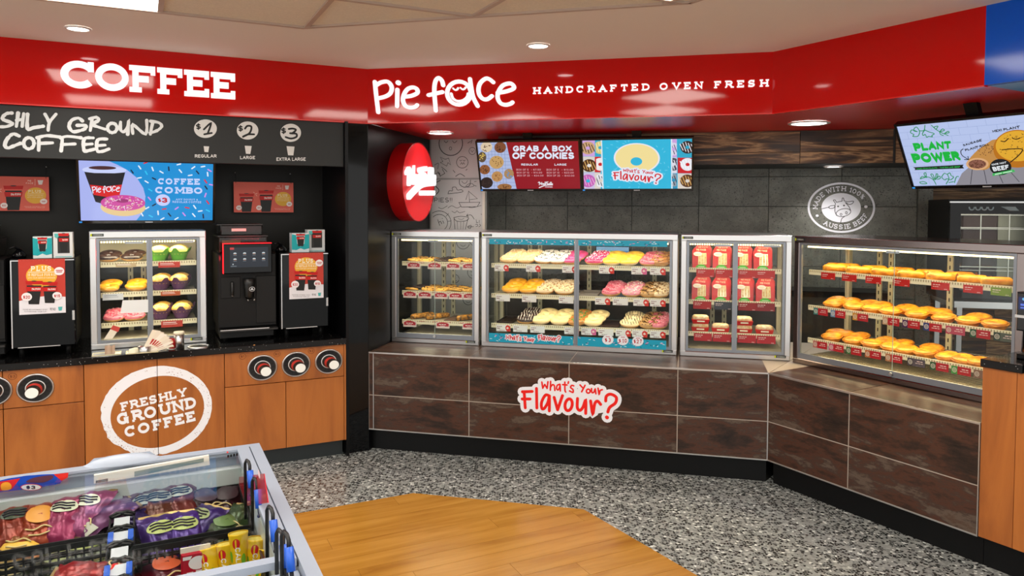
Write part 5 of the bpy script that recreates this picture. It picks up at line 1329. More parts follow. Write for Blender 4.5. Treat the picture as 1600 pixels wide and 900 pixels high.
# ================================================================== DISPLAY CASES
BO_, RO_ = -.345, -.335; CD = .5
ZR = [(1.108 - CZT, 1.108 - CZT), (.917 - CZT, .917 - CZT), (.726 - CZT, .726 - CZT)]
c1s, c1e = q('B', BO_, 610.5, 450)[0] + .004, q('B', BO_, 748.3, 450)[0]
c2s, c2e = q('B', BO_, 752, 450)[0], q('B', BO_, 1058.5, 450)[0]
c3s, c3e = q('B', BO_, 1063.5, 450)[0], q('B', BO_, 1236.5, 450)[0]
c4s, c4e = -2.737, -1.566
CTOP = 1.322
case1, sh1 = display_case('cookie_case', 'B', c1s, c1e, BO_, CZT, CTOP, CD, 'steel-framed cookie case beside the black side wall', ZR, 1, warm=(1, .88, .6), e=1.3)
case2, sh2 = display_case('donut_case', 'B', c2s, c2e, BO_, CZT, CTOP, CD, 'wide two-door donut case with blue sprinkle bands', ZR, 2, warm=(1, .92, .74), e=1.1)
case3, sh3 = display_case('sandwich_case', 'B', c3s, c3e, BO_, CZT, CTOP, CD, 'two-door hot case of red sandwich packs', ZR, 2, warm=(1, .85, .6), e=.9)
case4, sh4 = display_case('pie_case', 'R', c4s, c4e, RO_, CZT, CTOP, CD, 'long heated pie case on the angled counter', [(1.118 - CZT,) * 2, (.918 - CZT,) * 2, (.732 - CZT,) * 2], 1, steel=mat('dark_steel', '#8a7f7c', rough=.2, metal=1.0), wire=True, warm=(1, .78, .42), e=2.0)
# blue sprinkle bands and tickets on the donut case doors
def band(x0, x1, z0, z1, y, parent, name):
    b = MB().box(x0, x1, y - .0008, y, z0, z1).build(name, pr('#1fa0bf', .3), parent)
    pls = [[], [], []]
    for i in range(int((x1 - x0) * 70)):
        x, z, a = random.uniform(x0 + .01, x1 - .01), random.uniform(z0 + .006, z1 - .006), random.uniform(0, 3.14); d = .006
        pls[random.choice((0, 0, 1, 2))] += ribbon([(x - d * math.cos(a), z - d * math.sin(a) * .5), (x + d * math.cos(a), z + d * math.sin(a) * .5)], .0032)
    for p, c in zip(pls, ('#e8f4f8', '#16324a', '#e58ab8')): art('sprinkle_print', p, pr(c), b, 1, y=y - .0008)
    return b
w2_ = c2e - c2s; hC = CTOP - CZT; f2 = FB(BO_, c2s, CZT)
ym = .0035
xa0, xa1 = f2(764, 450)[0], f2(896, 450)[0]; xb0, xb1 = f2(903, 450)[0], f2(1042, 450)[0]
z_t1, z_t0 = f2(830, 374)[1], f2(830, 382.5)[1]; z_b1, z_b0 = f2(830, 523)[1], f2(830, 537)[1]
for xs0, xs1 in ((xa0, xa1), (xb0, xb1)):
    band(xs0, xs1, z_t0, z_t1, ym, case2, 'sprinkle_band'); bb = band(xs0, xs1, z_b0, z_b1, ym, case2, 'sprinkle_band')
    if xs0 == xa0:
        def fw(x, y): return f2(750 + x * .2222, 355 + y * .2222)
        def fwm(x, y):  # the sticker lettering laid on one line
            return fw(185 + (x - 415) * .0, 0)
        st = []; wh = []
        # one-line version: small words then big word, at one height
        def mp1(x, y): return fw(183 + (x - 410) * .235, 800 - (300 - y) * .26)
        def mp2(x, y): return fw(408 + (x - 130) * .118, 800 - (590 - y) * .125)
        for L_, mp_, t0 in ((WYF_S, mp1, 24), (WYF_B, mp2, 50)):
            for pts, kd in L_:
                p = smooth(pts, 4) if kd == 1 else pts; a = mp_(0, 0); b = mp_(100, 0); u_ = (b[0] - a[0]) / 100
                st += ribbon([mp_(*w) for w in p], t0 * u_, 'round'); wh += ribbon([mp_(*w) for w in p], t0 * u_ + .010, 'round')
        art('sticker_ground', wh, pr('#eef0f4'), bb, 2, y=ym); art('sticker_lettering', st, pr('#d81e2a'), bb, 3, y=ym)
    else:
        def fr(x, y): return f2(890 + x * .2278, 355 + y * .2278)
        for cx, cy, tx in ((262, 772, '$3'), (365, 776, '$10'), (468, 782, '$27')):
            sp_ = art('price_spot', fell(cx, cy, 39, 34, fr), pr('#eceef2'), bb, 2, y=ym)
            art('spot_lettering', ftext(tx, cx - (20 if len(tx) < 3 else 28), cy - 12, cx + (20 if len(tx) < 3 else 28), cy + 16, fr, .22, 'slab') + fpoly([(cx - 14, cy - 23), (cx + 14, cy - 23), (cx + 14, cy - 19), (cx - 14, cy - 19)], fr), pr('#b8202c'), bb, 3, y=ym)

# ---- tickets
def dashes(x0, z0, x1, h, n=3):
    """illegible small print: a broken line of short strokes"""
    L_ = (x1 - x0) / n; return [rect(x0 + i * L_, z0, x0 + i * L_ + L_ * (.82 if i < n - 1 else .6), z0 + h) for i in range(n)]
def pxs(k, case_s, o, us, v): return [q(k, o - .085, u, v)[0] - case_s for u in us]
TR_ = ['#e9dcd6']
def cookie_tags(sh, us, v):
    s_, x0, x1, ry, zr, zt = sh; yy = ry - .010
    for x in pxs('B', c1s, BO_, us, v):
        p = MB().box(x, x + .092, yy - .0012, yy, zr - .032, zr + .006).build('price_tag', pr('#e6d3cb'), s_)
        art('tag_label', [rect(x + .006, zr - .02, x + .086, zr - .001), ell(x + .046, zr - .004, .038, .011, 20)], pr('#b82a38'), p, 1, y=yy - .0012)
        art('tag_lettering', dashes(x + .02, zr - .010, x + .074, .005) + dashes(x + .03, zr - .018, x + .064, .003), pr('#f6e3de'), p, 2, y=yy - .0012)
cookie_tags(sh1[0], (638, 670, 699, 724), 418); cookie_tags(sh1[1], (632, 655, 680, 703, 725), 463); cookie_tags(sh1[2], (632, 683, 724), 512)
for s_, x0, x1, ry, zr, zt in sh1:
    for i in range(5): art('rail_print', ribbon(smooth([(x0 + .03 + i * .09, zr + .003), (x0 + .036 + i * .09, zr + .009), (x0 + .044 + i * .09, zr + .004), (x0 + .054 + i * .09, zr + .009), (x0 + .062 + i * .09, zr + .005)]), .0025), pr('#b8323c'), s_, 1, y=ry - .0068)
def donut_tags(sh, us, v, plain=()):
    s_, x0, x1, ry, zr, zt = sh; yy = ry - .010
    for i, x in enumerate(pxs('B', c2s, BO_, us, v)):
        x = min(x, w2_ - .135)
        p = MB().box(x, x + .092, yy - .0012, yy, zr - .034, zr + .008).build('price_tag', pr('#ece9e4'), s_)
        if i not in plain:
            c = '#d8352a' if i % 5 != 4 else '#e06a9a'
            e_ = art('tag_emblem', [ell(x + .075, zr - .012, .0155, .018, 20), rect(x + .068, zr - .034, x + .092, zr + .0)], pr(c), p, 1, y=yy - .0012)
            art('emblem_icon', [[(x + .065, zr - .014), (x + .074, zr - .004), (x + .084, zr - .014), (x + .074, zr - .019)]], pr('#f6d9cf'), p, 2, y=yy - .0012)
        art('tag_lettering', dashes(x + .006, zr - .006, x + .042, .004) + dashes(x + .006, zr - .018, x + .038, .005, 1) + dashes(x + .02, zr - .029, x + .06, .003), pr('#8a5a58'), p, 1, y=yy - .0012)
donut_tags(sh2[0], (774, 823, 879.5, 936.7, 987, 1016), 422); donut_tags(sh2[1], (776, 816.7, 874, 930.5, 958, 990, 1016), 470, (0, 1, 2, 4)); donut_tags(sh2[2], (776.7, 803, 829.6, 882.7, 909, 935.6, 962.4, 988, 1016), 516, (1, 2, 5))
def red_tags(sh, xs, cols, w, h, k, cs):
    s_, x0, x1, ry, zr, zt = sh; yy = ry - .010
    for x, c in zip(xs, cols):
        p = MB().box(x, x + w, yy - .0012, yy, zr - h + .006, zr + .006).build('price_tag', pr(c, .3), s_)
        art('tag_lettering', dashes(x + .008, zr - .007, x + w * .55, .0035) + dashes(x + .008, zr - .016, x + w * .45, .0025) + dashes(x + w - .024, zr - h + .01, x + w - .006, .0025, 2), pr('#f3d9d2'), p, 1, y=yy - .0012)
R0 = '#c3201c'
red_tags(sh3[0], pxs('B', c3s, BO_, (1088, 1117.5, 1153, 1181), 428), (R0,) * 4, .104, .046, 'B', c3s)
red_tags(sh3[1], pxs('B', c3s, BO_, (1083, 1115.5, 1153, 1181), 480), ('#a81e20', '#3d4048', '#9a1c20', '#8e1e24'), .104, .046, 'B', c3s)
red_tags(sh3[2], pxs('B', c3s, BO_, (1084, 1113.5, 1152, 1182), 531), ('#b3202a',) * 4, .104, .046, 'B', c3s)
def r4(us, v): return [q('R', RO_ - .085, u, v)[0] - c4s for u in us]
red_tags(sh4[0], r4((1286.6, 1319, 1356, 1399, 1459, 1509, 1552), 440), (R0,) * 6 + ('#7f9a38',), .086, .036, 'R', c4s)
def pie_tags(sh, us, v, em_, red):
    s_, x0, x1, ry, zr, zt = sh; yy = ry - .010; w, h = .088, .038
    for i, x in enumerate(r4(us, v)):
        p = MB().box(x, x + w, yy - .0012, yy, zr - h + .004, zr + .004).build('price_tag', pr(red[i % len(red)], .3), s_)
        art('tag_emblem', [rect(x, zr - h + .004, x + .028, zr + .004)], pr(em_[i % len(em_)]), p, 1, y=yy - .0012)
        art('emblem_icon', ringp(x + .015, zr - .015, .0105, .0115, .008, .009, 20) + ringp(x + .015, zr - .015, .005, .0055, .003, .0035, 14), pr('#e6dccb'), p, 2, y=yy - .0012)
        art('tag_lettering', dashes(x + .048, zr - .010, x + .084, .004, 2) + dashes(x + .04, zr - .019, x + .084, .003), pr('#f0d3cc'), p, 1, y=yy - .0012)
pie_tags(sh4[1], (1275, 1301.5, 1336, 1383, 1414, 1447, 1482, 1520, 1557), 495, ('#3a7d7a', '#6b8fb0', '#c98a2c', '#c9a07a', '#4a2a5a', '#2c3f7a', '#b8485c', '#2f5a3e', '#3a4a40'), ('#b5202a',) * 6 + ('#b8485c', '#b5202a', '#5a5f52'))
pie_tags(sh4[2], (1274, 1299, 1326, 1355.5, 1387.5, 1422, 1457.5, 1491, 1526), 548, ('#b86a62', '#c45a7a', '#3c6b3c', '#b5663a', '#b87a52', '#4a4048', '#2f5a3a', '#4a9a4a', '#8a6a5a'), ('#b5202a', '#b5202a', '#b5202a', '#b5202a', '#b5202a', '#5a5058', '#b5202a', '#b5202a', '#8a6a5a'))

# ================================================================== FOOD
def place(name, me, k, cs, co, x, y, z, rx=0.0, rz=0.0, label=None, cat=None, group=None, sc_=(1, 1, 1)):
    o = bpy.data.objects.new(name, me); COL.objects.link(o); o.location = W(k, cs + x, co - y, z)
    o.rotation_euler = (rx, 0, RZ[k] + rz); o.scale = sc_; return tag(o, label, cat, group)
def sub(name, me, parent): o = bpy.data.objects.new(name, me); COL.objects.link(o); o.parent = parent; return o
def torus(R, r, rz, z0, z1, n=20, m=10, a0=0, a1=360, wob=0.0):
    b = MB(); vs = []; full = (a1 - a0) >= 360; mm = m if full else m + 1
    for i in range(n):
        a = 2 * math.pi * i / n; wv = 1 + wob * math.sin(a * 5) 
        for j in range(mm):
            t_ = math.radians(a0 + (a1 - a0) * j / m); rr = R + r * wv * math.cos(t_); vs.append((rr * math.cos(a), rr * math.sin(a), z0 + rz * math.sin(t_)))
    fs = []
    for i in range(n):
        for j in range(m):
            i2 = (i + 1) % n; j2 = (j + 1) % mm if full else j + 1
            fs.append((i * mm + j, i2 * mm + j, i2 * mm + j2, i * mm + j2))
    return b.add(vs, fs, True)
def baked(name, c0, c1, scale=40, rough=.5):
    def bld(nt, b):
        mp = coords(nt, (1, 1, 1), 4.0); n1 = nd(nt, 'ShaderNodeTexNoise', Scale=float(scale), Detail=5.0); nt.links.new(mp.outputs[0], n1.inputs['Vector'])
        r = ramp(nt, [(.35, c0), (.65, c1)]); nt.links.new(n1.outputs['Fac'], r.inputs['Fac']); nt.links.new(r.outputs['Color'], b.inputs['Base Color'])
        bp = nd(nt, 'ShaderNodeBump', Strength=.3, Distance=.002); nt.links.new(n1.outputs['Fac'], bp.inputs['Height']); nt.links.new(bp.outputs['Normal'], b.inputs['Normal'])
    return rampmat(name, bld, rough)
M_DOUGH = baked('donut_dough', '#c98f4c', '#dcae6e'); M_DOUGH_P = baked('pale_dough', '#e2c08a', '#efd9b0')
R_, r_d = .0315, .0205
ME_DOUGH = torus(R_, r_d, .017, .017, 0).mesh('donut', M_DOUGH); ME_DOUGHP = torus(R_, r_d, .017, .017, 0).mesh('donut', M_DOUGH_P)
ICE = {}
def icing(col, sprk=None, rough=.3, stripes=None):
    key = (col, str(sprk), stripes)
    if key in ICE: return ICE[key]
    me = torus(R_, r_d * 1.06, .0185, .0168, 0, 20, 8, 8, 172, .05).mesh('icing', mat('icing_' + col, col, rough=rough)); sm_ = []
    if sprk:
        for c in sprk:
            b = MB()
            for i in range(46 // len(sprk)):
                a, t_ = random.uniform(0, 6.28), math.radians(random.uniform(30, 150)); rr = R_ + r_d * 1.08 * math.cos(t_); x, y, z = rr * math.cos(a), rr * math.sin(a), .0168 + .0192 * math.sin(t_); d = .0032
                b.box(x - d * random.uniform(.5, 1), x + d * random.uniform(.5, 1), y - d * random.uniform(.4, 1), y + d * random.uniform(.4, 1), z - .001, z + .0022)
            sm_.append(b.mesh('sprinkles', pr(c)))
    if stripes:
        b = MB()
        for i in range(-3, 4):
            x = i * .014
            pts = []
            for y in [j * .006 - .054 for j in range(19)]:
                rr = math.hypot(x, y)
                if R_ - r_d * .8 < rr < R_ + r_d * .9: pts.append((x, y, .0178 + .0188 * math.sqrt(max(0, 1 - ((rr - R_) / (r_d * 1.06)) ** 2))))
                elif len(pts) > 1: b.tube(pts, .0016, 5); pts = []
                else: pts = []
            if len(pts) > 1: b.tube(pts, .0016, 5)
        sm_.append(b.mesh('drizzle', pr(stripes)))
    ICE[key] = (me, sm_); return ICE[key]
ORD = ['first', 'second', 'third', 'fourth', 'fifth', 'sixth', 'seventh', 'eighth', 'ninth', 'tenth', 'eleventh', 'twelfth', 'thirteenth', 'fourteenth']
DK = {'sugar': ('sugar-dusted donut', '#e4bf86', ['#f2dfb8'], False), 'oreo': ('cookie-crumbed black and white donut', '#e9e2d6', ['#1c1614', '#1c1614', '#f4efe6'], False), 'pink': ('pink-iced donut', '#d8487e', None, False),
      'red': ('deep pink sprinkled donut', '#cf2f62', ['#f0a0b8', '#ffffff'], False), 'yellow': ('yellow-iced donut', '#f0c23c', None, True), 'orange': ('orange-yellow glazed donut', '#eda528', None, False), 'pinks': ('pink sprinkled donut', '#d4707e', ['#c23a58', '#f0c0c0', '#e06a80'], False),
      'brown': ('brown crumbed donut', '#a8713a', ['#6b4020', '#d0a060'], False), 'beige': ('beige nut-sprinkled donut', '#e2c69a', ['#9a6a3c', '#f2e6cc'], False), 'bead': ('pink donut with white beads', '#e08a98', ['#fbeee6', '#fbeee6', '#e8c8a0'], False),
      'choc': ('chocolate-iced donut', '#2c170f', None, False), 'chocs': ('chocolate donut with white stripes', '#2c170f', None, '#efe4d4'), 'pale': ('pale vanilla-iced donut', '#f3d998', None, True), 'green': ('green and orange sprinkled donut', '#c0803c', ['#2f9a4a', '#e0622c', '#3fae62'], False),
      'driz': ('vanilla donut with chocolate drizzle', '#f0d9a4', None, '#3a1f14'), 'flake': ('chocolate-flake donut', '#b58a52', ['#3a2212', '#5a3a20'], False)}
def donut(kind, k, cs, co, x, y, z, label, group, rx=.0, rz=0.0, s=1.0):
    nm, col, spk_, ex = DK[kind]; stripes = ex if isinstance(ex, str) else None
    o = place('donut', ME_DOUGHP if ex is True else ME_DOUGH, k, cs, co, x, y, z, rx, rz, label, 'donut', group, (1.08 * s, 1.0 * s, .92 * s))
    me, sm_ = icing(col, spk_, stripes=stripes); sub('icing', me, o)
    for m_ in sm_: tag(sub(m_.name.split('.')[0], m_, o), kind='stuff')
    return o
SHN = ['top', 'middle', 'bottom']
def pile(kind, i, x, sh, row, k, cs, co, z0, case, n=3, s=1.0):
    zt = z0 + sh[5]
    for j in range(n):
        donut(kind, k, cs, co, x + random.uniform(-.006, .006) + j * .013, sh[3] + .058 + j * .060, zt + .002 + .010 + .0155 * j, '%s, %s in the %s pile, %s shelf, %s' % (DK[kind][0], ('front', 'middle', 'rear')[j], ORD[i], SHN[row], case), 'donuts on the %s shelf of the %s' % (SHN[row], case), rx=math.radians(13), rz=random.uniform(-.3, .3), s=s)
ROWS2 = [[('sugar', 795.6), ('sugar', 822), ('oreo', 849), ('oreo', 873), ('pink', 893), ('red', 930), ('yellow', 956), ('yellow', 983), ('pinks', 1014), ('brown', 1036)],
         [('orange', 798), ('orange', 826), ('beige', 853), ('beige', 880), ('pinks', 956), ('bead', 986), ('flake', 1013), ('beige', 1036)],
         [('chocs', 822), ('pale', 847), ('pale', 874), ('green', 902), ('pale', 926.5), ('driz', 984.5), ('flake', 1012), ('pinks', 1034.6)]]
for r_, lst in enumerate(ROWS2):
    for i, (kd, u) in enumerate(lst):
        x = q('B', BO_ - sh2[r_][3] - .06, u, 420 + 47 * r_)[0] - c2s
        pile(kd, i, min(x, w2_ - .115), sh2[r_], r_, 'B', c2s, BO_, CZT, 'donut case', 3, 1.09)
# near-empty trays on the donut shelves
for r_, u, w_, c_, lb in ((1, 918, .12, '#8d8378', 'empty grey tray on the middle shelf of the donut case'), (2, 787, .1, '#2a1a12', 'dark crumb-covered tray at the left of the lowest donut shelf'), (2, 953, .11, '#3a2418', 'brown empty tray between donut piles on the lowest shelf')):
    x = q('B', BO_ - sh2[r_][3], u, 440)[0] - c2s
    t = thing('donut_tray', 'B', c2s + x - w_ / 2, BO_ - sh2[r_][3] - .02, CZT + sh2[r_][5] + .0005, lb, 'tray', 'donut trays')
    MB().box(0, w_, 0, .24, 0, .004).build('tray_floor', pr(c_), t); MB().box(0, w_, 0, .004, .004, .014).box(0, w_, .236, .24, .004, .014).box(0, .004, .004, .236, .004, .014).box(w_ - .004, w_, .004, .236, .004, .014).build('tray_lip', pr(c_), t)

# ---- pastry case (coffee counter): donuts left, muffins right
for r_, (kd, us) in enumerate((('choc', (171, 207)), ('orange', (163, 212)), ('pinks', (176, 208)))):
    for i, u in enumerate(us):
        x = q('L', CO - shL[r_][3] - .05, u, 430)[0] - cs0
        pile(kd, i, max(x, .085), shL[r_], r_, 'L', cs0, CO, CT, 'pastry case', 2, .98)
def muffin_meshes(wrap, top, key):
    b = MB(); n = 24; rows_ = []
    for j in range(7):
        t_ = j / 6; ring_ = []
        for i in range(n):
            a = 2 * math.pi * i / n; r_ = .024 + .018 * t_ ** 1.2; z = .052 * t_
            if j >= 5: z += (.014 if j == 6 else .004) * (1 if (i % 6) < 2 else -.35); r_ += .006 * (j - 4) * (.6 if (i % 6) < 2 else .2)
            ring_.append((r_ * math.cos(a), r_ * math.sin(a), z))
        rows_.append(ring_)
    vs = [p for r_ in rows_ for p in r_]; fs = [(j * n + i, j * n + (i + 1) % n, (j + 1) * n + (i + 1) % n, (j + 1) * n + i) for j in range(6) for i in range(n)]
    b.add(vs, fs, True); b.f.append([i for i in range(n)][::-1]); b.sm.append(False)
    wr = b.mesh('muffin', mat('wrap_' + key, wrap, rough=.6, noise=.2, nscale=60)); c = MB(); c.ball((0, 0, .048), .039, .039, .032, 16, 8); return wr, c.mesh('muffin_top', baked('crumb_' + key, top, '#f2d27a', 60))
MUF = {'p': muffin_meshes('#6a446a', '#d9a02c', 'purple'), 'g': muffin_meshes('#5fae2c', '#d8c06a', 'green')}
for r_, kd, us in ((0, 'g', (249, 279)), (1, 'p', (250, 280)), (2, 'p', (250, 283))):
    for i, u in enumerate(us):
        for j in range(2):
            x = q('L', CO - shL[r_][3] - .05, u, 430)[0] - cs0 + j * .015
            o = place('muffin', MUF[kd][0], 'L', cs0, CO, x, shL[r_][3] + .062 + j * .115, CT + shL[r_][5] + .001, 0, random.uniform(0, 3), '%s muffin in %s paper, %s %s on the %s shelf of the pastry case' % (('yellow', 'pale')[kd == 'g'], ('purple', 'green')[kd == 'g'], ('left', 'right')[i], ('front', 'rear')[j], SHN[r_]), 'muffin', 'muffins in the pastry case', (1.38, 1.25, 1.12)); sub('muffin_top', MUF[kd][1], o)

# ---- cookie case
M_COOK = baked('cookie_tan', '#b8802c', '#dda94a', 70); M_CHOC = baked('cookie_choc', '#24140c', '#3a2416', 70); M_LOG = baked('choc_gold_log', '#2a160a', '#c98a26', 55)
def disc(r, h, m, nm): return MB().lathe([(r * .94, 0), (r, h * .4), (r * .9, h * .85), (r * .5, h * 1.05), (0, h * 1.1)], 18).mesh(nm, m)
CK = {'tan': disc(.043, .014, M_COOK, 'cookie'), 'choc': disc(.043, .014, M_CHOC, 'cookie')}
CHIP = MB()
for i in range(9):
    a, rr = random.uniform(0, 6.28), random.uniform(.005, .034); CHIP.ball((rr * math.cos(a), rr * math.sin(a), .0145), .004, .004, .003, 6, 4)
CHIPM = CHIP.mesh('chocolate_chips', pr('#24120a'))
w1 = c1e - c1s
for r_ in (0, 1):
    n_ = 5
    for i in range(n_):
        for j in range(3):
            kd = 'choc' if (r_ == 0 and i in (2,)) or (r_ == 1 and i == 0 and j) else 'tan'
            x = sh1[r_][1] + .05 + i * (w1 - .2) / (n_ - 1); y = sh1[r_][3] + .05 + j * .095
            o = place('cookie', CK[kd], 'B', c1s, BO_, x + random.uniform(-.008, .008), y, CZT + sh1[r_][5] + .004, math.radians(random.uniform(6, 13)), random.uniform(0, 3), '%s cookie, %s of the %s column on the %s shelf of the cookie case' % (('golden', 'dark chocolate')[kd == 'choc'], ('front', 'middle', 'rear')[j], ORD[i], SHN[r_]), 'cookie', 'cookies on the %s shelf of the cookie case' % SHN[r_], (1.08, 1, 1)); sub('chocolate_chips', CHIPM, o)
def loaf(L_, w_, h_, m, nm, n=9, taper=.75, bumps=0.0):
    b = MB(); m_ = 12; vs = []
    for j in range(n + 1):
        t_ = j / n; k_ = (1 - abs(2 * t_ - 1) ** 4 * (1 - taper)) if 0 < j < n else taper * .55
        for i in range(m_):
            a = 2 * math.pi * i / m_; bw = 1 + bumps * random.uniform(-1, 1); y = w_ / 2 * math.copysign(abs(math.cos(a)) ** .75, math.cos(a)) * k_ * bw; z = h_ / 2 + h_ / 2 * math.copysign(abs(math.sin(a)) ** .75, math.sin(a)) * (k_ if math.sin(a) > 0 else 1) * (bw if math.sin(a) > 0 else 1)
            vs.append((L_ * (t_ - .5), y, z))
    fs = [(j * m_ + i, j * m_ + (i + 1) % m_, (j + 1) * m_ + (i + 1) % m_, (j + 1) * m_ + i) for j in range(n) for i in range(m_)]
    fs += [list(range(m_))[::-1], [n * m_ + i for i in range(m_)]]
    return b.add(vs, fs, True).mesh(nm, m)
LOGM = loaf(.19, .048, .034, M_LOG, 'chocolate_log', 14, .8, .12)
for i, u in enumerate((656, 680, 727)):
    x = q('B', BO_ - .14, u, 500)[0] - c1s
    o = place('chocolate_log', LOGM, 'B', c1s, BO_, min(x, w1 - .11), sh1[2][3] + .12, CZT + sh1[2][5] + .001, 0, math.radians(58), 'chocolate log with golden crumbs, %s from the left on the lowest cookie shelf' % ORD[i], 'chocolate log', 'chocolate logs')
t = thing('cookie_tray', 'B', c1s + q('B', BO_ - .14, 705, 500)[0] - c1s - .04, BO_ - sh1[2][3] - .03, CZT + sh1[2][5] + .0005, 'empty brown tray between the chocolate logs', 'tray'); MB().box(0, .085, 0, .22, 0, .005).build('tray_floor', pr('#5a4030'), t)

# ---- sandwich packs
def pack():
    """red wedge carton with window, sticker and green tab"""
    w, h, d = .102, .128, .05
    M_R = mat('carton_red', '#c4120a', rough=.28); body = MB()
    pts = [(-w / 2, 0), (w / 2, 0), (w / 2, h * .86), (w / 2 - .012, h), (-w / 2 + .012, h), (-w / 2, h * .86)]
    body.prism(pts, 0, d); me = body.mesh('sandwich_pack', M_R)
    win = MB().poly([(-.018, .022), (.032, .022), (.030, .094), (-.016, .094)], -.0008).mesh('window', mat('pack_window', '#f0dca8', rough=.08, noise=.25, nscale=90, spec=.7))
    br = MB().polys([rect(-.014, .026, -.004, .09), rect(.004, .026, .012, .09), rect(.02, .026, .028, .09)], -.0014).mesh('bread', baked('sandwich_bread', '#c99a4a', '#f0d9a0', 80))
    stk = MB().poly(ell(-.02, .088, .025, .014, 22), -.0022).mesh('oval_sticker', pr('#f3ecd8')); gr = MB().poly(arc(0, 0, .032, .022, 0, 180, 14), -.0016).mesh('green_tab', pr('#49b02c'))
    tx = MB().polys(text('Pie Face', .011, .2, at=(0, .109), align='c', width=.055) + [rect(-.036, .089, -.004, .0915), rect(-.034, .084, -.008, .0865)], -.003).mesh('pack_lettering', pr('#f6d8b0'))
    tx2 = MB().polys([rect(-.018, .006, .018, .009)], -.0024).mesh('tab_lettering', pr('#e9f3d8'))
    return me, [win, br, stk, gr, tx, tx2]
PK = pack()
for r_, us in ((0, (1095.6, 1127, 1160, 1191)), (1, (1094.5, 1126, 1162.6, 1195))):
    for i, u in enumerate(us):
        for j in range(2):
            x = q('B', BO_ - .13, u, 400 + 50 * r_)[0] - c3s + (.012 if j else 0)
            o = place('sandwich_pack', PK[0], 'B', c3s, BO_, x, sh3[r_][3] + .02 + j * .075, CZT + sh3[r_][5] + .002 + (.004 * j), -math.radians(11), random.uniform(-.05, .05), 'red windowed sandwich pack, %s %s on the %s shelf of the sandwich case' % (ORD[i], ('front', 'rear')[j], SHN[r_]), 'sandwich pack', 'sandwich packs', (1.0, 1, .95 + .05 * j))
            for m_ in PK[1]: sub(m_.name.split('.')[0], m_, o)
ROLLT = MB().add([(-.045, -.03, 0), (.045, -.03, 0), (.045, .03, 0), (-.045, .03, 0), (-.052, -.036, .026), (.052, -.036, .026), (.052, .036, .026), (-.052, .036, .026)], [(3, 2, 1, 0), (0, 1, 5, 4), (1, 2, 6, 5), (2, 3, 7, 6), (3, 0, 4, 7), (4, 5, 6, 7)]).mesh('wrapped_roll', mat('carton_red', '#d81c14'))
ROLLB = loaf(.096, .066, .036, baked('roll_bread', '#d6a765', '#f2e2bd', 50), 'bread_roll'); ROLLL = MB().box(-.02, .024, -.0375, -.0365, .012, .02).mesh('roll_label', pr('#f3ecd0'))
for i, (u, n_) in enumerate(((1094, 2), (1125.5, 1), (1161, 2), (1193.6, 1))):
    for j in range(n_):
        x = q('B', BO_ - .14, u, 515)[0] - c3s
        o = place('wrapped_roll', ROLLT, 'B', c3s, BO_, x, sh3[2][3] + .05, CZT + sh3[2][5] + .001 + j * .047, 0, random.uniform(-.06, .06), 'wrapped bread roll in red sleeve, %s in the %s stack on the lowest sandwich shelf' % (('bottom', 'top')[j], ORD[i]), 'bread roll', 'wrapped rolls'); b_ = sub('bread_roll', ROLLB, o); b_.location = (0, 0, .016); sub('roll_label', ROLLL, o)

# ---- pies and sausage rolls
M_PIE = baked('pie_crust', '#b5690f', '#e9a72c', 28, .4); M_PIE2 = baked('pie_rim', '#a85c10', '#d98f24', 40, .45)
def pie_mesh():
    n = 22; b = MB(); b.lathe([(.040, 0), (.049, .016), (.054, .020), (.053, .024), (.047, .025)], n, cap=True); base = b.mesh('pie', M_PIE2)
    c = MB().lathe([(.0495, .0245), (.046, .029), (.034, .0335), (.018, .0355), (0, .036)], n); top = c.mesh('pie_lid', M_PIE)
    d = MB(); d.tube([(-.022, .004, .0345), (-.016, -.001, .0355), (-.010, .004, .036)], .0013, 5); d.tube([(.010, .004, .036), (.016, -.001, .0355), (.022, .004, .0345)], .0013, 5); d.tube([(-.02, -.016, .034), (-.007, -.023, .0345), (.009, -.023, .0345), (.021, -.015, .034)], .0013, 5)
    return base, top, d.mesh('piped_face', pr('#5a2c0c'))
PB, PT, PFM = pie_mesh()
random.seed(5)
def pies(r_, us_front, us_back, v):
    for jj, us in enumerate((us_front, us_back)):
        for i, u in enumerate(us):
            y = sh4[r_][3] + .058 + jj * .10; x = q('R', RO_ - y, u, v)[0] - c4s
            x = max(.115, min(x, c4e - c4s - .115))
            o = place('meat_pie', PB, 'R', c4s, RO_, x, y, CZT + sh4[r_][5] + (.002 if jj == 0 else .01), math.radians(random.uniform(8, 14)), random.uniform(-.4, .4), 'golden pie, %s of the %s row on the %s shelf of the pie case' % (ORD[i], ('front', 'rear')[jj], SHN[r_]), 'pie', 'pies on the %s shelf' % SHN[r_], (1.06, 1, 1.05)); sub('pie_lid', PT, o)
            if random.random() < .45: sub('piped_face', PFM, o)
pies(1, (1303, 1335, 1364, 1392, 1434, 1476, 1514, 1556), (1262, 1290, 1330, 1359, 1378, 1418, 1448, 1470, 1530), 480)
pies(2, (1300, 1334, 1363, 1394, 1418, 1447, 1482, 1506, 1532), (1262, 1290, 1320, 1344, 1385, 1412, 1457), 535)
SR_ = loaf(.128, .054, .04, M_PIE, 'sausage_roll', 10, .86); SE = MB().lathe([(.018, 0), (.014, .002), (0, .003)], 14, axis='x', c=(.0745, 0, .02)).mesh('filling', pr('#7a4a2c'))
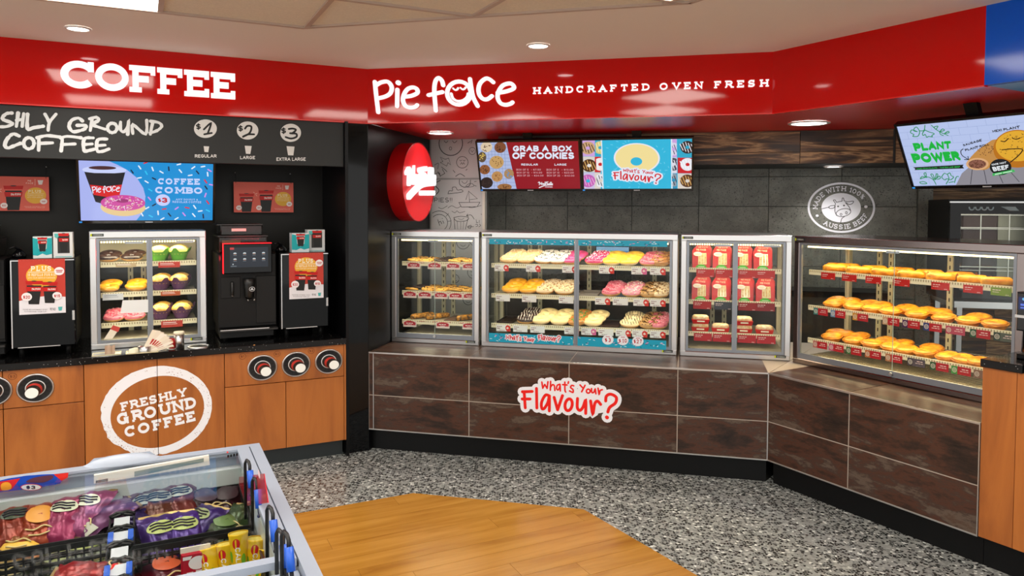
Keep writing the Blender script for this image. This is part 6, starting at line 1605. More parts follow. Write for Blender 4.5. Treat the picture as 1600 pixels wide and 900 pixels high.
for jj, us in enumerate(((1305, 1342, 1382, 1424, 1470, 1520, 1558), (1290, 1325, 1366, 1408, 1452, 1500))):
    for i, u in enumerate(us):
        y = sh4[0][3] + .055 + jj * .11 + random.uniform(-.012, .012); x = q('R', RO_ - y, u, 425)[0] - c4s; x = max(.12, min(x, c4e - c4s - .13))
        o = place('sausage_roll', SR_, 'R', c4s, RO_, x, y, CZT + sh4[0][5] + .001 + jj * .003, 0, math.radians(random.uniform(24, 50)), 'golden sausage roll, %s of the %s row on the top shelf of the pie case' % (ORD[i], ('front', 'rear')[jj]), 'sausage roll', 'sausage rolls', (1, 1, .95)); sub('filling', SE, o)

# ================================================================== SCREENS OVER THE BAKERY
def tvmap(t):
    bpy.context.view_layer.update(); M_ = t.matrix_world.copy(); O = M_.translation; X = M_.col[0].to_3d(); Y = M_.col[1].to_3d(); Z = M_.col[2].to_3d()
    def f(u, v):
        d = ray(u, v); P = CAMP + d * ((O - CAMP).dot(Y) / d.dot(Y)); return ((P - O).dot(X), (P - O).dot(Z))
    return f
def mount(k, s_, o, z_, t, h):
    MB().box(-.03, .03, .03, .06, h / 2 - .1, h / 2 + .06).build('mount_arm', M_BLACK, t)
t, bx = screen('menu_screen', 'B', -1.052, -.785, 1.757, .712, .362, 22, 'hanging screen advertising a box of cookies')
mount('B', 0, 0, 0, t, .362); g_ = tvmap(t)
W2_, H2_ = (bx[0], bx[1]), (bx[2], bx[3])
f = hom([(12, 80), (735, 70), (755, 410), (52, 415)], [(bx[0], bx[3]), (bx[2], bx[3]), (bx[2], bx[1]), (bx[0], bx[1])])
sart(t, 'picture_ground', [rect(*bx)], '#8f1020', bx, 1)
sart(t, 'picture_field', fpoly([(12, 80), (222, 76), (302, 415), (52, 418)], f), '#aab8dd', bx, 2)
gl_ = []
for i in range(12): gl_ += frib([(15 + i * 24, 78), (55 + i * 22, 415)], 2.5, f, False) if 15 + i * 24 < 225 else []
for i in range(14): gl_ += frib([(12 + i * 2.6, 95 + i * 25), (225 + i * 5.8, 92 + i * 25)], 2.5, f, False)
sart(t, 'wire_grid', gl_, '#7f90bb', bx, 3)
for i, (cx, cy, rx, ry, c) in enumerate(((80, 112, 42, 38, '#d8c4a4'), (180, 115, 42, 40, '#7a4a30'), (50, 185, 30, 38, '#5a4a38'), (155, 222, 52, 47, '#c29a60'), (70, 275, 38, 35, '#8a5430'), (160, 325, 40, 38, '#b98a54'), (245, 305, 35, 36, '#a8845a'), (85, 370, 45, 40, '#261a18'), (215, 400, 52, 24, '#9a6a3c'))):
    sart(t, 'cookie_print', fell(cx, cy, rx, ry, f, 24), c, bx, 4); pl = []
    for j in range(12):
        a, rr = random.uniform(0, 6.28), random.uniform(.1, .8); pl += fell(cx + rx * rr * math.cos(a), cy + ry * rr * math.sin(a), 4, 4, f, 7)
    sart(t, 'chip_print', pl, ('#4a2a18', '#3a2014', '#e6c65a', '#6b4a2c', '#3a2014', '#8a5a30', '#3f8fd0', '#3a2a26', '#5a3418')[i], bx, 5)
for w in (ftext('GRAB A BOX', 272, 98, 690, 146, f, .27, track=.12), ftext('OF COOKIES', 268, 151, 708, 199, f, .27, track=.1), ftext('REGULAR', 333, 230, 452, 246, f, .22), ftext('LARGE', 570, 230, 655, 246, f, .22)): sart(t, 'advert_lettering', w, '#dfe6f6', bx, 3)
sm = []
for i, (a, b, c, d) in enumerate((('Box of 5', '- $7.50', 'Box of 5', '- $12.00'), ('Box of 10', '- $14.00', 'Box of 10', '- $22.00'), ('Box of 20', '- $24.00', 'Box of 20', '- $40.00'))):
    y = 269 + i * 21; sm += ftext(a, 298 + 3 * i, y, 385 + 5 * i, y + 13, f, .16) + ftext(b, 403 + 3 * i, y, 473 + 10 * i, y + 13, f, .16) + ftext(c, 514 + 2 * i, y, 600 + 5 * i, y + 13, f, .16) + ftext(d, 620 + 3 * i, y, 703 + 4 * i, y + 13, f, .16)
sart(t, 'price_lettering', sm, '#d9a8b0', bx, 3)
MRS = [([(162, 350), (182, 325), (180, 435)], 1), ([(182, 330), (205, 400), (217, 325), (212, 425)], 0), ([(228, 378), (232, 425)], 0), ([(232, 392), (246, 380)], 0), ([(262, 385), (248, 396), (258, 408), (246, 420)], 1), ([(262, 330), (312, 318)], 0), ([(284, 325), (270, 425)], 0), ([(270, 372), (300, 366)], 0), ([(306, 375), (304, 415)], 0), ([(315, 396), (330, 384), (320, 412), (334, 408)], 1), ([(346, 325), (340, 412)], 0), ([(362, 328), (360, 412), (350, 396), (362, 384)], 0), ([(380, 385), (370, 396), (378, 410)], 1), ([(180, 535), (230, 482), (285, 440), (378, 428)], 1)]
def mrs(f, k=1.0):
    out = []
    for i, (p, s_) in enumerate(MRS): out += frib(p, (15 if i < 13 else 20) * k, f, bool(s_))
    return out + ftext('COOKIES', 268, 488, 380, 528, f, .3, 'sans', .1)
sart(t, 'brand_lettering', mrs(lambda x, y: f(452 + (x - 155) * .47, 362 + (y - 315) * .19), .8), '#e6dfe6', bx, 3)
t, bx = screen('menu_screen', 'B', -.331, -.775, 1.7575, .722, .358, 18.5, 'hanging screen showing a yellow donut on blue')
mount('B', 0, 0, 0, t, .358)
f = hom([(775, 68), (1565, 45), (1558, 405), (790, 415)], [(bx[0], bx[3]), (bx[2], bx[3]), (bx[2], bx[1]), (bx[0], bx[1])])
sart(t, 'picture_ground', [rect(*bx)], '#2ab4da', bx, 1)
for i, (x0, x1) in enumerate(((775, 865), (865, 908), (1420, 1455), (1460, 1566))):
    for j, (y0, y1) in enumerate(((50, 182), (184, 296), (298, 420))):
        c = (('#c9a0dc', '#d8cfc6', '#c9c0e0'), ('#2aa6c8', '#c8202c', '#d8cfc6'), ('#c9a0dc', '#d8d8e6', '#2a8fb8'), ('#2aa6c8', '#c8202c', '#d8d0c8'))[i][j]
        sart(t, 'tile_print', fpoly([(x0, y0), (x1, y0), (x1, y1), (x0, y1)], f), c, bx, 2)
for cx, cy, c, c2, cl in ((815, 122, '#caa27a', '#3a241a', '#c9a0dc'), (825, 248, '#4a2c18', '#d8a860', '#e6e0da'), (818, 358, '#c25fb4', '#e6a8d8', '#2ab4da'), (905, 118, '#d8c880', '#f0e6b0', '#2aa6c8'), (905, 238, '#efe6e6', '#f6f0f0', '#c8202c'), (908, 355, '#e6e6ee', '#3a3a4a', '#d8cfc6'), (1430, 122, '#d8d0e6', '#5a4a6a', '#c9a0dc'), (1428, 232, '#4a4a5a', '#e6e6f0', '#d8d8e6'), (1430, 345, '#8a9aa8', '#2a2a3a', '#2a8fb8'), (1532, 108, '#2a2024', '#e6e0e6', '#2aa6c8'), (1532, 232, '#e6e6ee', '#f6f6f8', '#c8202c'), (1530, 350, '#5a3a24', '#d8a860', '#d8d0c8')):
    rx, ry = 52, 46; bb_ = bx
    if 860 < cx < 915: lim = (f(867, 0)[0], bx[1], f(908, 0)[0], bx[3])
    elif cx > 1500: lim = (f(1460, 0)[0], bx[1], bx[2], bx[3])
    elif cx > 1400: lim = (f(1422, 0)[0], bx[1], f(1456, 0)[0], bx[3])
    else: lim = (bx[0], bx[1], f(864, 0)[0], bx[3])
    sart(t, 'donut_print', fell(cx, cy, rx, ry, f, 24), c, lim, 3); pl = []
    for j in range(-2, 3): pl += frib([(cx + j * 20 - 14, cy - 36 + abs(j) * 7), (cx + j * 20 + 8, cy + 36 - abs(j) * 7)], 6, f, False)
    sart(t, 'drizzle_print', pl, c2, lim, 4); sart(t, 'donut_print', fell(cx, cy, 15, 12, f, 16), cl, lim, 5)
sart(t, 'divider_print', fpoly([(906, 50), (916, 50), (930, 420), (920, 420)], f) + fpoly([(1412, 45), (1422, 45), (1424, 420), (1414, 420)], f), '#d8e6f0', bx, 3)
pl = []
for i in range(60):
    x, y, a = random.uniform(930, 1405), random.uniform(60, 405), random.uniform(0, 3.14); pl += frib([(x, y), (x + 14 * math.cos(a), y + 10 * math.sin(a))], 6, f, False)
sart(t, 'sprinkle_print', pl, '#5fc8e6', bx, 2)
sart(t, 'donut_print', fell(1167, 190, 166, 108, f, 40), '#e6e6ee', bx, 4); sart(t, 'donut_print', fell(1167, 190, 154, 100, f, 40), '#efdc98', bx, 5); sart(t, 'donut_print', fell(1164, 214, 42, 30, f, 26), '#2ab4da', bx, 6)
fw_ = lambda x, y: f(985 + (x - 80) * 372 / 1445, 258 + (y - 95) * 128 / 640)
sart(t, 'sticker_print', wyf(fw_, 'white'), '#dfe6f4', bx, 7); [sart(t, 'sticker_lettering', w, '#d01c2c', bx, 8) for w in wyf_words(fw_)]

t, bx = screen('menu_screen', 'R', -2.236 + .37, -.536, 1.744, .74, .372, 29, 'hanging screen advertising plant-based pies at the right edge')
mount('R', 0, 0, 0, t, .372); g_ = tvmap(t)
f = lambda x, y: g_(1390 + x * .14443, 170 + y * .14443)
def tq(s_, TL, TR, BR, BL, th=.2, track=.1):
    pl = text(s_, 1.0, th, 'sans', track); a, b, c, d = bounds(pl); h_ = hom([(0, 1), (1, 1), (1, 0), (0, 0)], [TL, TR, BR, BL])
    return [[f(*h_((p[0] - a) / (c - a), (p[1] - b) / (d - b))) for p in g] for g in pl]
sart(t, 'picture_ground', [rect(*bx)], '#b4c3ea', bx, 1)
pl = []
zz0, zz1 = bx[1], bx[3]
for i in range(9):
    z = zz0 + (zz1 - zz0) * i / 9; pl.append(rect(bx[0], z, bx[2], z + .0016))
    for j in range(9):
        x = bx[0] + (bx[2] - bx[0]) * (j + (.5 if i % 2 else 0)) / 8.5; pl.append(rect(x, z, x + .0016, z + (zz1 - zz0) / 9))
sart(t, 'brick_print', pl, '#97a8d4', bx, 2)
GRN = '#12b23c'; DGR = '#138a48'
for w in (tq('PLANT', (240, 360), (660, 335), (668, 442), (278, 474), .34, .04), tq('POWER', (222, 480), (742, 452), (776, 574), (268, 608), .34, .04)): sart(t, 'advert_lettering', w, GRN, bx, 4)
sart(t, 'banner_print', fpoly([(252, 634), (800, 605), (788, 625), (806, 646), (268, 664), (278, 650)], f), '#121a14', bx, 4); sart(t, 'banner_lettering', tq('MADE FROM PLANTS - TASTES LIKE BEEF', (290, 642), (762, 618), (764, 636), (292, 658), .18), '#2fc45a', bx, 5)
LV = [[(300, 250), (240, 230), (225, 260), (260, 280), (250, 300), (300, 300), (320, 270), (320, 240), (290, 200), (265, 215), (262, 240), (300, 250)], [(320, 240), (370, 235), (380, 180)], [(380, 230), (420, 250), (480, 270), (455, 290), (460, 305), (420, 300), (400, 310), (385, 280), (360, 290), (355, 265), (380, 230)], [(450, 180), (500, 225), (560, 260), (630, 290)], [(500, 225), (480, 200), (520, 190), (500, 225)], [(540, 250), (570, 220), (590, 235), (540, 250)], [(590, 270), (630, 245), (640, 260), (590, 270)], [(540, 255), (550, 280), (580, 290)],
      [(500, 820), (470, 770), (410, 740), (330, 760)], [(390, 740), (370, 705), (390, 695), (395, 735)], [(330, 760), (350, 735), (400, 745)], [(325, 795), (370, 790), (400, 810), (340, 812), (325, 795)], [(480, 770), (445, 715), (465, 710), (485, 760)], [(490, 770), (505, 705), (520, 720), (500, 765)], [(510, 750), (540, 730), (545, 755), (515, 765)], [(610, 815), (640, 760), (625, 715)], [(560, 740), (590, 700), (620, 710), (650, 695), (665, 725), (690, 740), (660, 770), (620, 760), (590, 770), (560, 740)], [(640, 800), (690, 790)], [(700, 800), (720, 740), (745, 735)]]
for grp in (LV[:3], LV[3:8], LV[8:15], LV[15:]):
    pl = []
    for s_ in grp: pl += frib(s_, 9, f)
    sart(t, 'leaf_print', pl, DGR, bx, 3)
sart(t, 'table_print', fpoly([(780, 700), (850, 640), (1900, 600), (1900, 900), (715, 830)], f), '#8d8a92', bx, 3)
sart(t, 'table_joint', frib([(895, 640), (875, 815)], 7, f, False) + frib([(1015, 640), (1050, 810)], 7, f, False) + frib([(1150, 640), (1225, 805)], 7, f, False) + frib([(1270, 640), (1400, 790)], 7, f, False), '#3a3a44', bx, 4)
sart(t, 'roll_print', fpoly(smooth([(830, 590), (880, 520), (960, 440), (1060, 370), (1120, 335), (1180, 345), (1200, 450), (1150, 560), (1060, 650), (960, 660), (850, 630)], 4, True), f), '#c08a48', bx, 5)
sart(t, 'roll_cut', fell(950, 597, 122, 66, f), '#d9a878', bx, 6); sart(t, 'roll_filling', fell(950, 597, 96, 48, f), '#8a5a4a', bx, 7)
pl = []
for i in range(60): a, rr = random.uniform(0, 6.28), random.uniform(0, 1) ** .5; pl += fell(950 + 92 * rr * math.cos(a), 597 + 45 * rr * math.sin(a), 6, 5, f, 7)
for i in range(26): pl += fell(random.uniform(930, 1130), random.uniform(400, 520), 6, 5, f, 7)
sart(t, 'crumb_print', pl, '#5a3424', bx, 8)
sart(t, 'pie_print', fell(1385, 430, 262, 205, f, 40), '#b87018', bx, 8); sart(t, 'pie_print', fell(1390, 400, 240, 165, f, 40), '#e0a830', bx, 9)
pl = []
for i in range(70): a, rr = random.uniform(0, 6.28), random.uniform(0, 1) ** .5; pl += fell(1390 + 225 * rr * math.cos(a), 400 + 150 * rr * math.sin(a), random.uniform(4, 9), random.uniform(3, 7), f, 7)
sart(t, 'speck_print', pl, '#7a5a1c', bx, 10)
sart(t, 'pie_lines', frib([(1210, 345), (1250, 350), (1285, 320)], 12, f) + frib([(1335, 315), (1375, 325), (1415, 312)], 12, f) + frib([(1220, 440), (1330, 430), (1440, 435), (1400, 500), (1310, 575)], 12, f), '#241608', bx, 11)
sart(t, 'badge_print', fell(1205, 625, 118, 88, f), '#14181a', bx, 12); sart(t, 'badge_lettering', tq('100% NOT', (1105, 590), (1268, 562), (1270, 585), (1108, 612), .22) + tq('BEEF', (1112, 625), (1290, 598), (1300, 645), (1132, 672), .26), '#e6ecf0', bx, 13)
sart(t, 'ribbon_print', fpoly([(1118, 695), (1345, 650), (1365, 675), (1120, 722)], f), '#3fb45c', bx, 13); sart(t, 'ribbon_lettering', fpoly([(1145, 700), (1220, 686), (1221, 694), (1146, 709)], f) + fpoly([(1232, 684), (1330, 664), (1332, 672), (1233, 692)], f), '#d8f0dc', bx, 14)
for nm, w in (('caption_lettering', tq('SAUSAGE', (795, 378), (1000, 316), (1003, 346), (805, 402), .27)), ('caption_lettering', tq('PLANT ROLL', (815, 428), (1080, 362), (1085, 392), (825, 458), .27)), ('caption_lettering', tq('MEXI PLANT', (1110, 226), (1412, 172), (1416, 208), (1124, 254), .27)), ('arrow_print', frib([(800, 430), (775, 455), (790, 500), (850, 540)], 9, f) + frib([(815, 545), (860, 545), (852, 512)], 9, f, False))): sart(t, nm, w, '#16181c', bx, 12)

# ================================================================== OVAL SIGN ON THE SIDE WALL
ov = tag(empty('oval_sign', W('B', sLwall, -.583, 1.643), RZ['B'] + math.pi / 2), 'red oval drum sign with white script on the black side wall', 'sign')
# local frame: x runs away from the viewer (into the shop), -y points out of the wall
RXo, RZo, TH = .303, .261, .103
n_ = 56
drum = MB(); vs = [];
for y in (0, -TH): vs += [(RXo * math.cos(2 * math.pi * i / n_), y, RZo * math.sin(2 * math.pi * i / n_)) for i in range(n_)]
drum.add(vs, [(i, (i + 1) % n_, n_ + (i + 1) % n_, n_ + i) for i in range(n_)], True); drum.build('drum_side', mat('sign_red_side', '#a80a0e', rough=.35), ov)
face = MB().poly([(RXo * math.cos(2 * math.pi * i / n_), RZo * math.sin(2 * math.pi * i / n_)) for i in range(n_)], -TH - .0005).build('sign_face', mat('sign_red_face', '#c81018', rough=.4, emit='#c81018', es=.55), ov)
MB().tube([(RXo * math.cos(2 * math.pi * i / n_), -TH, RZo * math.sin(2 * math.pi * i / n_)) for i in range(n_)], .004, 6, True).build('rim', mat('sign_red_side', '#a80a0e'), ov)
bpy.context.view_layer.update()
gv = None
def ovmap():
    O = W('B', sLwall + TH, -.583, 1.643); n = EE['B']; X = -NN['B']
    def f(u, v):
        d = ray(u, v); P = CAMP + d * ((O - CAMP).dot(n) / d.dot(n)); return ((P - O).dot(X), P.z - O.z)
    return f
fo = ovmap(); f = lambda x, y: fo(600 + x / 5, 200 + y / 5)
pl = mrs(f, .95)
MB().polys(pl, -TH - .022, .02).build('script_lettering', M_LIT, ov)

# ================================================================== COW ROUNDEL ON THE TILES
rd = thing('wall_roundel', 'B', 0, TO + .0006, 0, 'round white cow decal reading made with Aussie beef', 'decal')
fr0 = FB(TO + .001); f = lambda x, y: fr0(1240 + x / 7.2, 250 + y / 7.2)
M_RD = pr('#e2e4ec', .4)
art('decal_ring', [[f(*p) for p in g] for g in ringp(537, 536, 380, 284, 356, 262, 64)], M_RD, rd, 1); art('decal_disc', fell(535, 537, 222, 165, f, 48), M_RD, rd, 1); art('decal_dot', fell(265, 626, 17, 14, f, 16), M_RD, rd, 1); art('decal_dot', fell(813, 526, 19, 16, f, 16), M_RD, rd, 1)
def arctext(s_, cx, cy, rx, ry, a0, a1, h, outer=True):
    """letters on an ellipse from angle a0 to a1 (degrees, y down crop units)"""
    out = []; ws = [glyph(c, h, .17, 'slab')[1] + .1 * h for c in s_]; tot = sum(ws); acc = 0
    for c, w in zip(s_, ws):
        am = math.radians(a0 + (a1 - a0) * (acc + w / 2) / tot); px, py = cx + rx * math.cos(am), cy + ry * math.sin(am)
        # advance direction along the ellipse
        sg_ = 1 if a1 > a0 else -1; tx, ty = -rx * math.sin(am) * sg_, ry * math.cos(am) * sg_; L_ = math.hypot(tx, ty); tx, ty = tx / L_, ty / L_
        k_ = (abs(a1 - a0) / 180 * math.pi * L_) / tot
        for g in glyph(c, h, .17, 'slab')[0]:
            out.append([f(px + ((p[0] - w / 2) * tx * min(k_, 1.25) + (p[1] - h / 2) * ty), py + ((p[0] - w / 2) * ty * min(k_, 1.25) - (p[1] - h / 2) * tx)) for p in g])
        acc += w
    return out
art('roundel_lettering', arctext('MADE WITH 100%', 537, 536, 292, 214, 175, 333, 54), M_RD, rd, 1); art('roundel_lettering', arctext('AUSSIE BEEF', 537, 536, 292, 216, 132, 18, 54), M_RD, rd, 1)
COW = [[(462, 515), (470, 490), (448, 455), (466, 450), (482, 476)], [(482, 476), (515, 468), (545, 463)], [(545, 463), (547, 432), (560, 428), (568, 460)], [(570, 460), (610, 470), (672, 463), (660, 490), (625, 500), (590, 480)], [(462, 512), (420, 515), (395, 530), (410, 545), (450, 540), (466, 518)], [(468, 518), (464, 575), (482, 622)], [(582, 478), (625, 530), (642, 572)], [(560 + 84 * math.cos(a * .3) * .98 + 42 * math.sin(a * .3) * .2, 592 + 42 * math.sin(a * .3) - 84 * math.cos(a * .3) * .2) for a in range(22)], [(315, 550), (400, 530)], [(575, 634), (542, 660), (530, 700)]]
pl = []
for s_ in COW: pl += frib(s_, 8, f, len(s_) < 15 and len(s_) > 2)
pl += fell(500, 522, 11, 9, f, 14) + fell(566, 512, 11, 9, f, 14) + [[f(*p) for p in g] for g in ringp(533, 612, 14, 15, 7, 8, 16)] + [[f(*p) for p in g] for g in ringp(593, 594, 14, 17, 7, 9, 16)]
art('cow_lines', pl, pr('#4a4c50'), rd, 2)

# ================================================================== RIGHT CABINET, TILL, OVEN, KITCHEN
t = thing('end_cabinet', 'R', -1.56, 0, 0, 'cherry wood end cabinet with black stone top at right edge', 'cabinet')
MB().box(0, 1.2, .004, .55, KT, .836).build('carcass', M_CAB, t)
sj = q('R', 0, 1583, 800)[0] + 1.56
MB().cbox(.001, sj - .001, 0, .006, KT, .836, .001).build('panel', M_CAB, t); MB().cbox(sj + .001, 1.2, 0, .006, KT, .836, .001).build('panel', M_CAB, t)
MB().box(0, 1.2, .05, .5, 0, KT).build('kickboard', M_KICK, t)
MB().cbox(-.004, .15, -.012, .30, .836, .868, .002).build('stone_top', M_GRAN, t); MB().cbox(.15, 1.2, -.012, .56, .800, .832, .002).build('lower_top', M_GRAN, t) if False else None
MB().box(.15, 1.2, .0, .5, .836, .85).build('work_surface', M_BLACK, t)
pz = q('R', -.12, 1590, 456)[1]
t = thing('payment_terminal', 'R', q('R', -.12, 1589, 500)[0], -.12, .868, 'black payment terminal on the end cabinet, cut by the frame', 'payment terminal')
hh = pz - .868
MB().cbox(0, .14, 0, .12, 0, .02, .004).build('base', M_BLACK, t); MB().cbox(.03, .1, .05, .08, .02, hh * .45, .004).build('stem', M_BLACK, t)
hd = MB().cbox(-.004, .16, 0, .05, hh * .42, hh, .006).build('head', mat('terminal_grey', '#1c1f24', rough=.35), t)
art('screen_print', [rect(.004, hh * .74, .15, hh * .93)], em('#1c2a5a', 1.0), hd, 1); art('screen_text', [rect(.012, hh * .8, .06, hh * .83), rect(.012, hh * .76, .045, hh * .78)], em('#5f7ae0', 1.0), hd, 2); art('screen_icon', [ell(.026, hh * .9, .009, .006, 14)], em('#6fb4e0', 1.0), hd, 2)
MB().box(-.006, .16, -.006, 0, hh * .62, hh * .66).build('card_slot', M_SSTEEL, hd)
# kitchen bench and oven behind the pie case
t = thing('kitchen_bench', 'B', 1.63, -1.02, 0, 'steel kitchen bench under the oven', 'bench')
MB().box(0, .9, 0, .5, .86, .9).build('bench_top', M_STEEL, t)
for x in (.02, .85):
    for y in (.03, .45): MB().box(x, x + .03, y - .015, y + .015, 0, .86).build('leg', M_SSTEEL, t)
OVO = -1.06
os0 = q('B', OVO, 1482, 340)[0]; oz1 = q('B', OVO, 1482, 311.5)[1]; ow = .8
t = thing('combi_oven', 'B', os0, OVO, .9, 'black combi oven with lit steel interior behind the pie case', 'oven')
oh = oz1 - .9
MB().box(0, ow, .0, .44, oh - .05, oh).box(0, ow, 0, .44, 0, .05).box(0, .05, 0, .44, .05, oh - .05).box(ow - .12, ow, 0, .44, .05, oh - .05).box(.05, ow - .12, .42, .44, .05, oh - .05).build('oven_shell', M_BLACK, t)
MB().box(.002, ow, -.012, -.002, oh - .022, oh - .012).build('top_trim', M_SSTEEL, t)
MB().box(.052, ow - .122, .405, .42, .05, oh - .05).box(.05, .055, .03, .42, .05, oh - .05).build('oven_lining', mat('oven_steel', '#8d8a78', rough=.3, metal=.9), t)
MB().cbox(.2, .42, .38, .404, .08, oh - .08, .01).build('fan_cover', mat('oven_dark', '#3a2422', rough=.4), t)
rk = MB()
for j in range(6):
    z = .1 + j * (oh - .2) / 5; rk.box(.055, ow - .125, .06, .063, z, z + .003).box(.055, ow - .125, .36, .366, z, z + .006)
for x in (.2, .36, .52): rk.box(x, x + .005, .055, .06, .06, oh - .06)
rk.build('rack', M_WIRE, t)
d = MB().box(.0, ow, -.03, -.003, oh - .09, oh - .025).box(0, .06, -.03, -.003, .02, oh - .09).box(ow - .1, ow, -.03, -.003, .02, oh - .09).box(.06, ow - .1, -.03, -.003, .02, .07).build('oven_door', M_BGLOSS, t)
MB().box(.06, ow - .1, -.02, -.015, .07, oh - .09).build('door_glass', M_GLASS, d); MB().tube([(ow - .14, -.075, .12), (ow - .14, -.075, oh - .15)], .014, 10).build('door_handle', M_BLACK, d)
art('maker_mark', [g for i in range(4) for g in ribbon(arc(.12 + i * .035, oh - .05, .014, .016, 180, 360, 8), .008)] + [[(.28, oh - .045), (.36, oh - .045), (.38, oh - .07), (.33, oh - .07)]], pr('#9fb0b4'), d, 1, y=-.03)
area(t, (.3, .2, oh - .055), .4, .2, .8, (1, .85, .6))
# order monitor and shelf behind the donut case
t = thing('order_monitor', 'B', q('B', -1.25, 930, 400)[0], -1.25, .92, 'order screen glowing behind the donut case', 'monitor')
zM = q('B', -1.25, 950, 384)[1] - .92
MB().cbox(0, .25, 0, .03, zM - .17, zM, .003).build('housing', M_BLACK, t); MB().box(.1, .15, .01, .03, .012, zM - .17).build('stem', M_BLACK, t); MB().box(.05, .2, -.04, .08, 0, .012).build('foot', M_BLACK, t)
art('display', [rect(.008, zM - .162, .242, zM - .008)], em('#8fb8d8', .8), t, 1); art('display_rows', [rect(.012, zM - .05 - .022 * i, .238, zM - .036 - .022 * i) for i in range(5)], em('#4a86b8', .8), t, 2); art('display_rows', [rect(.1, zM - .05, .2, zM - .036)], em('#6fc46a', .8), t, 3)
t = thing('rear_bench', 'B', -1.3, -1.19, 0, 'dark service bench along the tiled wall behind the cases', 'bench')
MB().box(0, 2.6, 0, .29, .88, .92).build('bench_top', M_BLACK, t); MB().box(0, 2.6, .02, .29, 0, .88).build('bench_front', mat('bench_charcoal', '#26231f', rough=.5), t)

# ================================================================== CHEST FREEZER (foreground left)
FZT = .75
A_ = onz(405, 692, FZT); fs0 = A_.dot(EE['L']); fo0 = A_.dot(NN['L']) - DD['L']
FW, FL = .78, 1.66
def fzp(u, v, z=FZT):
    P = onz(u, v, z); return (P.dot(EE['L']) - fs0, -(P.dot(NN['L']) - DD['L'] - fo0))
def fxp(u, v, x0):
    d = ray(u, v); n = EE['L']; P = CAMP + d * (((n * (fs0 + x0)) - CAMP).dot(n) / d.dot(n)); return (-(P.dot(NN['L']) - DD['L'] - fo0), P.z)
def fyp(u, v, y0): r_ = q('L', fo0 - y0, u, v); return (r_[0] - fs0, r_[1])
fr = thing('chest_freezer', 'L', fs0, fo0, 0, 'glass-topped ice cream chest freezer in the left foreground', 'freezer')
M_FRP = mat('freezer_grey_plastic', '#9aa4b4', rough=.35); M_FRW = mat('freezer_white_shell', '#dfe3e6', rough=.3); M_FRI = mat('freezer_liner', '#c4cfcd', rough=.35); M_SEAL = mat('rubber_seal', '#23262c', rough=.5)
x0, x1, y0, y1 = -FW, 0, -FL, 0
T_ = .055
sh_ = MB().box(x0, x1, y1 - T_, y1, .06, .70).box(x0, x1, y0, y0 + T_, .06, .70).box(x0, x0 + T_, y0 + T_, y1 - T_, .06, .70).box(x1 - T_, x1, y0 + T_, y1 - T_, .06, .70).box(x0, x1, y0, y1, .04, .06)
sh_.build('shell', M_FRW, fr)
MB().box(x0 + T_, x1 - T_, y1 - T_ - .004, y1 - T_, .2, .70).box(x0 + T_, x1 - T_, y0 + T_, y0 + T_ + .004, .2, .70).box(x0 + T_, x0 + T_ + .004, y0 + T_, y1 - T_, .2, .70).box(x1 - T_ - .004, x1 - T_, y0 + T_, y1 - T_, .2, .70).box(x0 + T_, x1 - T_, y0 + T_, y1 - T_, .19, .2).build('liner', M_FRI, fr)
for x in (x0 + .06, x1 - .06):
    for y in (y0 + .08, y1 - .08): MB().lathe([(.025, 0), (.025, .04)], 14, c=(x, y, 0)).build('caster', M_BMATTE, fr)
RW = .03
MB().box(x0, x1, y1 - RW * .8, y1, .70, FZT).box(x0, x1, y0, y0 + RW, .70, FZT).box(x0, x0 + RW, y0 + RW, y1 - RW * .8, .70, FZT).box(x1 - RW, x1, y0 + RW, y1 - RW * .8, .70, FZT).build('rim', M_FRP, fr)
ylid = fzp(507, 869, FZT - .006)[1]
def lid(ya, yb, z, nm):
    """sliding glass lid from y=ya (near) to y=yb (far)"""
    w = .034; xa, xb = x0 + RW + .004, x1 - RW - .004; h = .016
    l_ = MB().box(xa, xb, yb - w * .5, yb, z, z + h).box(xa, xb, ya, ya + w * .8, z, z + h).box(xa, xa + w, ya + w * .8, yb - w * .5, z, z + h).box(xb - w, xb, ya + w * .8, yb - w * .5, z, z + h).build('lid_frame', M_FRP, fr)
    MB().box(xa + w, xb - w, ya + w * .8, yb - w * .5, z + .005, z + .010).build('lid_glass', M_GLASS, l_)
    s2 = MB().box(xb, xb + .004, ya, yb, z - .002, z + .004).build('seal', M_SEAL, l_)
    return l_
l1 = lid(ylid, y1 - RW * .8 - .002, FZT - .014, 'lid')
l2 = lid(y0 + RW, ylid - .012, FZT - .034, 'lid')
# lid handle
hx, hy = fzp(190, 727, FZT + .01)
ring_ = []
hb = MB(); n = 16; vs = []
for j, (k_, z) in enumerate(((1, 0), (1, .010), (.86, .024), (.55, .028), (.5, .016))):
    for i in range(n + 1):
        t_ = i / n; xx = -.098 + .196 * t_; prof = max(0, 1 - (2 * t_ - 1) ** 2) ** .55
        vs.append((hx + xx * (1 - .08 * j), -.004 - .05 * prof * k_ * .9 if j < 4 else -.004 - .02 * prof, FZT + .001 + z * (.25 + .75 * prof)))
fs = [(j * (n + 1) + i, j * (n + 1) + i + 1, (j + 1) * (n + 1) + i + 1, (j + 1) * (n + 1) + i) for j in range(4) for i in range(n)]
hb.add(vs, fs, True); hb.add([(hx - .09, -.001, FZT + .001), (hx + .09, -.001, FZT + .001), (hx + .07, -.001, FZT + .018), (hx - .07, -.001, FZT + .018)], [(0, 1, 2, 3)])
hb.build('lid_handle', mat('freezer_handle_white', '#aeb8c8', rough=.3), l1)
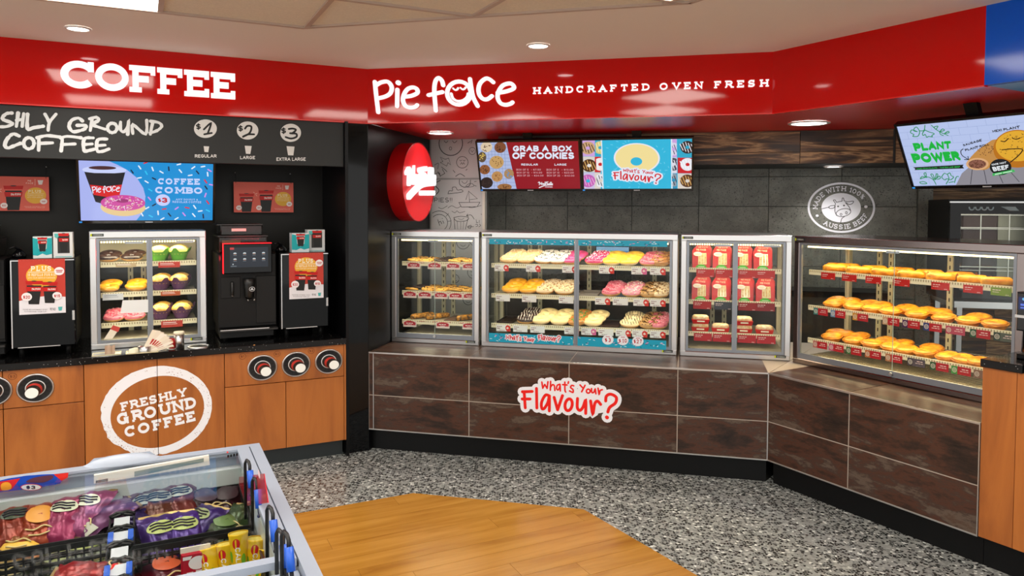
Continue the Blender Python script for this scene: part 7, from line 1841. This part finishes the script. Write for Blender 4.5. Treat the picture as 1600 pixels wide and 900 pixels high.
# price rail, vents and stickers on the far inner wall
yw = y1 - T_ - .006
def fw_(u, v): return fyp(u, v, yw)
def boardart(nm, pts, c, lay=1, parent=fr): return art(nm, [[fw_(*p) for p in pts]], pr(c, .4), parent, lay, y=yw)
rl = MB().prism([fw_(*p) for p in ((147, 741), (326, 710), (327.5, 725), (147, 754))], yw - .01, yw).build('price_rail', pr('#e2ddd2'), fr)
art('rail_window', [[fw_(*p) for p in ((210, 735), (318, 714), (318, 720), (210, 743))]], pr('#7d8a84'), rl, 1, y=yw - .01); art('rail_window', [[fw_(*p) for p in ((150, 749), (169, 745.5), (169, 750), (150, 753))]], pr('#5a5f5a'), rl, 1, y=yw - .01)
vt = [[fw_(*p) for p in ((355 + i * 4.6, 711 - i * .9), (358 + i * 4.6, 710.4 - i * .9), (358 + i * 4.6, 714.4 - i * .9), (355 + i * 4.6, 715 - i * .9))] for i in range(6)]
art('vent_slots', vt, pr('#141618'), fr, 1, y=yw)
art('power_lamp', [[fw_(*p) for p in ell(355.5, 706.5, 1.4, 1.4, 10)]], em('#ff3a30', 1.0), fr, 1, y=yw)
ad = thing('freezer_advert', 'L', fs0, fo0 - yw + .002, 0, 'blue and red ice cream advert inside the freezer at far left', 'advert')
fa = lambda x, y: fyp(x / 5, 720 + y / 5, yw - .002)
MB().prism([fa(*p) for p in ((-60, 170), (60, 140), (200, 118), (330, 108), (420, 105), (490, 150), (470, 178), (330, 205), (120, 232), (-60, 252))], 0, .0015).build('card', pr('#1346b4', .35), ad)
for nm, pts, c, l_ in (('advert_print', [(-60, 172), (160, 135), (90, 222), (-60, 246)], '#c8202a', 1), ('advert_print', [(420, 105), (535, 92), (530, 130), (480, 155)], '#d82a24', 1), ('advert_print', [(205, 160), (270, 130), (400, 112), (412, 135), (340, 168), (230, 170)], '#5a3040', 1), ('advert_print', [(10, 180), (60, 165), (90, 190), (80, 222), (15, 228)], '#e0962c', 2)): art(nm, [[fa(*p) for p in (pts if len(pts) < 5 else smooth(pts, 3, True))]], pr(c, .35), ad, l_)
art('price_spot', fell(243, 205, 84, 27, fa), pr('#c8252f'), ad, 2); art('price_spot', fell(243, 205, 76, 22, fa), pr('#eef0f2'), ad, 3); art('price_lettering', ftext('$3', 205, 190, 278, 220, fa, .26), pr('#15181c'), ad, 4)
# ---- mesh baskets
M_BSK = mat('black_basket_plastic', '#101214', rough=.4)
def basket(xa, xb, ya, yb, zb, zt, label):
    t = thing('freezer_basket', 'L', fs0 + xa, fo0 - ya, zb, label, 'basket', 'mesh freezer baskets'); w, d, h = xb - xa, yb - ya, zt - zb
    for nm, (px, py) in (('side_mesh', (1, 0)), ('side_mesh', (1, 1)), ('end_mesh', (0, 0)), ('end_mesh', (0, 1))):
        m_ = MB(); L_ = w if px else d; nv = int(L_ / .017); nh = int(h / .017); off = (d if px else w) * py
        for i in range(nv + 1):
            a = L_ * i / nv
            if px: m_.box(a - .002, a + .002, off - .0015, off + .0015, 0, h)
            else: m_.box(off - .0015, off + .0015, a - .002, a + .002, 0, h)
        for j in range(nh + 1):
            z = h * j / nh; r = .0022 if j < nh else .005
            if px: m_.box(0, w, off - .002, off + .002, z - r, z + r)
            else: m_.box(off - .002, off + .002, 0, d, z - r, z + r)
        m_.build(nm, M_BSK, t)
    MB().box(0, w, 0, d, -.002, .001).build('basket_floor', M_BSK, t)
    return t
xdv = fzp(192, 800, .65)[0]
Xr0, Xr1 = xdv + .028, x1 - T_ - .012; Xl0, Xl1 = x0 + T_ + .006, xdv - .028
Yf = y1 - T_ - .012
yb1 = fzp(330, 838, .645)[1]; yb2 = fzp(100, 852, .645)[1]
zB = .48
basket(Xr0, Xr1, yb1, Yf, zB, .652, 'black mesh basket of foil bags at the right of the freezer')
basket(Xr0, Xr1, yb1 - .34, yb1 - .008, zB, .645, 'black mesh basket holding the yellow cups, right near side')
basket(Xl0, Xl1, yb2, Yf, zB, .652, 'black mesh basket of orange bags at the left of the freezer')
basket(Xl0, Xl1, yb2 - .34, yb2 - .008, zB, .645, 'black mesh basket of green bags, left near side')
# ---- centre divider with blue clips
dv = thing('basket_divider', 'L', fs0 + xdv, fo0, 0, 'white divider strip with blue clips between the baskets', 'divider')
dz = .66
for i in range(10):
    y = Yf - .03 - i * .095
    MB().box(-.018, .018, y - .07, y, dz - .006, dz).build('divider_plate', mat('divider_white', '#c6cbd3', rough=.4), dv)
    for sx in (-1, 1):
        if i % 2 == 0: MB().cbox(sx * .022 - .006, sx * .022 + .006, y - .062, y - .008, dz - .012, dz + .006, .003).build('blue_clip', mat('blue_clip', '#1b57c4', rough=.35), dv)
    MB().tube([(-.03, y - .082, dz), (-.012, y - .074, dz + .006), (0, y - .085, dz + .008), (.012, y - .074, dz + .006), (.03, y - .084, dz)], .004, 6).tube([(-.024, y - .09, dz), (0, y - .08, dz + .004), (.024, y - .09, dz)], .004, 6).build('link_wire', M_BSK, dv)
MB().box(-.004, .004, y0 + T_ + .01, Yf, zB - .02, dz - .008).build('divider_web', M_BSK, dv)
# ---- hook handles on the right inner wall
xh = x1 - T_ - .02
for i, (u, v) in enumerate(((383, 718), (394, 746), (417, 790), (432, 826), (440, 829))):
    y, z = fxp(u, v, xh)
    t = thing('wire_hook', 'L', fs0 + xh, fo0 - y, 0, 'black wire hook with blue grip on the right freezer wall, %s from the back' % ORD[i], 'hook', 'wire hooks')
    MB().tube([(0, 0, z - .16), (0, 0, z - .01), (.003, -.006, z), (.006, -.022, z), (.008, -.03, z - .008), (.008, -.034, z - .03)], .0042, 7).build('hook_wire', M_BSK, t)
    MB().tube([(.008, -.034, z - .02), (.009, -.052, z - .06)], .0085, 8).build('grip', mat('blue_clip', '#1b57c4'), t)
    MB().tube([(.009, -.052, z - .058), (.008, -.07, z - .07), (.004, -.085, z - .066)], .0042, 7).build('hook_tail', M_BSK, t)
# ---- red cards standing in for a reflection in the lid glass
for i, (pts, lb) in enumerate(((((374.5, 745), (391, 743), (392, 789), (375.5, 792)), 'left red card standing in for a reflection in the freezer lid'), (((396, 742), (413.5, 740), (420, 785.5), (400, 788.5)), 'right red card standing in for a reflection in the freezer lid'))):
    xc = x1 - T_ - .010; P = [fxp(u, v, xc) for u, v in pts]; t = thing('reflection_card', 'L', fs0, fo0, 0, lb, 'card', 'red reflection cards in the freezer')
    MB().add([(xc, p[0], p[1]) for p in P] + [(xc - .002, p[0], p[1]) for p in P], [(0, 1, 2, 3), (7, 6, 5, 4), (0, 4, 5, 1), (1, 5, 6, 2), (2, 6, 7, 3), (3, 7, 4, 0)]).build('card', mat('red_glass_reflection', '#c01824', rough=.15, alpha=.85), t)
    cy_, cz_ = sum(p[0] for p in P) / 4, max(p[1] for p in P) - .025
    MB().add([(xc - .0027, cy_ + .02 * math.cos(a_ * .393), cz_ + .009 * math.sin(a_ * .393)) for a_ in range(16)], [list(range(16))]).build('reflection_spot', pr('#e6c8cc'), t)
# ---- foil ice-cream bags
def pillow(w, l, h, crimp=.08):
    n, m = 12, 14; top = []; fs = []
    def zf(a, b): return h * max(0, (1 - abs(a) ** 2.6)) ** .7 * max(0, (1 - abs(b) ** 3.2)) ** .8 + .0025 * math.sin(a * 9 + b * 5) + .002 * math.sin(b * 14)
    vs = []
    for s_ in (1, -.55):
        for j in range(m + 1):
            b = -1 + 2 * j / m
            for i in range(n + 1):
                a = -1 + 2 * i / n; k_ = 1 - .06 * math.cos(b * 3)
                vs.append((a * w / 2 * k_, b * l / 2, h * .55 + s_ * zf(a, b)))
    q_ = (n + 1) * (m + 1)
    for j in range(m):
        for i in range(n):
            a = j * (n + 1) + i; fs.append((a, a + 1, a + n + 2, a + n + 1)); fs.append((q_ + a + n + 1, q_ + a + n + 2, q_ + a + 1, q_ + a))
    b = MB().add(vs, fs, True)
    return b
BAG = {}
def bagmesh(col, metal=.35, rough=.28):
    if col not in BAG: BAG[col] = pillow(.098, .15, .026).mesh('ice_cream_bag', mat('foil_' + col, col, rough=rough, metal=metal, noise=.35, nscale=18, bump=.6))
    return BAG[col]
def labelmesh(col, kind):
    key = (col, kind)
    if key not in BAG:
        b = MB(); n = 20
        if kind == 'oval':
            pts = ell(0, .022, .034, .021, n)
        elif kind == 'band': pts = [(-.045, -.065), (.045, -.065), (.045, -.03), (-.045, -.03)]
        else: pts = ell(.004, .012, .032, .032, n)
        # drape the print over the pillow
        def zz(x, y): a, c = x / .049, y / .075; return .0143 + .026 * max(0, (1 - abs(a) ** 2.6)) ** .7 * max(0, (1 - abs(c) ** 3.2)) ** .8 + .0032
        cx = sum(p[0] for p in pts) / len(pts); cy = sum(p[1] for p in pts) / len(pts)
        rings = [[(cx + (p[0] - cx) * k_, cy + (p[1] - cy) * k_) for p in pts] for k_ in (1, .66, .33)]
        vs = [(p[0], p[1], zz(*p)) for r_ in rings for p in r_] + [(cx, cy, zz(cx, cy))]; m = len(pts)
        fs = [(j * m + i, j * m + (i + 1) % m, (j + 1) * m + (i + 1) % m, (j + 1) * m + i) for j in range(2) for i in range(m)] + [(2 * m + i, 2 * m + (i + 1) % m, 3 * m) for i in range(m)]
        BAG[key] = b.add(vs, fs, True).mesh('bag_label', mat('label_' + col, col, rough=.4))
    return BAG[key]
def _dr(x, y): a, c = x / .049, y / .075; return .0143 + .026 * max(0, (1 - abs(a) ** 2.6)) ** .7 * max(0, (1 - abs(c) ** 3.2)) ** .8 + .0042
def drape(strokes, w, m, nm):
    b = MB()
    for s_ in strokes: b.tube([(x, y, _dr(x, y)) for x, y in smooth(s_, 4)], w, 5)
    return b.mesh(nm, m)
LINES = drape([[(-.026, .03), (-.01, .033), (.006, .029), (.024, .033)], [(-.028, .021), (-.008, .024), (.01, .020), (.027, .024)], [(-.024, .012), (-.006, .015), (.01, .011), (.022, .014)]], .0022, pr('#2a2430'), 'label_lines')
SHINE = drape([[(-.03, -.03), (-.012, -.04), (.01, -.032), (.028, -.04)], [(-.024, -.05), (0, -.055), (.022, -.05)]], .002, pr('#d8c48a'), 'foil_print')
CRIMP = MB().box(-.046, .046, .068, .082, .011, .0145).box(-.046, .046, -.082, -.068, .011, .0145)
BAGS = [  # u, v, z, colour, label colour, label kind, rz, tilt, words
 (228, 795, .555, '#481c18', '#8f938a', 'oval', .1, 25, 'brown foil bag with grey oval, far left of the right basket'), (248, 790, .56, '#522719', '#8a8d84', 'oval', -.15, 25, 'brown foil bag with grey oval, second in the right basket'), (281, 782, .56, '#5d1f1b', '#a3a69c', 'oval', .1, 25, 'brown foil bag with grey oval, third in the right basket'), (320, 786, .545, '#271820', '#4a3a48', 'spot', .4, 18, 'dark plum bag behind the purple bags'), (352, 782, .54, '#321d23', '#3a2a30', 'spot', -.3, 18, 'dark bag near the red reflection cards'),
 (252, 838, .545, '#331561', '#a9b468', 'oval', .12, 32, 'purple foil bag with lime oval at the left'), (288, 832, .545, '#39196c', '#a9b468', 'oval', -.1, 32, 'purple foil bag with lime oval at the right'), (307, 818, .55, '#321c5f', '#8f9a6a', 'oval', -.9, 20, 'tilted purple bag with pale green label'), (352, 826, .535, '#2a3d1d', '#5f7a44', 'spot', .5, 14, 'green foil bag before the yellow cups'), (373, 812, .54, '#324823', '#7a8f5a', 'band', -.6, 14, 'olive green bag by the right wall'), (226, 820, .535, '#27174c', '#6a5aa8', 'band', .8, 25, 'violet bag edge beside the divider'),
 (4, 815, .56, '#723613', '#c89a3c', 'band', .2, 22, 'orange foil bag at the frame edge'), (24, 818, .565, '#7a2713', '#3f4a38', 'oval', 0, 25, 'orange bag with dark oval label'), (60, 815, .565, '#883215', '#d8943c', 'spot', .15, 25, 'orange bag with round gold biscuit print'), (40, 838, .54, '#834c1c', '#e6b84a', 'band', -.2, 16, 'golden foil bag lower in the left basket'), (100, 806, .57, '#85274e', '#c9cdb4', 'oval', -.35, 28, 'pink bag with white oval left of centre'), (136, 796, .575, '#833d64', '#d4d8c4', 'oval', -.5, 28, 'pink and white bag nearest the freezer handle'), (168, 806, .56, '#52234c', '#a8a89a', 'band', -1.2, 20, 'mauve bag against the divider'),
 (130, 868, .50, '#283214', '#8f9a4a', 'oval', -.1, 18, 'olive bag in the near left basket'), (95, 886, .49, '#272e15', '#7a8440', 'oval', .2, 18, 'dark green bag at the bottom left'), (168, 864, .50, '#39411c', '#98a050', 'band', -.3, 18, 'lime striped bag beside the divider'), (20, 880, .49, '#1f2714', '#9aa040', 'spot', .1, 18, 'dark bag with yellow dots at lower left'), (140, 897, .56, '#820d10', '#d8201c', 'band', 1.4, 8, 'bright red bag at the bottom edge'), (258, 893, .50, '#3d1526', '#b8502c', 'spot', .3, 15, 'maroon bag low in the near right basket')]
for u, v, z, c, lc, lk, rz, tl, words_ in BAGS:
    z += .068
    x, y = fzp(u, v, z + .02)
    o = bpy.data.objects.new('ice_cream_bag', bagmesh(c)); COL.objects.link(o); o.location = W('L', fs0 + x, fo0 - y, z); o.rotation_euler = (math.radians(tl), 0, RZ['L'] + rz); tag(o, words_ + ' in the freezer' if 'freezer' not in words_ else words_, 'ice cream bag', 'ice cream bags')
    sub('bag_label', labelmesh(lc, lk), o); sub('label_lines', LINES if lk == 'oval' else SHINE, o); sub('crimp', CRIMP.mesh('crimp', mat('crimp_gold', '#a98f5a', rough=.3, metal=.6)) if False else bpy.data.meshes.get('crimp') or CRIMP.mesh('crimp', mat('crimp_gold', '#a98f5a', rough=.3, metal=.6)), o)
# ---- yellow ice cups
M_YEL = mat('cup_yellow', '#efc312', rough=.35)
cone = MB().lathe([(.019, 0), (.027, .115), (.0285, .118), (.0285, .122), (.026, .1215)], 22, cap=False).mesh('ice_cup', M_YEL); lid_ = MB().lathe([(.026, .1195), (0, .1195)], 22, smooth=False, cap=False).mesh('foil_lid', pr('#e6cf5a'))
def wrap(pl, m, nm, r0=.019, r1=.027):
    """print wrapped on the cone; (angle from front, height)"""
    b = MB()
    for g in pl:
        if len(g) < 3: continue
        b.add([((r0 + (r1 - r0) * p[1] / .115 + .0006) * math.sin(p[0]), -(r0 + (r1 - r0) * p[1] / .115 + .0006) * math.cos(p[0]), p[1]) for p in g], [list(range(len(g)))])
    return b.mesh(nm, m)
vt_ = [[(p[1] / .026 - .25, .092 - p[0]) for p in g] for g in text('CALIPPO', .015, .2, track=.12, width=.075)]
CUPP = [wrap(vt_, pr('#eef0e8'), 'cup_lettering'), wrap([ell(-.1, .1, .42, .012, 18)], pr('#c81c20'), 'cup_logo'), wrap([ell(.7, .06, .3, .016, 14), ell(.9, .035, .25, .012, 14), ell(-.9, .07, .25, .014, 14)], pr('#5fb02c'), 'lime_print')]
for i, (u, v, z, rx, ry, lb) in enumerate(((335.5, 859, .665, -12, 14, 'front left yellow ice cup'), (356, 853, .665, -10, 6, 'second yellow ice cup behind the first'), (375.5, 836, .69, -10, 4, 'tallest yellow ice cup in the middle'), (392, 845, .67, -8, -6, 'fourth yellow ice cup on the right'), (402, 860, .65, -6, -12, 'rightmost yellow ice cup, lowest'))):
    x, y = fzp(u, v, z)
    o = bpy.data.objects.new('ice_cup', cone); COL.objects.link(o); o.location = W('L', fs0 + x, fo0 - y + .0, z - .122); o.rotation_euler = (math.radians(rx), math.radians(-ry), RZ['L'] - .5 + .12 * i); o.scale = (.82, .82, 1.0); tag(o, lb + ' in the freezer', 'ice cup', 'yellow ice cups'); sub('foil_lid', lid_, o)
    for m_ in CUPP: sub(m_.name.split('.')[0], m_, o)
# ---- red and white packet beside the cups
x, y = fzp(306, 876, .64)
t = thing('ice_cream_packet', 'L', fs0 + x, fo0 - y, .575, 'red and white wrapped bar standing beside the yellow cups in the freezer', 'packet')
MB().cbox(-.032, .032, 0, .02, 0, .085, .004).build('wrapper', mat('packet_red', '#a8182c', rough=.25), t); MB().box(-.033, .033, .006, .01, .085, .097).build('top_crimp', pr('#e0d8c8'), t)
art('packet_print', [ell(.004, .06, .02, .016, 18), [(-.028, .07), (-.012, .07), (-.008, .078), (-.028, .078)], rect(-.02, .022, -.006, .04), rect(.0, .02, .018, .042)], pr('#e6dfe0'), t, 1); art('packet_band', [ell(0, .008, .026, .006, 16)], pr('#e0a860'), t, 1)
# ---- barcode strip under the near lid
P = [fzp(u, v, .7) for u, v in ((250, 893), (470, 872))]
t = thing('price_strip', 'L', fs0 + P[0][0], fo0 - ylid + .06, .70, 'white price strip with black bars under the near freezer lid', 'price strip')
L_ = .42; MB().box(0, L_, -.05, .0, -.002, 0).build('strip', pr('#dfe2e0'), t)
b = MB()
for i in range(40): b.box(.01 + i * .01, .01 + i * .01 + random.uniform(.002, .006), -.04, -.015, 0, .0006)
b.build('bars', pr('#15181a'), t)
for ob in list(t.children): ob.location = (0, 0, 0)
